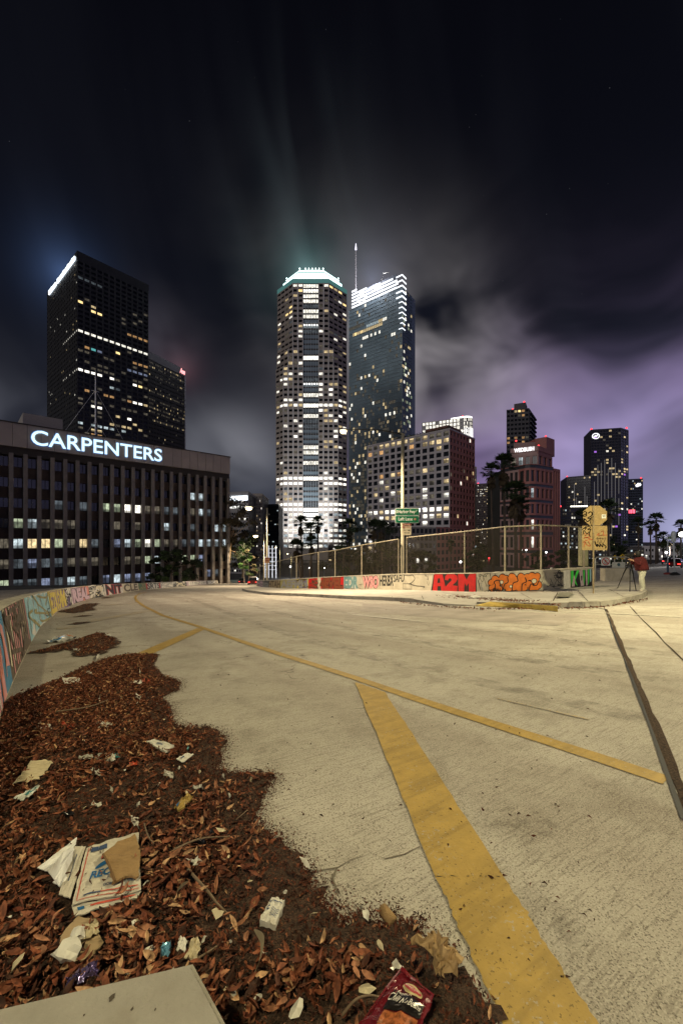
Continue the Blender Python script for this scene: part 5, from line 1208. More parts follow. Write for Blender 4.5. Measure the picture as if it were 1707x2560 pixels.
def logo2(b, P, zt):
    t = (P[1] - P[0]).normalized(); n = Vector((t.y, -t.x)); mb = MB(); L = (P[1] - P[0]).length; c_ = P[0] + t * L * .68 + n * .5
    for dx, dz, r in ((-1.0, -.4, 1.3), (.7, .2, 1.3), (-.2, .9, .9)):
        mb.poly([(*(c_ + t * (dx + r * math.cos(a))), zt - 5 + dz + r * math.sin(a)) for a in [2 * math.pi * i / 14 for i in range(14)]])
    mb.build('cloud_emblem', em('emblem_white', (.95, .97, 1.0), 1.8), b.root); beacon(b.root, (P[1].x - 1, P[1].y + 1, zt + .8), .7)
    q = P[0] - t * 1.0 + n * .6; mb = MB(); zz = CZ + (HY - 1283) * .36
    for i in range(3): mb.fbox(q, t, n, i * 2.0, i * 2.0 + 1.6, 0, .2, zz, zz + 3.2)
    mb.build('red_sign', em('sign_red2', (1.0, .10, .16), 2.5), b.root)
simple('blue_glass_block', 'bluish glass block right of the tallest charcoal tower with small white cloud shaped emblem', [(1571, 362), (1607, 358)], 1199, 360, [8], 30, pm('blue_charcoal', (.050, .060, .095), .4, .2, .15, .1), .14, ['white', 'warm', 'dim', 'cool'], .8, .5, extra=logo2)
def roofglow(b, P, zt):
    t = (P[1] - P[0]).normalized(); n = Vector((t.y, -t.x)); L = (P[1] - P[0]).length
    for i in range(7): mb = MB(); mb.fbox(P[0], t, n, L * (.35 + i * .08), L * (.35 + i * .08) + 1.0, -1, -.4, zt + .9, zt + 1.7); mb.build('roof_lamp', em('roof_lamp_white', (1, .95, .80), 2.5), b.root)
    beacon(b.root, (P[0].x + .3, P[0].y, zt + 1), .5)
simple('low_glass_office', 'low glass office with bright roof lamps between pink building and charcoal tower', [(1400, 240), (1478, 236)], 1271, 238, [14], 15, pm('low_office_wall', (.07, .068, .075), .5), .32, ['white', 'dim', 'cool', 'dim'], .75, .5, extra=roofglow)
simple('pale_hall', 'low pale hall lit at its foot behind the small palms at far right', [(1604, 300), (1700, 290)], 1368, 296, [12], 2, pm('pale_hall_wall', (.55, .52, .52), .7), .2, ['white'], .5, .4)
simple('concrete_hotel_block', 'grey concrete block with white light strip near its roof beside brown office block', [(566, 170), (621, 166)], 1234, 168, [9], 14, pm('grey_block', (.27, .26, .26), .7), {'d': .04, 4: .5}, ['white', 'dim'], .85, .4,
       extra=lambda b, P, zt: MB().fbox(P[0], (P[1] - P[0]).normalized(), Vector(((P[1] - P[0]).normalized().y, -(P[1] - P[0]).normalized().x)), 0, (P[1] - P[0]).length * .97, .05, .5, zt - 3.0, zt - 1.0).build('light_strip', em('strip_white', (.85, .93, 1.0), 2.2), b.root) and MB().fbox(P[0], (P[1] - P[0]).normalized(), Vector(((P[1] - P[0]).normalized().y, -(P[1] - P[0]).normalized().x)), 0, (P[1] - P[0]).length * .95, .05, .4, zt - 6.2, zt - 5.2).build('window_strip', em('strip_white_soft', (.95, .95, .9), 2.0, var=.7, vscale=.8), b.root))
simple('ribbed_concrete_tower', 'beige ribbed concrete block just left of the central tower, behind the street lamp', [(619, 186), (655, 186)], 1238, 186, [10], 20, pm('ribbed_beige', (.30, .26, .22), .7), .12, ['warm', 'dim', 'white'], .45, .5)
simple('black_glass_block', 'small black glass block touching the left edge of the central tower', [(653, 210), (696, 207)], 1264, 208, [8], 18, pm('black_glass_wall', (.02, .022, .025), .3), .13, ['white', 'cool', 'dim'], .85, .35)
# dim city filler far behind the trees
for i, (a, c, py, d, lab) in enumerate([(690, 800, 1410, 250, 'low dark podium building under the central tower, behind the palms'), (1080, 1200, 1345, 262, 'low dark building with domed roof line right of the hotel podium'), (1200, 1420, 1368, 250, 'long low building at the foot of the pink office building'), (1470, 1610, 1372, 230, 'low bright ground floor range below the charcoal towers'), (820, 990, 1368, 262, 'dim low block behind the dark trees right of the central tower')]):
    simple('low_city_building', lab, [(a, d), (c, d - 4)], py, d, [16], 4, pm('low_city_wall%d' % i, (.10, .09, .085), .8), .30 if i != 3 else .6, ['white', 'dim', 'dim', 'warm', 'cool'], .6, .45)
# white steel frame, its lit look painted on as emission
q = W2(662, 150); q1 = W2(694, 148); t = (q1 - q).normalized(); n = Vector((t.y, -t.x))
sf = thing('steel_frame_stair', 'white lit open steel frame structure at the foot of the central tower, left side', 'structure', (q.x, q.y, -12.5)); wm = em('glowing_white_steel', (.9, .93, 1.0), .55, base=.6)  # lit look is emission painted onto the steel
for i in range(4): MB().fbox(q, t, n, i * 1.55, i * 1.55 + .22, -.2, .2, -12.5, CZ + (HY - (1392 if i < 1 else 1364)) * .15).build('column', wm, sf)
for k_ in range(6): MB().fbox(q, t, n, 0 if k_ < 4 else 1.5, 4.9, -.3, .1, -9.5 + k_ * 1.55, -9.3 + k_ * 1.55).build('beam', wm, sf)
# ================================================================== vegetation
M_LEAF = pm('leaf_green', (.045, .075, .020), .7, 0, .5, 1.5); M_LEAFD = pm('leaf_dark', (.022, .034, .012), .75, 0, .5, 1.5); M_LEAFY = pm('leaf_fresh_green', (.085, .21, .03), .65, 0, .4, 2.0); M_LEAFB = pm('leaf_olive_brown', (.085, .065, .030), .8, 0, .4, 1.5)
M_TRUNK = pm('bark_grey', (.22, .17, .12), .9, 0, .3, 4, .6, 20); M_TRUNKP = pm('palm_trunk', (.085, .065, .05), .9, 0, .3, 3, .6, 12); M_SKIRT = pm('palm_skirt', (.075, .055, .030), .9, 0, .4, 4); M_PALM = pm('palm_frond', (.030, .052, .018), .65, 0, .4, 2)
def leafcloud(mb, c, rad, n, size, g, mi=0):
    for _ in range(n):
        d = Vector((g.gauss(0, 1), g.gauss(0, 1), g.gauss(0, 1))).normalized() * (g.random() ** .45)
        p = Vector(c) + Vector((d.x * rad[0], d.y * rad[1], d.z * rad[2]))
        a = Vector((g.gauss(0, 1), g.gauss(0, 1), g.gauss(0, .7))).normalized() * size * g.uniform(.6, 1.3); b = a.orthogonal().normalized() * size * .45
        mb.poly([p - a, p + b, p + a, p - b], mi)
def tree(name, label, base, h, cr, g, mats, clumps=26, per=90, leaf=.22, cz=.66, trunk_r=.16, lean=0.0, group=None, trunkm=None, low=.25):
    base = Vector(base); t = thing(name, label, 'tree', base, group)
    mb = MB(); top = base + Vector((lean, 0, h * .62)); pts = [base - Vector((0, 0, .3)), base + Vector((lean * .2 + g.gauss(0, .08), g.gauss(0, .08), h * .2)), base + Vector((lean * .6, 0, h * .42)), top]
    mb.tube(pts, [trunk_r, trunk_r * .8, trunk_r * .6, trunk_r * .35], 8)
    mc = MB()
    for i in range(clumps):
        a = g.uniform(0, 6.283); rr = math.sqrt(g.random()); zz = g.uniform(low, 1.0)
        wv = math.sin(math.pi * min(1, (zz - low) / (1 - low) * .85 + .12)) ** .6
        c = base + Vector((lean + cr[0] * rr * wv * math.cos(a), cr[1] * rr * wv * math.sin(a), h * zz))
        s = g.uniform(.16, .30) * min(cr[0], h * .4); leafcloud(mc, c, (s * 1.25, s * 1.25, s * .85), per, leaf, g, g.randrange(len(mats)))
        if i % 3 == 0:
            f = g.uniform(.3, .9); st = pts[1].lerp(top, f); mb.tube([st, st.lerp(c, .5) + Vector((0, 0, .1 * h * g.random() * .5)), c], [trunk_r * .32, trunk_r * .2, .015], 5)
    mb.build('trunk', trunkm or M_TRUNK, t, smooth=True); mc.build('crown', mats, t); return t
def palm_meshes(seed):
    g = random.Random(seed); mb = MB(); sk = MB()
    def frond(out_, el, az_, ln, dr, m):
        d = Vector((math.cos(az_) * math.cos(el), math.sin(az_) * math.cos(el), math.sin(el))); e = d.cross(Vector((0, 0, 1)));
        e = e.normalized() if e.length > .01 else Vector((1, 0, 0)); up = e.cross(d)
        p0 = Vector((0, 0, 0)); p1 = d * ln * .55 + Vector((0, 0, -dr * .1)); m.poly([p0 - e * .015, p1 - e * .012, p1 + e * .012, p0 + e * .015])
        nb = 16
        for k_ in range(nb):
            a = -1.25 + 2.5 * k_ / (nb - 1); bd = (d * math.cos(a) + e * math.sin(a)).normalized(); bl = ln * .55 * (1 - .28 * abs(a) / 1.25) * g.uniform(.85, 1.1)
            w = bd.cross(up).normalized() * .035; mid_ = p1 + bd * bl * .6; tip = p1 + bd * bl + Vector((0, 0, -dr * bl * g.uniform(.25, .6)))
            m.poly([p1 - w * .3, mid_ - w, mid_ + w, p1 + w * .3]); m.poly([mid_ - w, tip, mid_ + w])
    for i in range(54): frond(1, g.uniform(-.35, 1.35), g.uniform(0, 6.283), g.uniform(1.25, 1.6), .55, mb)
    for i in range(34):
        az_ = g.uniform(0, 6.283); el = g.uniform(-1.45, -.75); o = len(sk.v); frond(1, el, az_, g.uniform(1.0, 1.45), .2, sk); dz = -g.uniform(0, 1.0)
        sk.v[o:] = [(v_[0] * .8, v_[1] * .8, v_[2] + dz) for v_ in sk.v[o:]]
    return mb.mesh('crown', M_PALM), sk.mesh('skirt', M_SKIRT)
PM_ = [palm_meshes(s_) for s_ in (1, 2, 3)]
def palm(px, py, d, size, label, basez=None, group='tall fan palms', bend=0.0, skirt=1.0):
    top = W(px, py, d); bz = zr(top.x, top.y) if basez is None else basez
    t = thing('fan_palm', label, 'palm tree', (top.x + bend, top.y, bz), group)
    mb = MB(); h = top.z - bz
    mb.tube([(0, 0, -.3), (-bend * .3, 0, h * .35), (-bend * .7, .05, h * .7), (-bend, 0, h)], [.26 * size * .8, .19 * size * .8, .16 * size * .8, .15 * size * .8], 8)
    mb.build('trunk', M_TRUNKP, t, local=True, smooth=True)
    cm, sm = PM_[int(px) % 3]
    for nm, me, sc in (('crown', cm, size), ('skirt', sm, size * skirt)):
        o = link(nm, me, t, local=True); o.location = (-bend, 0, h); o.scale = (sc, sc, sc); o.rotation_euler = (0, 0, (px * .37) % 6.28)
    return t
g = random.Random(21)
for a in ((752, 1307, 118, 1.9, 'tall palm second from left in the cluster before the central tower', .5), (795, 1305, 120, 1.7, 'tall slender palm at the right of the cluster before the central tower', -.2), (777, 1322, 116, 1.7, 'middle palm of the cluster before the central tower, slightly lower', .2), (742, 1368, 108, 2.0, 'short bushy greener palm at the left of the cluster before the central tower', 1.2), (779, 1357, 106, 1.6, 'short dark palm in the lower middle of the cluster before the central tower', -.5)):
    palm(*a[:5], bend=a[5], group='palm cluster before the central tower')
for a in ((873, 1315, 125, 2.1, 'shaggy palm between the central tower and the hotel'), (934, 1317, 122, 2.0, 'dark palm left of the green freeway sign'), (953, 1318, 118, 1.8, 'dark palm close behind the left edge of the green freeway sign'), (1126, 1360, 100, .95, 'small palm in front of the red hotel podium, right of the green sign'), (1206, 1372, 92, .95, 'small dark palm near the red traffic light')):
    palm(*a, group='palms behind the fence')
for a in ((1227, 1178, 66, 1.25, 'tall palm with ragged skirt, leftmost of the three before the pink building', .4), (1259, 1161, 68, 1.6, 'tallest palm before the pink office building', .3), (1287, 1232, 64, 1.75, 'large shaggy palm crown covering the left of the pink building', .2), (1302, 1262, 70, 1.3, 'lower palm crown tucked right of the large shaggy palm', 0)):
    palm(*a[:5], bend=a[5], group='palms before the pink office building', skirt=1.15)
for a in ((1521, 1271, 75, 1.55, 'dark palm behind the stop sign'), (1456, 1292, 85, 1.4, 'dark palm just left of the stop sign'), (1596, 1307, 92, 1.15, 'single palm left of the group at far right'), (1626, 1314, 92, 1.05, 'shorter palm of the joined pair at right'), (1640, 1299, 92, 1.35, 'taller palm of the joined pair at right'), (1645, 1346, 105, 1.0, 'low palm left of the antenna pole, behind it'), (1658, 1341, 105, 1.15, 'low palm between the street lamp arm and the antenna pole'), (1674, 1350, 110, .95, 'low palm partly hidden by the antenna pole'), (1702, 1313, 88, 1.1, 'palm at the right edge above the bright lamp')):
    palm(*a, group='palms along the right street')
def gtree(px, py_base, d, **kw):
    p = W2(px, d); return tree(base=(p.x, p.y, zr(p.x, p.y)), g=g, **kw)
tree('eucalyptus_tree', 'tall loose brown green tree at the right end of the brown office block', (W2(568, 97).x, 97, zr(W2(568, 97).x, 97)), 20.5, (5.2, 4.5), g, [M_LEAFB, M_LEAFD, M_LEAFB], 40, 110, .30, trunk_r=.34, lean=1.2, low=.30, trunkm=pm('bark_tan', (.42, .30, .17), .9, 0, .25, 2))
tree('eucalyptus_tree', 'darker tall tree behind the first, left of the street lamp', (W2(606, 112).x, 112, zr(W2(606, 112).x, 112)), 16.5, (4.2, 4.0), g, [M_LEAFD, M_LEAFB], 30, 100, .30, trunk_r=.28, low=.2)
tree('street_tree', 'small bright green street tree lit by the lamp', (W2(611, 92).x, 92, zr(W2(611, 92).x, 92)), 10.0, (2.0, 2.0), g, [M_LEAFY, M_LEAFY, M_LEAF], 20, 80, .20, trunk_r=.15, low=.35, trunkm=pm('bark_pale', (.45, .40, .34), .9))
tree('street_tree', 'small brownish street tree right of the bright green one', (W2(622, 98).x, 98, zr(W2(622, 98).x, 98)), 8.5, (2.3, 2.0), g, [M_LEAFB, M_LEAF, M_LEAFB], 18, 80, .2, trunk_r=.15, low=.2)
tree('round_tree', 'round dark tree standing before the brown office block', (W2(430, 80).x, 80, zr(W2(430, 80).x, 80)), 7.0, (5.6, 3.5), g, [M_LEAFD, M_LEAFD, M_LEAF], 46, 110, .24, trunk_r=.2, low=.12)
for a in ((858, 90, 11.5, (5.2, 4), 'broad dark tree behind the fence right of the palm cluster'), (905, 96, 13.5, (5.0, 4), 'dark tree behind the fence left of the freeway sign'), (955, 88, 13.0, (4.6, 4), 'dark tree behind the fence under the freeway sign'), (1008, 95, 11.0, (4.8, 4), 'dark low tree behind the freeway sign pole'), (1060, 92, 6.5, (3.6, 3), 'dark low tree before the red hotel podium'), (1190, 85, 6.5, (2.8, 2.6), 'small dark tree beside the red traffic light'), (1425, 70, 4.2, (3.4, 3), 'dark bush behind the fence near the stop sign'), (1345, 88, 5.0, (2.5, 2.5), 'dark bush before the foot of the pink building'), (1545, 90, 7.0, (3.2, 3.0), 'dark leafy tree behind the barrier gate'), (1692, 105, 8.5, (5, 4), 'dark tree at the right edge behind the antenna pole')):
    p = W2(a[0], a[1]); tree('dark_tree', a[4], (p.x, p.y, zr(p.x, p.y)), a[2], a[3], g, [M_LEAFD, M_LEAFD, M_LEAF], 26, 95, .24, trunk_r=.16, low=.1, group='dark trees behind the fence')
# ================================================================== street lamps
def lamp_light(o, p, e, soft=.18, colr=LAMP_COL, spot=None):
    l = bpy.data.lights.new('lamp_light', 'SPOT' if spot else 'POINT'); l.energy = e; l.shadow_soft_size = soft; l.color = colr
    if spot: l.spot_size = spot; l.spot_blend = .6
    q = bpy.data.objects.new('lamp_light', l); COL.objects.link(q); q.parent = o; q.location = Vector(p) - o.location; return q
M_BULB = em('sodium_lens', (1.0, .80, .42), 9.0); M_POLE = pm('lamp_pole_concrete', (.30, .27, .19), .7, 0, .12, 2)
def street_lamp(label, base, ztop, head, e, rad=.11, group=None, light_dz=-.25, bulb=None, soft=.2, head_len=.75, lens=1.0, colr=LAMP_COL):
    base = Vector(base); head = Vector(head); t = thing('street_lamp', label, 'street lamp', base, group)
    mb = MB(); mb.tube([base, Vector((base.x, base.y, base.z + .5)), Vector((base.x, base.y, ztop))], [rad * 1.25, rad, rad * .72], 10); mb.build('pole', M_POLE, t, smooth=True)
    a = Vector((base.x, base.y, ztop - .1)); d = (head - a); mid_ = a.lerp(head, .5) + Vector((0, 0, .22)); h = MB()
    h.tube([a, a.lerp(mid_, .6) + Vector((0, 0, .06)), mid_, head + Vector((0, 0, .06))], [.045, .04, .035, .03], 6); h.build('mast_arm', M_DKMETAL, t, smooth=True)
    dx = Vector((d.x, d.y, 0)).normalized(); ln = head_len; mb = MB(); ang = math.atan2(dx.y, dx.x)
    mb.box(head + Vector((0, 0, .06)), (ln, .30, .10), ang); mb.box(head + Vector((0, 0, .13)), (ln * .7, .2, .06), ang); hd = mb.build('lamp_head', pm('lamp_head_grey', (.3, .3, .3), .5, .4), t)
    mb = MB(); c = head + Vector((0, 0, -.02)); mb.lathe(c, [(.05 * lens, -.22 * lens), (.18 * lens, -.17 * lens), (.24 * lens, -.06 * lens), (.24 * lens, .015)], 14); mb.build('lens', bulb or M_BULB, hd, smooth=True)
    lamp_light(t, c + Vector((0, 0, light_dz * max(1, lens))), e, soft, colr, R(158)); return t
# near road: an unseen lamp at right and a fill lamp added behind
street_lamp('tall street lamp standing beside the ramp just right of the view', (12.6, 9.2, zr(12.6, 9.2)), 9.4, (10.3, 8.4, 9.5), LAMP['key'], group='street lamps')
street_lamp('tall street lamp standing behind the viewpoint on the ramp', (-.2, -6.0, zr(-.2, -6.0)), 9.0, (-2.0, -4.0, 9.1), LAMP['back'], group='street lamps')  # added fill lamp behind the camera, not a lamp of the row
# tall mast by the freeway sign, arm reaching over the ramp
mbase = G(1010, 1476, KH); mbase.y += .65; d_ = mbase.y
mtop = CZ + (HY - 1083) * d_ / F; hd_ = W(858, 1076, d_ - 1.5)
street_lamp('tall pale street lamp mast behind the wall, carrying the green freeway sign', (mbase.x, mbase.y, mbase.z), mtop, hd_, LAMP['mast'], rad=.17, group='street lamps', bulb=em('sodium_lens_small', (1.0, .80, .40), 6.0), head_len=.55, colr=LAMP_PINK)
p = W2(668, 62); street_lamp('street lamp left of the central tower with its bright head over the road', (p.x, p.y, zr(p.x, p.y)), CZ + (HY - 1270) * .062, W(622, 1268, 61.5), LAMP['far'], rad=.15, group='street lamps', soft=.3, lens=2.1, colr=LAMP_PINK)  # lens enlarged so its shape carries the glare of the lamp
p = W2(660, 96); street_lamp('second smaller street lamp glowing below the first, farther down the ramp', (p.x, p.y, zr(p.x, p.y)), CZ + (HY - 1335) * .096, W(639, 1339, 95), LAMP['far'], rad=.14, group='street lamps', soft=.3, lens=2.3, colr=LAMP_PINK)  # oversized lens again stands in for glare
p = W2(700, 120); street_lamp('distant street lamp beside the white steel frame', (p.x, p.y, zr(p.x, p.y)), CZ + (HY - 1364) * .12, W(690, 1368, 119), 900, rad=.12, group='street lamps')
p = W2(728, 130); street_lamp('distant street lamp left of the short green palm', (p.x, p.y, zr(p.x, p.y)), CZ + (HY - 1380) * .13, W(719, 1384, 129), 900, rad=.12, group='street lamps')
WB = em('white_globe', (1, .97, .92), 5.0)
for i, (px, py, d, lab) in enumerate([(726, 1417, 150, 'white globe lamp seen through the fence, leftmost of four'), (749, 1417, 150, 'white globe lamp seen through the fence, second of four'), (774, 1420, 150, 'white globe lamp seen through the fence, third of four'), (810, 1420, 150, 'white globe lamp seen through the fence, rightmost of four'), (1151, 1405, 120, 'bright white globe lamp right of the red hotel podium'), (1303, 1375, 160, 'left white globe of the pair before the pink building'), (1315, 1375, 160, 'right white globe of the pair before the pink building'), (1365, 1381, 150, 'white globe lamp right of the pair before the pink building'), (1408, 1379, 150, 'white globe lamp left of the stop sign'), (1665, 1381, 110, 'dazzling white lamp behind the slim post at far right'), (1704, 1336, 70, 'large dazzling white lamp at the right edge of the picture')]):
    c = W(px, py, d); b_ = zr(c.x, c.y); t = thing('globe_lamp', lab, 'lamp', (c.x, c.y, b_), 'white globe lamps'); r_ = .34 if d > 80 else .45
    mb = MB(); mb.tube([(c.x, c.y, b_ - .2), (c.x, c.y, c.z - r_ * .8)], .06, 6); mb.build('post', M_DKMETAL, t); mb = MB()
    mb.lathe(c, [(r_ * math.sin(math.pi * k_ / 8) + .01, -r_ * math.cos(math.pi * k_ / 8)) for k_ in range(9)], 12); mb.build('globe', WB, t, smooth=True)
    lamp_light(t, c + Vector((0, -r_ - .3, .2)), {1704: 1500, 1665: 2500}.get(px, 1200), .3, (.93, .95, 1.0))
# red traffic light
c = W(1222, 1395, 125); t = thing('traffic_light', 'traffic signal showing red beyond the fence, below the palms', 'traffic light', (c.x, c.y, zr(c.x, c.y)))
mb = MB(); mb.tube([(c.x, c.y + .2, zr(c.x, c.y)), (c.x, c.y + .2, c.z + .6)], .08, 6); mb.build('pole', M_DKMETAL, t); mb = MB(); mb.box((c.x, c.y + .1, c.z - .3), (.4, .25, 1.2)); hs = mb.build('housing', M_BLACK, t)
mb = MB(); mb.lathe((c.x, c.y - .08, c.z - .16), [(.05, 0), (.28, .12), (.3, .16), (.05, .32)], 10); mb.build('red_lens', em('signal_red', (1, .04, .05), 4.0), hs); lamp_light(t, c + Vector((0, -.8, 0)), 900, .2, (1, .05, .06))
# slim posts at right
def slim():
    p = G(1687, 1438); d = p.y; t = thing('antenna_pole', 'white pole carrying a tall white cylinder antenna at right, on a dark round base', 'pole', p); wm = pm('antenna_white', (.62, .68, .68), .5)
    zt = CZ + (HY - 1328) * d / F; zm = CZ + (HY - 1355) * d / F; k_ = d / F
    MB().lathe(p, [(11 * k_, 0), (11 * k_, .12), (8 * k_, .2), (4 * k_, .3)], 16).build('round_base', M_BLACK, t); MB().tube([p, (p.x - .15, p.y, zm)], [1.7 * k_, 1.5 * k_], 10).build('pole', wm, t, smooth=True)
    MB().lathe((p.x - .15, p.y, zm), [(4.5 * k_, 0), (5 * k_, .1), (5 * k_, zt - zm - .2), (3 * k_, zt - zm)], 16).build('antenna', wm, t, smooth=True)
    p = G(1669, 1436); d = p.y; k_ = d / F; t = thing('slim_post', 'slim post with curved lamp arm beside the antenna pole, blue foot on red base', 'post', p)
    MB().lathe(p, [(9 * k_, 0), (9 * k_, .1), (4 * k_, .2)], 12).build('base', pm('red_base', (.25, .04, .03), .6), t); zt = CZ + (HY - 1341) * d / F; MB().tube([p, (p.x, p.y, zt)], 1.1 * k_, 8).build('post', wm, t); MB().tube([p, (p.x, p.y, p.z + 30 * k_)], 2.2 * k_, 8).build('sleeve', pm('blue_sleeve', (.05, .09, .14), .5), t)
    MB().tube([(p.x, p.y, zt - .3), (p.x - 10 * k_, p.y, zt + 1 * k_), (p.x - 26 * k_, p.y, zt)], .6 * k_, 5).build('arm', wm, t)
slim()
# ================================================================== signs
M_GREEN = pm('sign_green', (.0, .115, .050), .4, 0, .25, 2.5); M_SWH = pm('sign_white_sheet', (.70, .72, .64), .45, 0, .06, 3); M_SRED = pm('sign_dark_red', (.22, .02, .02), .5); M_SIGNB = pm('sign_back_tan', (.38, .275, .12), .55, .15, .12, 5, stain=.4, stain_col=(.30, .20, .08), stain_scale=3)
def rrect(mb, cx_, cz_, w, h, y, r, mi=0, th=0.012):
    P = []
    for sx, sz, a0 in ((1, -1, -math.pi / 2), (1, 1, 0), (-1, 1, math.pi / 2), (-1, -1, math.pi)):
        for k_ in range(5):
            a = a0 + math.pi / 2 * k_ / 4; P.append((cx_ + sx * (w / 2 - r) + r * math.cos(a), y, cz_ + sz * (h / 2 - r) + r * math.sin(a)))
    mb.poly(P, mi); mb.poly([(p[0], p[1] + th, p[2]) for p in reversed(P)], mi)
    for i in range(len(P)):
        j = (i + 1) % len(P); mb.poly([P[j], P[i], (P[i][0], P[i][1] + th, P[i][2]), (P[j][0], P[j][1] + th, P[j][2])], mi)
def ptext(parent, name, s, px0, px1, py0, py1, y, mat, bold=0.01, shear=0):
    mb = MB(); a = W(px0, py1, y); b_ = W(px1, py0, y); put_text(mb, s, lambda u_, v_, c_: (u_, y, v_), a.x, b_.x, a.z, b_.z, 0, bold, shear); return mb.build(name, mat, parent)
def freeway():
    y = d_ - .32; c = W(1017.5, 1289, y); k_ = y / F; t = thing('freeway_sign', 'green freeway sign reading Harbor Fwy Left Lane fixed to the lamp mast', 'sign', (c.x, y, c.z))
    mb = MB(); rrect(mb, c.x, c.z, 59.5 * k_, 37.5 * k_, y, 2.2 * k_); mb.build('border', M_SWH, t)
    for cz_, h in ((1279.6, 16.4), (1298.4, 16.4)):
        mb = MB(); q = W(1017.5, cz_, y); rrect(mb, q.x, q.z, 57.2 * k_, h * k_, y - .012, 1.2 * k_, th=.008); mb.build('panel', M_GREEN, t)
    ptext(t, 'lettering', 'Harbor Fwy', 995, 1037.5, 1274.5, 1286, y - .024, M_SWH, .015); ptext(t, 'lettering', 'Left Lane', 995.5, 1031, 1293, 1301.5, y - .024, M_SWH, .015)
    mb = MB(); q = W(991.6, 1279, y); rrect(mb, q.x, q.z, 4.4 * k_, 7.5 * k_, y - .026, .5 * k_, th=.006); mb.build('sticker', pm('sticker_pale', (.35, .45, .33), .5), t)
    mb = MB(); q = W(1040, 1278, y); mb.poly([(q.x - 3 * k_, y - .026, q.z - 2.5 * k_), (q.x - .5 * k_, y - .026, q.z - 2.8 * k_), (q.x + 3 * k_, y - .026, q.z + 3 * k_), (q.x + .8 * k_, y - .026, q.z + 3.6 * k_)]); mb.build('sticker', pm('sticker_pale', (.35, .45, .33), .5), t)
    mb = MB(); q = W(1037, 1298, y); rrect(mb, q.x, q.z, 5.6 * k_, 6 * k_, y - .026, 2.0 * k_, th=.006); mb.build('sticker', pm('sticker_brown', (.30, .17, .10), .5), t)
    for px in (1004, 1031):
        mb = MB(); q = W(px, 1289, y); mb.box((q.x, y + .06, q.z), (.05, .08, 34 * k_)); mb.build('bracket', M_METAL, t)
    c = W(1016.5, 1323.5, y); t = thing('parking_sign', 'cream and dark red no stopping any time sign below the freeway sign', 'sign', (c.x, y, c.z))
    mb = MB(); rrect(mb, c.x, c.z, 22 * k_, 29 * k_, y - .002, 1 * k_); mb.build('plate', pm('sign_cream', (.56, .50, .34), .5), t)
    mb = MB(); q = W(1016.5, 1311.5, y); rrect(mb, q.x, q.z, 21 * k_, 4.6 * k_, y - .012, .4 * k_, th=.006); mb.build('red_band', M_SRED, t)
    ptext(t, 'lettering', 'TOW-AWAY', 1007.5, 1025, 1310, 1313, y - .022, pm('sign_cream', (.56, .50, .34), .5)); mb = MB(); q = W(1008.7, 1318, y); rrect(mb, q.x, q.z, 5.2 * k_, 5 * k_, y - .012, .3 * k_, th=.006); mb.build('red_square', M_SRED, t); ptext(t, 'lettering', 'NO', 1006.8, 1010.6, 1316.5, 1319.6, y - .022, pm('sign_cream', (.56, .50, .34), .5))
    ptext(t, 'lettering', 'STOPPING', 1012.2, 1026.2, 1316.4, 1320, y - .014, M_SRED); ptext(t, 'lettering', 'ANY TIME', 1008, 1025, 1324, 1327.6, y - .014, M_BLACK, .02)
    mb = MB(); a = W(1011, 1332, y - .014); b_ = W(1022, 1332, y - .014); k2 = k_
    mb.poly([(a.x, a.y, a.z - .5 * k2), (b_.x, b_.y, a.z - .5 * k2), (b_.x, b_.y, a.z + .5 * k2), (a.x, a.y, a.z + .5 * k2)])
    for q, s_ in ((a, -1), (b_, 1)): mb.poly([(q.x + s_ * 1.6 * k2, q.y, q.z), (q.x - s_ * .6 * k2, q.y, q.z + 1.6 * k2), (q.x - s_ * .6 * k2, q.y, q.z - 1.6 * k2)])
    mb.build('arrow', M_BLACK, t)
    p = W2(668, 61.7); y = p.y - .3; c = W(668, 1401, y); k_ = y / F; t = thing('parking_sign', 'small orange brown sign on the street lamp at the left end of the fence', 'sign', (c.x, y, c.z))
    mb = MB(); rrect(mb, c.x, c.z, 12 * k_, 14 * k_, y, .5 * k_); mb.build('plate', pm('sign_orange_brown', (.50, .28, .14), .5), t); [MB().box(W(668, py_, y - .01), (9 * k_, .004, 1.6 * k_)).build('printed_line', M_SRED, t) for py_ in (1396.5, 1402)]
freeway()
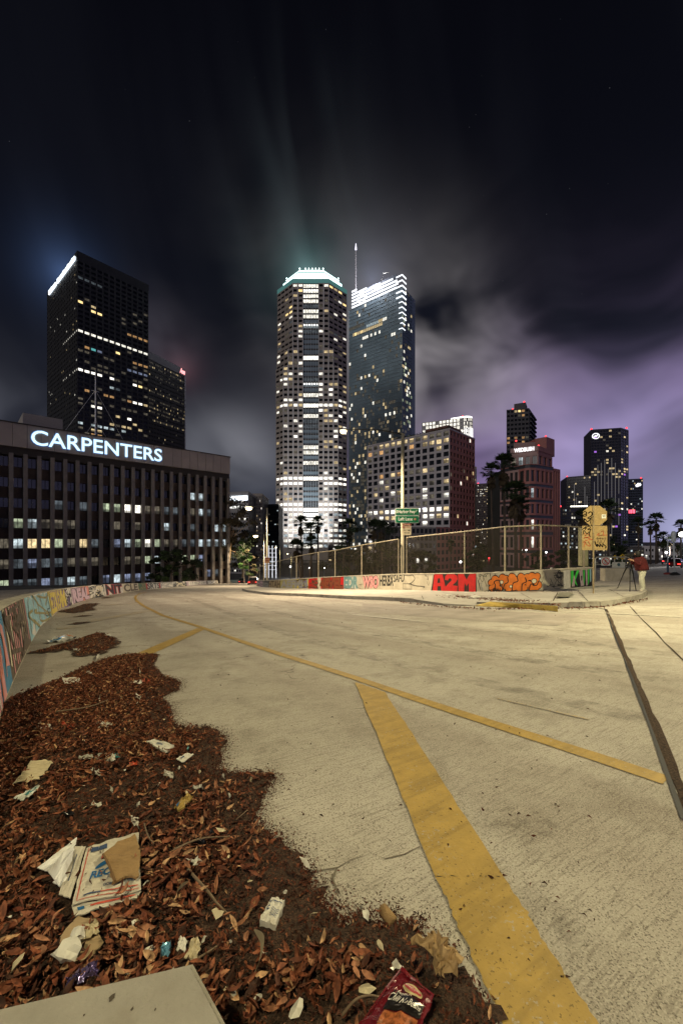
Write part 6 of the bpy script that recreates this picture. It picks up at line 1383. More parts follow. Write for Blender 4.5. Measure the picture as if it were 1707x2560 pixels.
def stopsign():
    p = G(1483, 1484, KH); y = p.y; k_ = y / F; t = thing('stop_sign', 'back of a stop sign with black graffiti, tan square plate below, on steel post', 'sign', p)
    zt = CZ + (HY - 1265) * k_ ; mb = MB(); mb.box((p.x, y, (p.z + zt) / 2), (3.0 * k_, 2.0 * k_, zt - p.z)); mb.build('post', pm('rusty_post', (.30, .24, .14), .6, .3, .3, 4, stain=.5, stain_col=(.16, .08, .03)), t)
    mb = MB()
    for i in range(30): mb.box((p.x, y - 1.05 * k_, p.z + .3 + i * .115), (.5 * k_, .004, .5 * k_))
    tag(mb.build('post_hole', M_BLACK, t), kind='stuff')
    yb = y + 1.6 * k_; c = W(1487, 1289, yb); r_ = 33.5 * k_; mb = MB(); P = [(c.x + r_ * math.cos(a) * .965, yb, c.z + r_ * .80 * math.sin(a)) for a in [math.pi / 8 + math.pi / 4 * i for i in range(8)]]
    mb.poly(P[::-1]); mb.poly([(q[0], q[1] + .012, q[2]) for q in P], 1)
    for i in range(8): j = (i + 1) % 8; mb.poly([P[i], P[j], (P[j][0], P[j][1] + .012, P[j][2]), (P[i][0], P[i][1] + .012, P[i][2])])
    mb.build('octagon_plate', [M_SIGNB, M_SRED], t)
    c2 = W(1486.3, 1345, yb); mb = MB(); rrect(mb, c2.x, c2.z, 63 * k_, 61 * k_, yb, 1.5 * k_); mb.build('square_plate', M_SIGNB, t)
    def stroke(seqs, w, mat, nm='graffiti'):
        mb = MB()
        for s_ in seqs:
            P = smooth_pts([W(a, b_, yb - .006) for a, b_ in s_], 5)
            for i in range(len(P) - 1):
                d = (P[i + 1] - P[i]); n = Vector((-d.z, 0, d.x)).normalized() * w * k_ / 2; e = d.normalized() * w * k_ * .3; a, b_ = P[i] - e, P[i + 1] + e; mb.poly([a - n, b_ - n, b_ + n, a + n])
        mb.build(nm, mat, t)
    z5 = lambda L: [[(1440 + a * .1403, 1250 + b_ * .1403) for a, b_ in s_] for s_ in L]
    stroke(z5([[(125, 220), (160, 205), (185, 225), (175, 250), (130, 265), (125, 285), (180, 280), (182, 225)], [(215, 235), (255, 210), (285, 235), (265, 285), (205, 320), (260, 325), (280, 300)], [(130, 330), (145, 385), (150, 335), (205, 385), (265, 325), (258, 400), (275, 465)]]), 2.2, GP['black'])
    stroke(z5([[(110, 530), (175, 475), (165, 530)], [(130, 505), (185, 500)], [(195, 480), (235, 465), (250, 490), (205, 525), (255, 520)], [(125, 610), (140, 545), (195, 600), (250, 545), (262, 515), (235, 600), (250, 655)]]), 1.9, GP['black'])
    stroke(z5([[(345, 795), (375, 830), (380, 790), (420, 830), (430, 790), (470, 835), (480, 790), (530, 830), (520, 855)], [(335, 735), (345, 780), (360, 800)]]), 2.4, GP['black'])
    stroke(z5([[(350, 690), (380, 670), (370, 700), (410, 675), (400, 700), (440, 672), (430, 700), (470, 675), (465, 700), (520, 675), (500, 740), (470, 780), (440, 720), (420, 780), (390, 720), (370, 770)]]), .9, GP['black'])
    stroke(z5([[(370, 630), (410, 590), (400, 635), (440, 630)], [(445, 570), (480, 550), (480, 620), (440, 628), (550, 625)], [(150, 590), (165, 640), (200, 600), (240, 650), (140, 680), (180, 665), (250, 690)], [(120, 760), (180, 720), (290, 700)], [(140, 830), (160, 750), (180, 790), (250, 820), (220, 740)]]), 1.5, gp('orange_red', (.55, .10, .04)))
    mb = MB(); q = W(1509, 1291, yb - .006); mb.poly([(q.x + a * 5.5 * k_, q.y, q.z + b_ * 4.8 * k_) for a, b_ in ((-1, -1), (1, -1), (1, 1), (-1, 1))]); mb.build('sticker', M_SWH, t)
    mb = MB(); q = W(1509.5, 1290, yb - .010)
    for a, b_, w, h in ((0, 0, 5, 1.6), (-1.8, -1.8, .7, 2.5), (1.8, -1.8, .7, 2.5), (-2.6, 1, 1.2, 1.2)): mb.poly([(q.x + (a + s_ * w / 2) * k_, q.y, q.z + (b_ + s2 * h / 2) * k_) for s_, s2 in ((-1, -1), (1, -1), (1, 1), (-1, 1))])
    mb.build('sticker_mark', M_BLACK, t)
stopsign()
# ================================================================== barrier gate and its signs
def gate():
    a = G(1489, 1452, KH); y = a.y; k_ = y / F; t = thing('barrier_gate', 'low galvanised pipe rail gate closing the pavement behind the stop sign', 'gate', a); gm = pm('pale_pipe', (.48, .48, .40), .45, .35, .15, 3)
    w = lambda px, py: W(px, py, y)
    MB().tube([w(1488, 1470), w(1488, 1398), w(1491, 1394), w(1495, 1393), w(1570, 1393), w(1577, 1395), w(1580, 1400), w(1580, 1455)], .05, 8).build('top_frame', gm, t, smooth=True)
    MB().tube([w(1488, 1411), w(1580, 1411.5)], .035, 6).build('rail', gm, t); MB().tube([w(1488, 1427.5), w(1578, 1430)], .035, 6).build('rail', gm, t)
    MB().box((w(1577.5, 1445)), (.16, .16, 36 * k_)).build('gate_post', gm, t)
    y2 = y - .12; k2 = y2 / F
    c = W(1514, 1403.5, y2); s = thing('prohibition_sign', 'square white sign with red ring and slash hanging on the gate', 'sign', c); mb = MB(); rrect(mb, c.x, c.z, 22.5 * k2, 21 * k2, y2, .6 * k2); mb.build('plate', M_SWH, s)
    mb = MB()
    for i in range(28):
        a0, a1 = 2 * math.pi * i / 28, 2 * math.pi * (i + 1) / 28; mb.poly([(c.x + r_ * k2 * math.cos(an), y2 - .004, c.z + r_ * k2 * math.sin(an)) for an, r_ in ((a0, 7.6), (a1, 7.6), (a1, 9.6), (a0, 9.6))])
    mb.build('red_ring', pm('ring_red', (.50, .04, .04), .5), s); mb = MB(); mb.poly([(c.x + a_ * k2, y2 - .006, c.z + b_ * k2) for a_, b_ in ((-6.2, 4.6), (4.6, -6.2), (6.2, -4.6), (-4.6, 6.2))]); mb.build('slash', pm('ring_red', (.50, .04, .04), .5), s)
    mb = MB()
    for a_, b_, w_, h_ in ((0, 3.4, 2.2, 2.2), (-.6, .6, 3, 4), (-2.6, -2.4, 1.4, 3.6), (2.0, -2.6, 1.4, 3.6), (0, -5, 8, .9), (3.4, 1.2, 4, 1)): mb.poly([(c.x + (a_ + s_ * w_ / 2) * k2, y2 - .003, c.z + (b_ + s2 * h_ / 2) * k2) for s_, s2 in ((-1, -1), (1, -1), (1, 1), (-1, 1))])
    mb.build('figure', M_BLACK, s)
    c = W(1546, 1412.5, y2); s = thing('notice_sign', 'wide pale notice plate hanging on the gate beside the prohibition sign', 'sign', c); mb = MB(); rrect(mb, c.x, c.z, 32 * k2, 14 * k2, y2, 1 * k2); mb.build('plate', pm('notice_pale', (.55, .56, .48), .5, 0, .2, 9, stain=.4, stain_col=(.3, .3, .25), stain_scale=6), s)
    mb = MB(); mb.lathe((0, 0, 0), [(4 * k2, 0), (4 * k2, .004)], 14); o = mb.build('round_emblem', pm('emblem_dark', (.06, .12, .14), .5), s, local=True); o.rotation_euler = (R(90), 0, 0); o.location = (.3 * k2, -.006, .8 * k2)
    # two diamond chevron plates behind
    for px, py, m_, lab, r_ in ((1556, 1392, 'yellow', 'yellow diamond warning sign behind the gate', 7.5), (1537, 1393, 'chev', 'orange and black striped hazard plate behind the gate', 5.5)):
        y3 = y + .8; k3 = y3 / F; c = W(px, py, y3); s = thing('warning_sign', lab, 'sign', (c.x, y3, zr(c.x, y3) + .1)); ym = pm('warning_yellow', (.55, .36, .03), .5)
        MB().tube([(c.x, y3 + .05, zr(c.x, y3)), (c.x, y3 + .05, c.z)], .04, 6).build('post', gm, s)
        mb = MB(); P = [(c.x - r_ * 1.25 * k3, y3, c.z), (c.x, y3, c.z - r_ * k3), (c.x + r_ * 1.25 * k3, y3, c.z), (c.x, y3, c.z + r_ * k3)]; mb.poly(P); mb.poly([(q[0], q[1] + .01, q[2]) for q in P[::-1]]); mb.build('plate', ym, s)
        mb = MB()
        if m_ == 'yellow': mb.poly([(c.x - .8 * k3, y3 - .004, c.z - 4 * k3), (c.x + .8 * k3, y3 - .004, c.z - 4 * k3), (c.x + .8 * k3, y3 - .004, c.z + 2 * k3), (c.x - .8 * k3, y3 - .004, c.z + 2 * k3)]); mb.poly([(c.x - 3 * k3, y3 - .004, c.z + 1 * k3), (c.x + 3 * k3, y3 - .004, c.z + 1 * k3), (c.x, y3 - .004, c.z + 5 * k3)])
        else:
            for o_ in (-4, 0): mb.poly([(c.x + (o_ + 0) * k3, y3 - .004, c.z - 3 * k3), (c.x + (o_ + 2) * k3, y3 - .004, c.z - 3 * k3), (c.x + (o_ + 4) * k3, y3 - .004, c.z + 2 * k3), (c.x + (o_ + 2) * k3, y3 - .004, c.z + 2 * k3)])
        mb.build('symbol', M_BLACK, s)
    # concrete block behind the gate
    c = G(1560, 1452, KH); c.y += 1.0; t = thing('concrete_block', 'low pale concrete block behind the pipe gate', 'block', (c.x, c.y, zr(c.x, c.y)))
    mb = MB(); mb.box((c.x, c.y, c.z + .38), (1.9, .6, .95)); o = mb.build('block_body', M_WALL, t)
gate()
# orange striped hazard plate on the far roadside
# ================================================================== person with tripod
def person():
    f = G(1603, 1479, KH); sc_ = 99 * f.y / F / 1.62
    t = thing('person', 'person in dark red jacket and pale trousers bending to a camera on a tripod', 'person', f)
    V = {}
    def v(n, x_, y_, z_, r_): V[n] = (x_, y_, z_, r_)
    # local: x to the right in the picture, y away; faces left towards the tripod
    v('pelvis', 0.02, 0, .90, .150); v('belly', -.01, 0, 1.04, .140); v('chest', -.07, 0, 1.22, .155); v('shoul', -.11, 0, 1.35, .115); v('neck', -.14, 0, 1.43, .058); v('headb', -.17, 0, 1.50, .078); v('headt', -.175, 0, 1.60, .078)
    for s_, q in ((-1, 'n'), (1, 'f')):
        yy = s_ * .09
        v('hip' + q, 0.02, yy, .86, .135); v('knee' + q, (-.10 if s_ < 0 else .12), yy * 1.2, .48, .095); v('ank' + q, (-.02 if s_ < 0 else .17), yy * 1.3, .10, .075); v('toe' + q, (-.16 if s_ < 0 else .04), yy * 1.5, .035, .045)
        v('sh' + q, -.11, s_ * .16, 1.34, .072); v('el' + q, -.22, s_ * .21, 1.10, .052); v('wr' + q, -.38, s_ * .07, 1.27, .036); v('ha' + q, -.44, s_ * .05, 1.31, .036)
    E = [('pelvis', 'belly'), ('belly', 'chest'), ('chest', 'shoul'), ('shoul', 'neck'), ('neck', 'headb'), ('headb', 'headt')]
    for q in 'nf': E += [('pelvis', 'hip' + q), ('hip' + q, 'knee' + q), ('knee' + q, 'ank' + q), ('ank' + q, 'toe' + q), ('shoul', 'sh' + q), ('sh' + q, 'el' + q), ('el' + q, 'wr' + q), ('wr' + q, 'ha' + q)]
    for q, s_ in (('n', -1), ('f', 1)):
        hx, hy, hz, _ = V['ha' + q]
        for k_ in range(4): v('f%s%d' % (q, k_), hx - .055, hy + (k_ - 1.5) * .018, hz + .02 - abs(k_ - 1.2) * .006, .010); v('g%s%d' % (q, k_), hx - .085 + abs(k_ - 1.3) * .01, hy + (k_ - 1.5) * .018, hz - .005, .009); E += [('ha' + q, 'f%s%d' % (q, k_)), ('f%s%d' % (q, k_), 'g%s%d' % (q, k_))]
        v('t%s' % q, hx - .02, hy - s_ * .04, hz + .03, .011); E.append(('ha' + q, 't%s' % q))
    names = list(V); me = bpy.data.meshes.new('body'); me.from_pydata([V[n][:3] for n in names], [(names.index(a), names.index(b_)) for a, b_ in E], [])
    o = bpy.data.objects.new('body_skin', me); COL.objects.link(o); md = o.modifiers.new('s', 'SKIN'); o.modifiers.new('u', 'SUBSURF').levels = 1
    sv = me.skin_vertices[0].data
    for i, n in enumerate(names): sv[i].radius = (V[n][3], V[n][3]); sv[i].use_root = n == 'pelvis'
    md.use_smooth_shade = True
    dg = bpy.context.evaluated_depsgraph_get(); ev = o.evaluated_get(dg); m2 = bpy.data.meshes.new_from_object(ev); bpy.data.objects.remove(o)
    skin = pm('skin', (.42, .24, .16), .55); trs = pm('pale_trousers', (.46, .46, .36), .85, 0, .1, 5, .3, 20); jk = pm('dark_red_jacket', (.075, .006, .007), .85, 0, .3, 4); shoe = pm('dark_shoe', (.5, .45, .36), .7)
    m2.materials.clear()
    for q in (skin, trs, jk, shoe): m2.materials.append(q)
    for p_ in m2.polygons:
        c = p_.center; p_.material_index = 3 if c.z < .085 else (1 if c.z < .93 else (0 if (c.z > 1.42 and c.x < -.05 and abs(c.y) < .12) or c.x < -.385 else 2)); p_.use_smooth = True
    bo = link('body', m2, t, local=True); bo.scale = (sc_,) * 3
    def part(name, mb, mat, sm=True):
        q = mb.build(name, mat, t, local=True, smooth=sm); q.scale = (sc_,) * 3; return q
    hair = MB(); hair.lathe((-.145, 0, 1.46), [(.03, -.08), (.095, -.04), (.115, .04), (.115, .12), (.095, .18), (.05, .215), (.01, .225)], 14); part('hair', hair, pm('black_hair', (.008, .007, .006), .6))
    ja = MB(); ja.tube([(.03, 0, .88), (.02, 0, .98), (-.03, 0, 1.12), (-.075, 0, 1.26), (-.11, 0, 1.37), (-.13, 0, 1.42)], [.23, .23, .23, .23, .17, .07], 14); part('jacket_body', ja, jk)
    bag = MB(); bag.tube([(.12, .02, .95), (.11, .02, 1.12), (.06, .02, 1.30), (.02, .02, 1.36)], [.10, .15, .14, .06], 12); part('dark_hood', bag, pm('dark_cloth', (.015, .013, .012), .9))
    # face: nose, eyes, ear on the head turned to the camera
    fc = MB(); fc.lathe((-.258, 0, 1.53), [(.012, -.02), (.02, 0), (.008, .03)], 8); part('nose', fc, skin)
    for s_ in (-1, 1):
        ey = MB(); ey.lathe((-.245, s_ * .03, 1.56), [(.004, -.01), (.012, 0), (.004, .01)], 8); part('eye', ey, M_BLACK)
    # tripod
    c = G(1573, 1479, KH); k_ = c.y / F; tt = thing('tripod', 'black tripod standing on the pavement before the bending person', 'tripod', c)
    hd = Vector((c.x + 2 * k_, c.y, CZ - (1394 - HY) * k_))
    for a, b_ in ((c.x - .05, c.y - .1), (G(1543, 1472, KH).x, G(1543, 1472, KH).y), (c.x + .55, c.y + .35)):
        ft = Vector((a, b_, zr(a, b_) + KH + .01)); md_ = hd.lerp(ft, .5); MB().tube([hd - Vector((0, 0, .12)), md_, md_.lerp(ft, .02), ft], [.035, .028, .02, .018], 6).build('leg', M_BLACK, tt)
    MB().tube([hd - Vector((0, 0, .5)), hd + Vector((0, 0, .02))], .025, 6).build('centre_column', M_BLACK, tt); MB().box(hd - Vector((0, 0, .1)), (.12, .12, .12)).build('spider', M_BLACK, tt)
    cm = thing('camera_body', 'small black camera with tiny red light on top of the tripod', 'camera', hd); MB().box(hd + Vector((.05, 0, .10)), (.24, .16, .15)).build('body', M_BLACK, cm); MB().tube([hd + Vector((-.05, 0, .1)), hd + Vector((-.22, 0, .1))], [.06, .055], 12).build('lens', M_BLACK, cm)
    MB().box(hd + Vector((.16, -.085, .08)), (.03, .01, .03)).build('red_light', em('camera_red', (1, .03, .03), 5), cm); MB().box(hd + Vector((.175, -.02, .12)), (.01, .1, .07)).build('screen', em('camera_screen', (.8, .85, 1), 1.2), cm)
person()
# ================================================================== cars
def car(label, p, rz, colr, tail=True, sc_=1.0):
    t = thing('car', label, 'car', p, 'cars on the streets', rz); bm_ = pm('car_paint_%d' % int(colr[0] * 999), colr, .3, .3)
    mb = MB(); secs = [(-2.2, .45, .75, .80), (-1.9, .32, .95, .86), (-.9, .28, 1.0, .90), (.9, .28, .98, .90), (1.8, .30, .82, .86), (2.2, .42, .66, .76)]
    for i, (y_, z0, z1, w) in enumerate(secs):
        b = len(mb.v); mb.v += [(-w, y_, z0), (w, y_, z0), (w * .97, y_, z1), (-w * .97, y_, z1)]
        if i:
            for k_ in range(4): mb.f.append((b - 4 + k_, b - 4 + (k_ + 1) % 4, b + (k_ + 1) % 4, b + k_)); mb.m.append(0)
    mb.f.append((0, 3, 2, 1)); mb.m.append(0); mb.f.append(tuple(len(mb.v) - 4 + i for i in range(4))); mb.m.append(0)
    mb.build('body', bm_, t, local=True); mb = MB(); b = 0
    mb.box8([(-.80, -1.5, .95), (.80, -1.5, .95), (.80, 1.1, .93), (-.80, 1.1, .93), (-.62, -1.0, 1.42), (.62, -1.0, 1.42), (.62, .35, 1.42), (-.62, .35, 1.42)]); mb.build('cabin', glass_dark(), t, local=True)
    mb = MB(); mb.box((0, -.3, 1.435), (1.2, 1.3, .03)); mb.build('roof', bm_, t, local=True)
    for sx in (-.82, .82):
        for yy in (-1.35, 1.35):
            w = MB(); w.tube([(sx - .1, yy, .32), (sx + .1, yy, .32)], .32, 14); w.build('wheel', M_BLACK, t, local=True)
        mb = MB(); mb.box((sx * .78, -2.2, .70), (.36, .06, .14)); mb.build('tail_light', em('tail_red', (1, .05, .04), 3.0), t, local=True)
        mb = MB(); mb.box((sx * .78, 2.17, .60), (.36, .08, .14)); mb.build('headlight', em('head_white', (1, .97, .9), 4.0), t, local=True)
    for ch in t.children: pass
    t.scale = (sc_,) * 3; return t
def onroad(px, d): p = W2(px, d); return (p.x, p.y, zr(p.x, p.y) + .01)
car('car with red tail lights driving away at the left end of the fence', onroad(634, 74), R(8), (.10, .02, .02))
car('dark car at the far end of the ramp between the two street trees', onroad(604, 108), R(15), (.05, .05, .06))
car('car with red tail lights on the street at the right edge', onroad(1690, 62), R(-48), (.16, .02, .02))
car('dark car ahead on the street at the right edge, near the dazzling lamp', onroad(1668, 84), R(-40), (.06, .06, .07))
car('dark car on the freeway behind the palm cluster', onroad(755, 104), R(-80), (.08, .02, .02)); car('second dark car on the freeway behind the fence', onroad(800, 104), R(-80), (.05, .05, .06))
car('pale car parked by the white globe lamp near the red podium', onroad(1110, 116), R(-70), (.4, .4, .4))
# ================================================================== leaf litter
def inpoly(P, x_, y_):
    c = False; n = len(P); j = n - 1
    for i in range(n):
        if (P[i].y > y_) != (P[j].y > y_) and x_ < (P[j].x - P[i].x) * (y_ - P[i].y) / (P[j].y - P[i].y) + P[i].x: c = not c
        j = i
    return c
def edist(P, x_, y_):
    q = Vector((x_, y_)); best = 9e9; n = len(P)
    for i in range(n):
        a = P[i].to_2d(); b = P[(i + 1) % n].to_2d(); d = b - a; t = max(0, min(1, (q - a).dot(d) / max(d.length_squared, 1e-9))); best = min(best, (a + d * t - q).length)
    return best
pile1 = [(-60, 1830), (0, 1772), (34, 1745), (115, 1715), (165, 1692), (214, 1669), (260, 1650), (314, 1640), (394, 1638), (383, 1665), (406, 1692), (448, 1707), (444, 1726), (402, 1745), (425, 1772), (429, 1803), (446, 1822), (531, 1824), (562, 1851), (553, 1887), (536, 1927), (580, 1938), (690, 1938), (668, 1981), (638, 2025), (643, 2070), (690, 2105), (754, 2163), (776, 2217), (800, 2262), (830, 2306), (919, 2302), (1009, 2315), (1045, 2345), (1138, 2436), (1190, 2465), (1235, 2543), (1262, 2640), (700, 2760), (-300, 2760), (-400, 2300)]
pile2 = [(69, 1634), (122, 1622), (180, 1604), (241, 1584), (265, 1586), (294, 1600), (296, 1612), (255, 1636), (196, 1643), (184, 1638), (190, 1632), (175, 1626), (106, 1635)]
pile3 = [(143, 1530), (184, 1520), (214, 1510), (249, 1510), (231, 1520), (239, 1526), (184, 1534)]
pile4 = [(172, 1561), (200, 1557), (226, 1556), (212, 1561), (178, 1563)]
pile5 = [(196, 1541), (222, 1538), (215, 1541), (200, 1543)]
pile6 = [(250, 1495), (280, 1492), (270, 1495.5), (255, 1496.5)]
PILES = [[G(*p) for p in q] for q in (pile1, pile2, pile3, pile4, pile5, pile6)]
def hump(P, x_, y_, mx):
    d = edist(P, x_, y_); return mx * (1 - math.exp(-d * 4.0))
LEAFC = [(.150, .046, .025), (.225, .078, .040), (.085, .031, .019), (.34, .155, .085), (.052, .021, .013), (.46, .28, .155), (.195, .062, .030), (.130, .042, .022)]
def leaf_mat(i, c):
    m = bpy.data.materials.new('dry_leaf_%d' % i); m.use_nodes = True; t = NT(m.node_tree); b = t.n['Principled BSDF']; P = t.node('ShaderNodeNewGeometry').outputs['Position']
    t.l.new(t.mix(t.ramp(t.noise(P, 45, 2, .6), .35, .68), tuple(q * .6 for q in c), tuple(min(1, q * 1.3) for q in c)), b.inputs['Base Color']); b.inputs['Roughness'].default_value = .72; b.inputs['Specular IOR Level'].default_value = .25; return m
LM = [leaf_mat(i, c) for i, c in enumerate(LEAFC)]
def leaf_geo(g, rows=5):
    L = 1.0; wv = g.uniform(.12, .23); curl = g.uniform(-.8, 1.3); fold = g.uniform(.06, .26); tw = g.uniform(-1.0, 1.0); V = []
    for i in range(rows):
        t = i / (rows - 1); w = wv * math.sin(math.pi * (t * .96 + .02)) ** .8 + .004; zc_ = curl * (t - .5) ** 2 * 1.2; a = tw * (t - .5)
        for s_ in (-1, 0, 1):
            x_ = s_ * w; z_ = zc_ + (fold * abs(s_) * math.sin(math.pi * t)); V.append((x_ * math.cos(a) - z_ * math.sin(a) * .3, t - .5, z_ + x_ * math.sin(a)))
    Fc = [(r_ * 3 + c_, r_ * 3 + c_ + 1, (r_ + 1) * 3 + c_ + 1, (r_ + 1) * 3 + c_) for r_ in range(rows - 1) for c_ in range(2)]
    return np.array(V), Fc
lg = random.Random(77)
LV = [leaf_geo(lg) for _ in range(10)]; LVs = [leaf_geo(lg, 3) for _ in range(6)]
def rotm(g, flat):
    return Matrix.Rotation(g.uniform(0, 6.283), 3, 'Z') @ Matrix.Rotation(g.gauss(0, flat), 3, 'X') @ Matrix.Rotation(g.gauss(0, flat * 1.1), 3, 'Y')
allv = []; allf = []; allm = []; nv = 0
HERO = []
def add_leaf(x_, y_, z_, s_, g, flat, geo, mi):
    global nv
    V, Fc = geo; Mx = np.array(rotm(g, flat)) * s_; W_ = V @ Mx.T + np.array((x_, y_, z_)); allv.append(W_); allf.extend([tuple(nv + i for i in f_) for f_ in Fc]); allm.extend([mi] * len(Fc)); nv += len(V)
M_MOULD = pm('leaf_mould', (.070, .038, .024), .97, 0, .8, 110, 1.0, 160, stain=.7, stain_col=(.022, .013, .009), stain_scale=12)
# dirt sheets under the leaves
for k_, P in enumerate(PILES):
    xs0, xs1 = min(p.x for p in P), max(p.x for p in P); ys0, ys1 = max(.2, min(p.y for p in P)), max(p.y for p in P); st = .05 if k_ == 0 else .12 if k_ < 3 else .3
    mb = MB(); cells = {}
    nx, ny = int((xs1 - xs0) / st) + 2, int((ys1 - ys0) / st) + 2; idx = {}
    def vid(i, j):
        if (i, j) not in idx:
            x_ = xs0 + i * st; y_ = ys0 + j * st; ins = inpoly(P, x_, y_); h = hump(P, x_, y_, .035) if ins else 0
            idx[(i, j)] = len(mb.v); jx, jy = rnd.gauss(0, st * .2), rnd.gauss(0, st * .2); mb.v.append((x_ + jx, y_ + jy, zr(x_ + jx, y_ + jy) + .010 + h + (rnd.random() * .010 if ins else 0)))
        return idx[(i, j)]
    for j in range(ny):
        for i in range(nx):
            if inpoly(P, xs0 + (i + .5) * st, ys0 + (j + .5) * st): mb.f.append((vid(i, j), vid(i + 1, j), vid(i + 1, j + 1), vid(i, j + 1))); mb.m.append(0)
    tag(mb.build('dirt_layer', M_MOULD), 'dark soil spread under the fallen leaves', 'soil', kind='stuff')
g = random.Random(5)
blk = [G(0, 2504, .3), G(482, 2399, .3), G(580, 2560, .3)]
def blocked(x_, y_):   # concrete slab footprint
    a, b, c = [p.to_2d() for p in blk]; q = Vector((x_, y_)); n1 = Vector((-(b - a).y, (b - a).x)); n2 = Vector((-(c - b).y, (c - b).x)); return (q - a).dot(n1) < 0 and (q - b).dot(n2) < 0 and y_ < 1.2
def fine(x_, y_):      # patches of crumbs instead of whole leaves
    return math.sin(x_ * 2.3 + 1.1) * math.cos(y_ * 2.9 - .4) + .5 * math.sin(x_ * 5.1 - y_ * 4.3)
cand = []
LITP = [[G(*p, .07) for p in q_] for q_ in ([(140, 2290), (190, 2300), (356, 2236), (356, 2072), (190, 2085), (88, 2165)], [(140, 2360), (190, 2285), (262, 2298), (262, 2390), (175, 2412)], [(155, 2470), (240, 2445), (250, 2405), (185, 2430)], [(398, 2392), (425, 2392), (430, 2355), (405, 2355)], [(438, 2400), (500, 2402), (505, 2345), (440, 2335)], [(640, 2306), (690, 2318), (718, 2250), (678, 2236)], [(865, 2620), (1045, 2620), (1092, 2490), (1003, 2410)], [(1030, 2350), (1085, 2330), (1156, 2400), (1135, 2446), (1085, 2430)], [(362, 1852), (414, 1884), (442, 1862), (386, 1844)], [(436, 1896), (457, 1911), (488, 1886), (468, 1879)], [(28, 1960), (80, 1896), (138, 1905), (100, 1950)], [(25, 2004), (75, 1998), (110, 1964), (92, 1958)], [(433, 2022), (452, 2030), (485, 1992), (470, 1980)])]
for k_, P in enumerate(PILES):
    xs0, xs1 = min(p.x for p in P), max(p.x for p in P); ys0, ys1 = max(.45, min(p.y for p in P)), max(p.y for p in P)
    if k_ == 0: xs0 = max(xs0, -4.6)
    dens = {0: 6800, 1: 2000, 2: 260, 3: 120, 4: 120, 5: 40}[k_]; n = int((xs1 - xs0) * (ys1 - ys0) * dens)
    for _ in range(n):
        x_ = g.uniform(xs0, xs1); y_ = g.uniform(ys0, ys1)
        if k_ == 0 and (abs(x_) > y_ * .95 + .3 or blocked(x_, y_)): continue
        if not inpoly(P, x_, y_): continue
        if k_ == 0 and any(inpoly(q_, x_, y_) for q_ in LITP) and g.random() < .86: continue
        e = edist(P, x_, y_); lim = .16 if k_ == 0 else .05
        crumbs = (e < lim and g.random() < .85) or (k_ == 0 and fine(x_, y_) < -.45 and g.random() < .85 and y_ < 2.6) or g.random() < .22
        h = hump(P, x_, y_, .035 if k_ == 0 else .02) + .012 + g.random() * (.032 if k_ == 0 else .02)
        z_ = zr(x_, y_) + h; col_ = min(7, int(g.random() ** 1.25 * 8)) if False else g.choices(range(8), [16, 15, 16, 13, 16, 7, 12, 8])[0]
        if crumbs:
            for _2 in range(4): add_leaf(x_ + g.gauss(0, .02), y_ + g.gauss(0, .02), z_ - .012 - g.random() * .02, g.uniform(.006, .022), g, .5, LVs[g.randrange(6)], g.choices(range(8), [18, 8, 24, 3, 30, 1, 6, 14])[0])
        else:
            s_ = g.choice([g.uniform(.012, .030), g.uniform(.020, .044), g.uniform(.030, .060)]) * (1.0 if k_ == 0 else 1.1)
            if k_ == 0 and y_ < 2.3 and h > .045: cand.append((x_, y_, z_, s_, col_))
            add_leaf(x_, y_, z_, s_, g, .42, LV[g.randrange(10)] if y_ < 3.0 else LVs[g.randrange(6)], col_)
# crumbs spread beyond the edge, and stray bits on the road
P = PILES[0]
for i in range(9000):
    j = g.randrange(10, 34); a = P[j]; b = P[j + 1]; q = a.lerp(b, g.random()); off = abs(g.gauss(0, .045)); d = (b - a).to_2d().normalized() if (b - a).length > 0 else Vector((1, 0)); n_ = Vector((d.y, -d.x)) * (1 if g.random() < .5 else -1)
    x_, y_ = q.x + n_.x * off, q.y + n_.y * off
    if y_ < .6: continue
    add_leaf(x_, y_, zr(x_, y_) + .014, g.uniform(.004, .014), g, .35, LVs[g.randrange(6)], g.choice([2, 4, 4, 7, 0]))
for i in range(420):
    px, py = g.uniform(60, 1500), 1480 + 1000 * g.random() ** 2; p = G(px, py); add_leaf(p.x, p.y, p.z + .008, g.uniform(.008, .022) * (1 + p.y * .12), g, .25, LVs[g.randrange(6)], g.choice([2, 4, 4, 7]))
for i in range(1500):     # leaves along the kerb ramp and joint
    if i < 1000: px = g.uniform(1090, 1400); py = np.interp(px, [1090, 1200, 1400], [1487, 1496, 1512]) + g.gauss(0, 2.2); dz = .13 if px < 1190 else .10
    else: px = g.uniform(1000, 1620); py = np.interp(px, [1000, 1100, 1200, 1400, 1500, 1620], [1505, 1516, 1522, 1521, 1518, 1497]) + abs(g.gauss(0, 2.0)); dz = 0.02
    p = G(px, py, dz); add_leaf(p.x, p.y, p.z + .02, g.uniform(.05, .11), g, .4, LVs[g.randrange(6)], g.choice([0, 1, 2, 4, 6]))
me = bpy.data.meshes.new('leaf_litter'); vv = np.concatenate(allv); me.from_pydata(vv.tolist(), [], allf)
for m_ in LM: me.materials.append(m_)
me.polygons.foreach_set('material_index', allm); me.update()
tag(link('leaf_litter', me), 'brown fallen leaves and crumbs heaped along the barrier', 'leaves', kind='stuff')
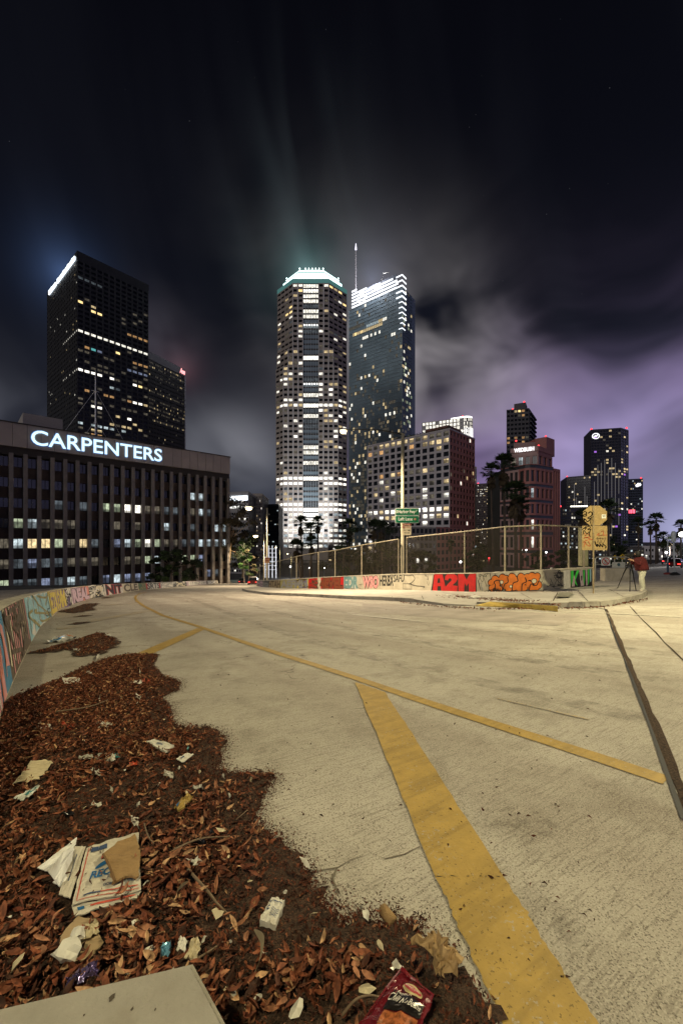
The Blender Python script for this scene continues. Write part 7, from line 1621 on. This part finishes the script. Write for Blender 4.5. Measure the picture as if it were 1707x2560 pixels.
# the 300 nearest top leaves, each its own object
LMS = []
for i, (V, Fc) in enumerate(LV):
    for c_ in range(8):
        q = bpy.data.meshes.new('fallen_leaf'); q.from_pydata((V).tolist(), [], Fc); q.materials.append(LM[c_]); q.polygons.foreach_set('use_smooth', [True] * len(Fc)); LMS.append(q)
cand.sort(key=lambda c: (c[0] ** 2 + (c[1]) ** 2) ** .5 / c[3])
for x_, y_, z_, s_, c_ in cand[:300]:
    o = bpy.data.objects.new('fallen_leaf', LMS[g.randrange(10) * 8 + g.choices(range(8), [14, 18, 8, 16, 5, 9, 14, 8])[0]]); COL.objects.link(o); s2 = s_ * .95
    o.location = (x_ + g.gauss(0, .015), y_ + g.gauss(0, .015), z_ + .012); o.scale = (s2, s2, s2); o.rotation_euler = rotm(g, .40).to_euler()
    tag(o, 'curled brown dry leaf lying on top of the near leaf pile', 'leaf', 'dry leaves on the near pile')
# ================================================================== litter
def bil(c, u_, v_): return c[0].lerp(c[1], u_).lerp(c[3].lerp(c[2], u_), v_)
def crumple(name, label, cat, pts, dz, mat, amp=.006, n=8, group=None, bulge=0.0, mats=None, thick=.002, seed=1, parent=None):
    """a sheet of paper, card or film laid over the leaves; pts = four photo corners (near left, near right, far right, far left)"""
    gg = random.Random(seed); c = [G(*p, dz) for p in pts]; mb = MB(); nx = ny = n; grid = {}
    for j in range(ny + 1):
        for i in range(nx + 1):
            u_, v_ = i / nx, j / ny; p = bil(c, u_, v_); p.z += gg.gauss(0, amp) + bulge * math.sin(math.pi * u_) * math.sin(math.pi * v_) ; p.x += gg.gauss(0, amp * .6); p.y += gg.gauss(0, amp * .6); grid[i, j] = p
    def quad(k_, dz_):
        for j in range(ny):
            for i in range(nx): 
                q = [grid[i, j], grid[i + 1, j], grid[i + 1, j + 1], grid[i, j + 1]]; q = [Vector((a.x, a.y, a.z - dz_)) for a in q]; mb.poly(q if dz_ == 0 else q[::-1], 0)
    quad(0, 0)
    if thick > 0:
        quad(0, thick); ring = [(i, 0) for i in range(nx)] + [(nx, j) for j in range(ny)] + [(nx - i, ny) for i in range(nx)] + [(0, ny - j) for j in range(ny)]
        for a, b in zip(ring, ring[1:] + ring[:1]): A_, B_ = grid[a], grid[b]; mb.poly([Vector((A_.x, A_.y, A_.z - thick)), Vector((B_.x, B_.y, B_.z - thick)), B_, A_])
    cen = sum(c, Vector()) / 4
    if parent is None:
        t = thing(name, label, cat, cen, group)
    else: t = parent
    o = mb.build('sheet', mat, t); bm = bmesh.new(); bm.from_mesh(o.data); bmesh.ops.remove_doubles(bm, verts=bm.verts, dist=1e-5); bmesh.ops.recalc_face_normals(bm, faces=bm.faces); bm.to_mesh(o.data); bm.free()
    o.name = {'thing': 'sheet'}.get(name, 'sheet'); return t, c, grid, n
def on_sheet(grid, n, lift):
    def f(u_, v_, c_=0):
        u2 = max(0, min(.9999, u_)) * n; v2 = max(0, min(.9999, v_)) * n; i, j = int(u2), int(v2); a = grid[i, j].lerp(grid[i + 1, j], u2 - i); b = grid[i, j + 1].lerp(grid[i + 1, j + 1], u2 - i); p = a.lerp(b, v2 - j); return Vector((p.x, p.y, p.z + lift))
    return f
def print_text(t, grid, n, s, u0, u1, v0, v1, mat, bold=.01, shear=0, lift=.003, name='printing'):
    f = on_sheet(grid, n, lift); mb = MB(); put_text(mb, s, lambda a, b, c: f(a, b), u0, u1, v0, v1, 0, bold, shear); return mb.build(name, mat, t)
def print_rect(t, grid, n, u0, u1, v0, v1, mat, lift=.0025, skew=0.0, name='printing', seg=6):
    f = on_sheet(grid, n, lift); mb = MB()
    for i in range(seg):
        for j in range(max(1, seg // 2)):
            k2 = max(1, seg // 2); a0, a1 = u0 + (u1 - u0) * i / seg, u0 + (u1 - u0) * (i + 1) / seg; b0, b1 = v0 + (v1 - v0) * j / k2, v0 + (v1 - v0) * (j + 1) / k2
            mb.poly([f(a0 + skew * b0, b0), f(a1 + skew * b0, b0), f(a1 + skew * b1, b1), f(a0 + skew * b1, b1)])
    return mb.build(name, mat, t)
M_CARDW = pm('white_cardboard', (.54, .50, .42), .75, 0, .10, 30, .3, 90, stain=.6, stain_col=(.36, .31, .24), stain_scale=9); M_CARD = pm('brown_cardboard', (.30, .19, .085), .85, 0, .12, 25, .4, 80, stain=.3, stain_col=(.17, .10, .05), stain_scale=10); M_FOAM = pm('white_foam', (.72, .72, .71), .55, 0, .05, 20, stain=.45, stain_col=(.34, .28, .20), stain_scale=11)
M_PAPER = pm('white_paper', (.60, .58, .52), .8, 0, .08, 30, stain=.6, stain_col=(.38, .33, .25), stain_scale=14); M_CREAM = pm('cream_paper', (.50, .43, .29), .8, 0, .1, 20, stain=.55, stain_col=(.36, .28, .16), stain_scale=12); M_KRAFT = pm('kraft_paper', (.40, .27, .13), .8, 0, .15, 20, .3, 60)
M_INKB = pm('print_blue', (.02, .13, .32), .6); M_INKR = pm('print_red', (.52, .09, .06), .6); M_INKN = pm('print_navy', (.05, .08, .16), .6)
# pizza box lid
def pizza():
    t, c, gr, n = crumple('pizza_box', 'flattened white pizza box lid with blue and red printing half buried in leaves', 'pizza box', [(180, 2262), (352, 2226), (347, 2080), (216, 2118)], .075, M_CARDW, .0022, 8, thick=.004, seed=3)
    print_text(t, gr, n, 'REC', .18, .52, .33, .46, M_INKB, .03, .15); print_text(t, gr, n, 'PIZZA', .47, .74, .25, .31, M_INKN, .01, .2)
    f_ = on_sheet(gr, n, .003); mb = MB(); P_ = [f_(.43 + .19 * math.cos(a) * .9 + .09 * math.sin(a), .58 + .075 * math.sin(a) + .05 * math.cos(a)) for a in [2 * math.pi * i / 20 for i in range(20)]]; mb.poly(P_); mb.build('printing', M_INKB, t)
    print_rect(t, gr, n, .24, .46, .66, .76, M_INKR, skew=.12); print_text(t, gr, n, 'CE', .36, .52, .68, .74, M_CARDW, .02, .1, .006)
    print_rect(t, gr, n, .12, .24, .84, .93, M_INKN, .003); print_rect(t, gr, n, .25, .40, .84, .93, M_INKN, .003)
    print_text(t, gr, n, "DOMINO'S CARES", .42, .92, .16, .20, M_INKN, .012, .1); print_rect(t, gr, n, .12, .36, .08, .10, M_INKN, .003, skew=.3)
    print_rect(t, gr, n, .05, .065, .05, .96, M_INKR, .0025); print_rect(t, gr, n, .30, .96, .085, .10, M_INKR, .0025); print_rect(t, gr, n, .05, .97, .03, .04, M_INKR, .0025)
    _, _, g2, n2 = crumple('pizza_box', '', '', [(147, 2236), (176, 2246), (214, 2116), (187, 2117)], .070, M_CARDW, .0015, 6, thick=.004, seed=4, parent=t); print_rect(t, g2, n2, .40, .46, .25, .8, M_INKN)
    _, _, g3, n3 = crumple('pizza_box', '', '', [(186, 2289), (340, 2245), (352, 2228), (180, 2264)], .066, M_CARDW, .0015, 6, thick=.004, seed=5, parent=t); print_rect(t, g3, n3, .25, .95, .35, .55, M_INKR); print_rect(t, g3, n3, .06, .16, .3, .6, M_INKB)
pizza()
def torn(name, label, cat, pts, dz, mat, th=.004, amp=.004, seed=1, group=None):
    gg = random.Random(seed); P = [G(*p, dz) for p in pts]; Q = []
    for a, b in zip(P, P[1:] + P[:1]):
        n = max(2, int((b - a).length / .02))
        for i in range(n): q = a.lerp(b, i / n); j = .004; Q.append(q + Vector((gg.gauss(0, j), gg.gauss(0, j), gg.gauss(0, amp))))
    mb = MB(); tess(mb, Q); nb = len(Q)
    low = [q - Vector((0, 0, th)) for q in Q]
    for i in range(nb): j = (i + 1) % nb; mb.poly([low[i], low[j], Q[j], Q[i]])
    cen = sum(P, Vector()) / len(P); t = thing(name, label, cat, cen, group); mb.build('sheet', mat, t); return t, P
tc_, Pc = torn('cardboard_piece', 'torn square of brown corrugated cardboard lying on the pizza box', 'cardboard', [(254, 2137), (262, 2130), (300, 2106), (339, 2086), (352, 2130), (350, 2182), (338, 2195), (318, 2190), (286, 2208), (270, 2170)], .092, M_CARD, .008, .002, 2)
mb = MB(); a, b = G(258, 2136, .094), G(288, 2204, .094); mb.tube([a, a.lerp(b, .5) + Vector((.002, 0, .002)), b], .004, 5); mb.build('corrugated_edge', pm('cardboard_edge', (.16, .09, .04), .9), tc_)
# foam clamshell
def foam():
    t, c, gr, n = crumple('foam_box', 'white foam food container lid tipped on its side left of the pizza box', 'food container', [(147, 2215), (180, 2150), (185, 2118), (118, 2176)], .085, M_FOAM, .0006, 10, bulge=.045, thick=.003, seed=8)
    crumple('foam_box', '', '', [(92, 2170), (120, 2178), (190, 2110), (192, 2094)], .075, M_FOAM, .001, 8, bulge=-.01, thick=.003, seed=9, parent=t); crumple('foam_box', '', '', [(132, 2205), (150, 2217), (172, 2195), (160, 2180)], .07, M_FOAM, .001, 6, bulge=.01, thick=.003, seed=10, parent=t)
    mb = MB(); mb.tube([G(137, 2200, .12), G(165, 2150, .135), G(184, 2125, .115)], .003, 5); mb.build('rib', M_FOAM, t)
foam()
def blob(name, label, cat, px, py, dz, r, mat, flat=.6, seed=1, group=None, sub=2, rough=.35, part='body'):
    gg = random.Random(seed); bm = bmesh.new(); bmesh.ops.create_icosphere(bm, subdivisions=sub, radius=1.0); c = G(px, py, dz)
    for v_ in bm.verts: k_ = 1 + gg.gauss(0, rough * .5); v_.co = Vector((v_.co.x * k_ * r[0], v_.co.y * k_ * r[1], v_.co.z * k_ * r[2]))
    me = bpy.data.meshes.new(part); bm.to_mesh(me); bm.free(); me.materials.append(mat); t = thing(name, label, cat, c, group); o = link(part, me, t, local=True); return t
# tissue on scrap card
torn('card_scrap', 'tan card scrap under the crumpled white tissue, below the pizza box', 'cardboard', [(192, 2292), (243, 2300), (259, 2358), (230, 2385), (179, 2407), (143, 2358)], .062, pm('tan_card', (.36, .26, .15), .8), .004, .003, 3)
blob('crumpled_tissue', 'crumpled white tissue lying on the tan card scrap', 'tissue', 168, 2378, .09, (.040, .030, .022), M_PAPER, seed=3); blob('crumpled_tissue', 'small twisted tissue end just above the crumpled tissue', 'tissue', 192, 2335, .085, (.022, .022, .016), M_PAPER, seed=4)
crumple('film_scrap', 'yellowish translucent film lying right of the crumpled tissue', 'wrapper', [(205, 2350), (250, 2330), (243, 2300), (205, 2318)], .072, M_CREAM, .004, 7, seed=11)
HOLO = pm('iridescent_film', (.25, .20, .40), .18, .7, .9, 28, .5, 40)
crumple('foil_wrapper', 'crumpled shiny iridescent wrapper beside the concrete slab edge', 'wrapper', [(160, 2462), (235, 2440), (245, 2412), (190, 2440)], .075, HOLO, .010, 9, seed=12)
crumple('snack_wrapper', 'small crumpled pale blue wrapper near the concrete slab corner', 'wrapper', [(400, 2386), (420, 2388), (428, 2362), (408, 2358)], .075, pm('blue_film', (.16, .36, .50), .25, .3, .5, 30), .006, 6, seed=13)
crumple('paper_scrap', 'white paper scrap between the blue wrapper and the folded carton', 'paper', [(440, 2375), (462, 2380), (470, 2350), (450, 2340)], .078, M_PAPER, .003, 6, seed=14); crumple('carton_scrap', 'folded pale carton lying at the corner of the concrete slab', 'carton', [(460, 2395), (495, 2398), (500, 2352), (480, 2345)], .075, M_CREAM, .004, 6, seed=15)
# cigarette pack
t, c, gr, n = crumple('cigarette_pack', 'crushed white cigarette pack lying on bare soil right of the leaf pile', 'pack', [(648, 2302), (688, 2313), (712, 2252), (680, 2242)], .055, M_PAPER, .003, 8, bulge=.008, thick=.022, seed=16)
for k_ in range(5): print_rect(t, gr, n, .46, .93 - .06 * (k_ % 2), .49 - k_ * .07, .51 - k_ * .07, M_INKN, .003)
print_text(t, gr, n, 'C', .12, .30, .40, .55, M_INKN, .03); print_rect(t, gr, n, .05, .95, .76, .80, M_INKN, .003)
# red snack pouch
def pouch():
    red = pm('pouch_red', (.115, .007, .013), .22, .1, .15, 30, .35, 35); t, c, gr, n = crumple('snack_pouch', 'glossy dark red food pouch with black label lying at the bottom of the picture', 'pouch', [(870, 2600), (1040, 2600), (1085, 2490), (1003, 2418)], .085, red, .0035, 10, bulge=.014, thick=.004, seed=17)
    blk_ = pm('pouch_black', (.012, .010, .010), .25, 0, .2, 20); print_rect(t, gr, n, .26, .93, .36, .62, blk_, .004, seg=8); print_rect(t, gr, n, .30, .90, .02, .34, pm('pouch_food', (.30, .09, .03), .35, 0, .8, 90), .005, seg=8)
    f_ = on_sheet(gr, n, .007); mb = MB(); mb.poly([f_(.60 + .24 * math.cos(a), .73 + .085 * math.sin(a)) for a in [2 * math.pi * i / 22 for i in range(22)]]); mb.build('badge', pm('badge_cream', (.55, .45, .22), .4), t)
    mb = MB(); f_ = on_sheet(gr, n, .009); mb.poly([f_(.60 + .22 * math.cos(a), .73 + .042 * math.sin(a)) for a in [2 * math.pi * i / 22 for i in range(22)]]); mb.build('badge_band', pm('badge_red', (.40, .03, .05), .4), t)
    lw = pm('pouch_lettering', (.68, .64, .58), .4); print_text(t, gr, n, 'MARKET STREET', .42, .78, .715, .745, lw, .01, 0, .012); print_text(t, gr, n, 'PREMIUM', .36, .66, .58, .61, lw, 0, 0, .009); print_text(t, gr, n, 'Chili No Beans', .28, .91, .45, .55, lw, .005, .35, .009)
    print_rect(t, gr, n, .0, .05, .0, 1.0, pm('pouch_seal', (.15, .010, .016), .25), .003); print_rect(t, gr, n, .95, 1.0, .0, 1.0, pm('pouch_seal', (.15, .010, .016), .25), .003); print_rect(t, gr, n, .0, 1.0, .95, 1.0, pm('pouch_seal', (.15, .010, .016), .25), .003)
pouch()
# paper bag
t, c, gr, n = crumple('paper_bag', 'crumpled brown paper bag lying near the wide yellow stripe', 'paper bag', [(1090, 2425), (1130, 2440), (1150, 2400), (1080, 2335)], .09, M_KRAFT, .011, 9, bulge=.035, thick=.002, seed=18)
crumple('paper_bag', '', '', [(1035, 2350), (1085, 2400), (1120, 2385), (1075, 2336)], .07, M_KRAFT, .010, 8, bulge=.02, thick=.002, seed=19, parent=t)
p = G(971, 2300, .012); t = thing('cardboard_tube', 'short brown cardboard roll on the concrete at the pile edge', 'tube', p); mb = MB(); mb.tube([p + Vector((-.018, .02, .018)), p + Vector((.012, -.028, .018))], .018, 12); mb.build('tube', M_CARD, t, smooth=True)
p = G(952, 2310, .012); q = G(952, 2332, .012); t = thing('white_stick', 'thin white stick beside the cardboard roll', 'stick', p); mb = MB(); mb.tube([p, q], .003, 6); mb.build('stick', M_PAPER, t)
# papers farther up the pile
t, c, gr, n = crumple('paper_booklet', 'white printed booklet lying flat near the right edge of the pile', 'booklet', [(366, 1854), (414, 1880), (437, 1863), (386, 1848)], .065, M_PAPER, .002, 6, thick=.012, seed=20); print_text(t, gr, n, 'MEN', .35, .62, .35, .65, M_INKN, .02)
t, c, gr, n = crumple('paper_card', 'white card with a small dark square below the booklet', 'card', [(440, 1897), (457, 1907), (484, 1886), (468, 1882)], .062, M_PAPER, .002, 6, thick=.004, seed=21); print_rect(t, gr, n, .25, .45, .2, .5, M_INKN)
torn('torn_paper', 'large torn cream sheet near the barrier at left', 'paper', [(33, 1957), (60, 1928), (80, 1902), (110, 1900), (133, 1908), (112, 1930), (100, 1945), (70, 1952)], .072, M_CREAM, .002, .004, 6)
t, c, gr, n = crumple('snack_wrapper', 'long white and teal wrapper below the torn cream sheet', 'wrapper', [(30, 2000), (72, 1994), (104, 1966), (95, 1962)], .07, pm('white_film', (.5, .52, .48), .3), .005, 7, seed=22); print_rect(t, gr, n, .35, .75, .2, .85, pm('teal_ink', (.02, .16, .17), .4))
t, c, gr, n = crumple('chip_bag', 'blue and orange snack bag lying on concrete beside the small leaf pile', 'snack bag', [(118, 1606), (168, 1601), (193, 1592), (150, 1590)], .03, pm('chip_white', (.45, .45, .42), .35, .2, .4, 9), .02, 8, bulge=.06, seed=23); print_rect(t, gr, n, .02, .6, .02, .4, pm('chip_blue', (.03, .16, .34), .35, .2), .006); print_rect(t, gr, n, .1, .9, .6, .9, pm('chip_orange', (.55, .18, .04), .35, .2), .006)
t, c, gr, n = crumple('drink_pouch', 'flattened yellow brown plastic bottle in the middle of the pile', 'bottle', [(437, 2020), (452, 2026), (481, 1992), (470, 1984)], .07, pm('amber_plastic', (.36, .25, .08), .2, 0, .4, 30), .004, 7, bulge=.02, thick=.01, seed=24); print_rect(t, gr, n, .0, .4, .0, .2, M_INKB)
def bits(L, name, cat, mat, seed0):
    for i, (px, py, s_, lab) in enumerate(L):
        gg = random.Random(seed0 + i); a = gg.uniform(0, 3.1); k_ = s_ * 1.25; dx, dy = math.cos(a) * k_, math.sin(a) * k_ * .55
        crumple(name, lab, cat, [(px - dx, py - dy * .5 + k_ * .25), (px + dx * .8, py + dy * .5 + k_ * .25), (px + dx, py + dy * .4 - k_ * .25), (px - dx * .7, py - dy * .6 - k_ * .25)], .066 if py > 1650 else .03, mat, .004 + k_ * .0001, 5, seed=seed0 + i, group='litter on the leaf pile')
bits([(279, 1976, 14, 'crumpled white paper in the middle of the pile'), (338, 2055, 20, 'crumpled cream paper above the pizza box'), (346, 2011, 8, 'tiny white scrap right of centre of the pile'), (240, 2010, 0.1 + 10, 'small pale scrap left of the brown bottle'), (558, 1940, 8, 'small white lump on concrete at the pile edge'), (112, 1818, 22, 'pale crumpled bag high on the pile near the barrier'), (260, 1812, 18, 'clear plastic cup lid high on the pile'), (345, 1742, 12, 'white scrap near the notch in the pile edge'), (250, 1745, 14, 'white and red scrap high on the pile'), (340, 1705, 14, 'pale scrap near the top right of the pile'), (350, 1680, 10, 'pinkish scrap at the top right of the pile'), (224, 1682, 9, 'white scrap at the top edge of the pile'), (180, 1702, 20, 'grey crumpled film along the top left of the pile'), (245, 1641, 10, 'white scrap just below the second small pile'), (192, 1624, 8, 'white scrap inside the second small pile'), (270, 1587, 8, 'white scrap at the far end of the second small pile'), (490, 2155, 16, 'speckled white napkin in the right of the pile')], 'paper_scrap', 'paper', M_PAPER, 40)
bits([(215, 1893, 16, 'crumpled clear and white film in the upper left of the pile'), (240, 1930, 22, 'grey translucent bag in the middle left of the pile'), (262, 1892, 22, 'white twisted plastic strip high in the pile'), (420, 1935, 16, 'pale crinkled film right of centre'), (495, 1968, 12, 'pale leaf shaped scrap at the right of the pile')], 'film_scrap', 'plastic', pm('grey_film', (.42, .40, .35), .3, 0, .25, 20), 70)
bits([(295, 1890, 11, 'dark teal plastic scrap beside the white strip'), (470, 1870, 9, 'bright teal scrap right of the booklet')], 'plastic_scrap', 'plastic', pm('teal_plastic', (.02, .20, .22), .35), 80)
bits([(170, 1815, 18, 'orange red wrapper high on the pile'), (365, 1702, 8, 'red scrap at the upper right of the pile'), (315, 1642, 7, 'salmon scrap on the top rim of the pile'), (335, 1910, 9, 'red scrap near the middle of the pile')], 'red_wrapper', 'wrapper', pm('red_film', (.45, .07, .03), .35), 90)
bits([(167, 2035, 16, 'black plastic strip left of centre of the pile'), (528, 2085, 18, 'black plastic rag at the right of the pile'), (500, 2105, 14, 'second black plastic rag beside the first'), (466, 2200, 14, 'black rag under the twig right of the pizza box')], 'black_plastic', 'plastic', pm('black_film', (.012, .012, .014), .25), 100)
# tiny flakes of paper and film among the leaves
fg = random.Random(99); FM = []
for i in range(4):
    mb = MB(); n_ = 7; P0_ = [(math.cos(2 * math.pi * k_ / n_) * fg.uniform(.5, 1.1), math.sin(2 * math.pi * k_ / n_) * fg.uniform(.4, .9), fg.gauss(0, .25)) for k_ in range(n_)]
    for k_ in range(n_): mb.poly([(0, 0, .2), P0_[k_], P0_[(k_ + 1) % n_]])
    for m_ in (M_PAPER, M_CREAM, MATS['grey_film']): FM.append(mb.mesh('paper_flake', m_))
for i in range(70):
    while True:
        px_, py_ = fg.uniform(20, 1100), fg.uniform(1660, 2540); q = G(px_, py_, .05)
        if inpoly(PILES[0], q.x, q.y) and not blocked(q.x, q.y) and not any(inpoly(w_, q.x, q.y) for w_ in LITP): break
    o = bpy.data.objects.new('paper_flake', FM[fg.randrange(12)]); COL.objects.link(o); s_ = fg.choice([.008, .010, .014, .022]); o.scale = (s_ * fg.uniform(.7, 1.6), s_, s_); o.rotation_euler = (fg.gauss(0, .4), fg.gauss(0, .4), fg.uniform(0, 6.3)); o.location = q + Vector((0, 0, .012)); tag(o, 'tiny pale flake of paper or film among the leaves', 'paper flake', 'tiny flakes among the leaves')
# twigs and dry straps
def twig(label, pts, r_, mat, name='twig'):
    P = smooth_pts([G(*p) for p in pts], 6); t = thing(name, label, 'twig', P[0], 'twigs in the leaf pile'); mb = MB(); nn = len(P); mb.tube(P, [r_ * (1 - .6 * i / nn) for i in range(nn)], 6); mb.build('stem', mat, t, smooth=True)
M_TWIG = pm('grey_twig', (.17, .12, .08), .9, 0, .25, 30)
for i, a in enumerate([([(470, 2175, .08), (520, 2230, .075), (545, 2262, .06), (575, 2290, .05)], .006, 'long grey twig running down right of the pizza box'), ([(435, 2125, .08), (500, 2098, .085), (575, 2092, .06)], .005, 'thin pale twig across the right of the pile'), ([(360, 2060, .07), (370, 2090, .09), (385, 2110, .08)], .004, 'short pale twig above the cardboard square'), ([(490, 2400, .07), (530, 2375, .06), (565, 2350, .05)], .004, 'thin twig above the slab corner'), ([(620, 2025, .03), (590, 2050, .05)], .003, 'short dark twig at the right rim of the pile'), ([(140, 1780, .08), (220, 1768, .09), (270, 1750, .08)], .008, 'blue grey cable high on the pile'), ([(855, 2540, .07), (890, 2500, .1), (930, 2490, .09), (960, 2500, .08)], .004, 'bent pale twig left of the red pouch')]): twig(a[2], a[0], a[1], M_TWIG)
def strap(label, pts, w, mat):
    P = smooth_pts([G(*p) for p in pts], 8); t = thing('dry_palm_strap', label, 'palm strap', P[0]); mb = MB()
    for i in range(len(P) - 1):
        f0, f1 = math.sin(math.pi * (i + .2) / len(P)), math.sin(math.pi * (i + 1.2) / len(P)); e = Vector((.35, .2, .9)).normalized() * w; mb.poly([P[i] - e * f0, P[i + 1] - e * f1, P[i + 1] + e * f1, P[i] + e * f0])
    mb.build('blade', mat, t, smooth=True)
strap('curved grey dry palm strap standing on the soil right of the slab', [(630, 2445, .05), (650, 2400, .09), (655, 2350, .12), (635, 2325, .08)], .014, pm('dry_strap', (.30, .25, .17), .7)); strap('dry curved grass blades beside the long grey twig', [(430, 2265, .07), (445, 2225, .12), (470, 2205, .11)], .010, pm('dry_strap', (.30, .25, .17), .7))
for i, (px, py, s_, lab) in enumerate([(620, 2515, .016, 'small pale stone standing on the soil right of the slab'), (577, 2328, .010, 'tiny white pebble near the slab corner'), (570, 2354, .010, 'second tiny white pebble near the slab corner'), (628, 1952, .016, 'tan pebble on the soil spur at the right')]): blob('pebble', lab, 'pebble', px, py, .03, (s_ * .7, s_, s_ * 1.2), M_CREAM, seed=200 + i, sub=1, part='stone')
# white rubbish along the kerb ramp
for i, (px, py, s_, lab) in enumerate([(1123, 1488, .14, 'white paper scrap on the pavement below the red letters'), (1168, 1483, .14, 'white paper lump at the foot of the wall under the red letters'), (1186, 1493, .20, 'long white paper scrap on the kerb ramp'), (1494, 1515, .05, 'small white scrap in the gutter by the corner'), (1386, 1416, .10, 'white crumpled cup resting on top of the graffiti wall')]):
    if px == 1386:
        q = wr.at(U(1384), 1.03, -.12); t = thing('paper_cup', lab, 'cup', q); mb = MB(); mb.lathe(q, [(.05, 0), (.07, .05), (.06, .09)], 8); mb.build('cup', M_PAPER, t)
    else: blob('paper_scrap', lab, 'paper', px, py, .17 if px < 1400 else .02, (s_ * 1.3, s_ * .7, s_ * .35), M_PAPER, seed=230 + i)
# ================================================================== concrete slab in the near corner
a, b, c = blk; M_SLAB = pm('slab_concrete', (.30, .28, .24), .8, 0, .1, 9, .3, 90, stain=.45, stain_col=(.22, .19, .15), stain_scale=6)
t = thing('concrete_slab', 'pale concrete block with a clean edge in the bottom left corner', 'block', (a.x, a.y, 0))
e1 = (a - b).normalized(); e2 = (c - b).normalized(); A2_ = b + e1 * 1.1; C2_ = b + e2 * .9; D2_ = A2_ + e2 * .9
bm = bmesh.new(); top = [b, A2_, D2_, C2_]; vt = [bm.verts.new((p_.x, p_.y, b.z)) for p_ in top]; vb = [bm.verts.new((p_.x, p_.y, zr(p_.x, p_.y) - .05)) for p_ in top]
bm.faces.new(vt); bm.faces.new(vb[::-1])
for i in range(4): j = (i + 1) % 4; bm.faces.new((vb[i], vb[j], vt[j], vt[i]))
bmesh.ops.recalc_face_normals(bm, faces=bm.faces); bmesh.ops.bevel(bm, geom=[e for e in bm.edges if all(v_.co.z > b.z - .01 for v_ in e.verts)], offset=.012, segments=3, affect='EDGES')
me = bpy.data.meshes.new('block_body'); bm.to_mesh(me); bm.free(); me.materials.append(M_SLAB); link('block_body', me, t)
mb = MB()
for px, py, r_ in ((280, 2490, .006), (330, 2515, .003), (388, 2516, .002), (210, 2530, .002)):
    q = G(px, py, .3); q.z = b.z + .0015; mb2 = MB(); mb2.poly([(q.x + r_ * math.cos(k_) * rnd.uniform(.6, 1.2), q.y + r_ * 1.4 * math.sin(k_) * rnd.uniform(.6, 1.2), q.z) for k_ in [i * .628 for i in range(10)]]); mb2.build('dark_stain', pm('stain_dark', (.07, .055, .04), .9), t)
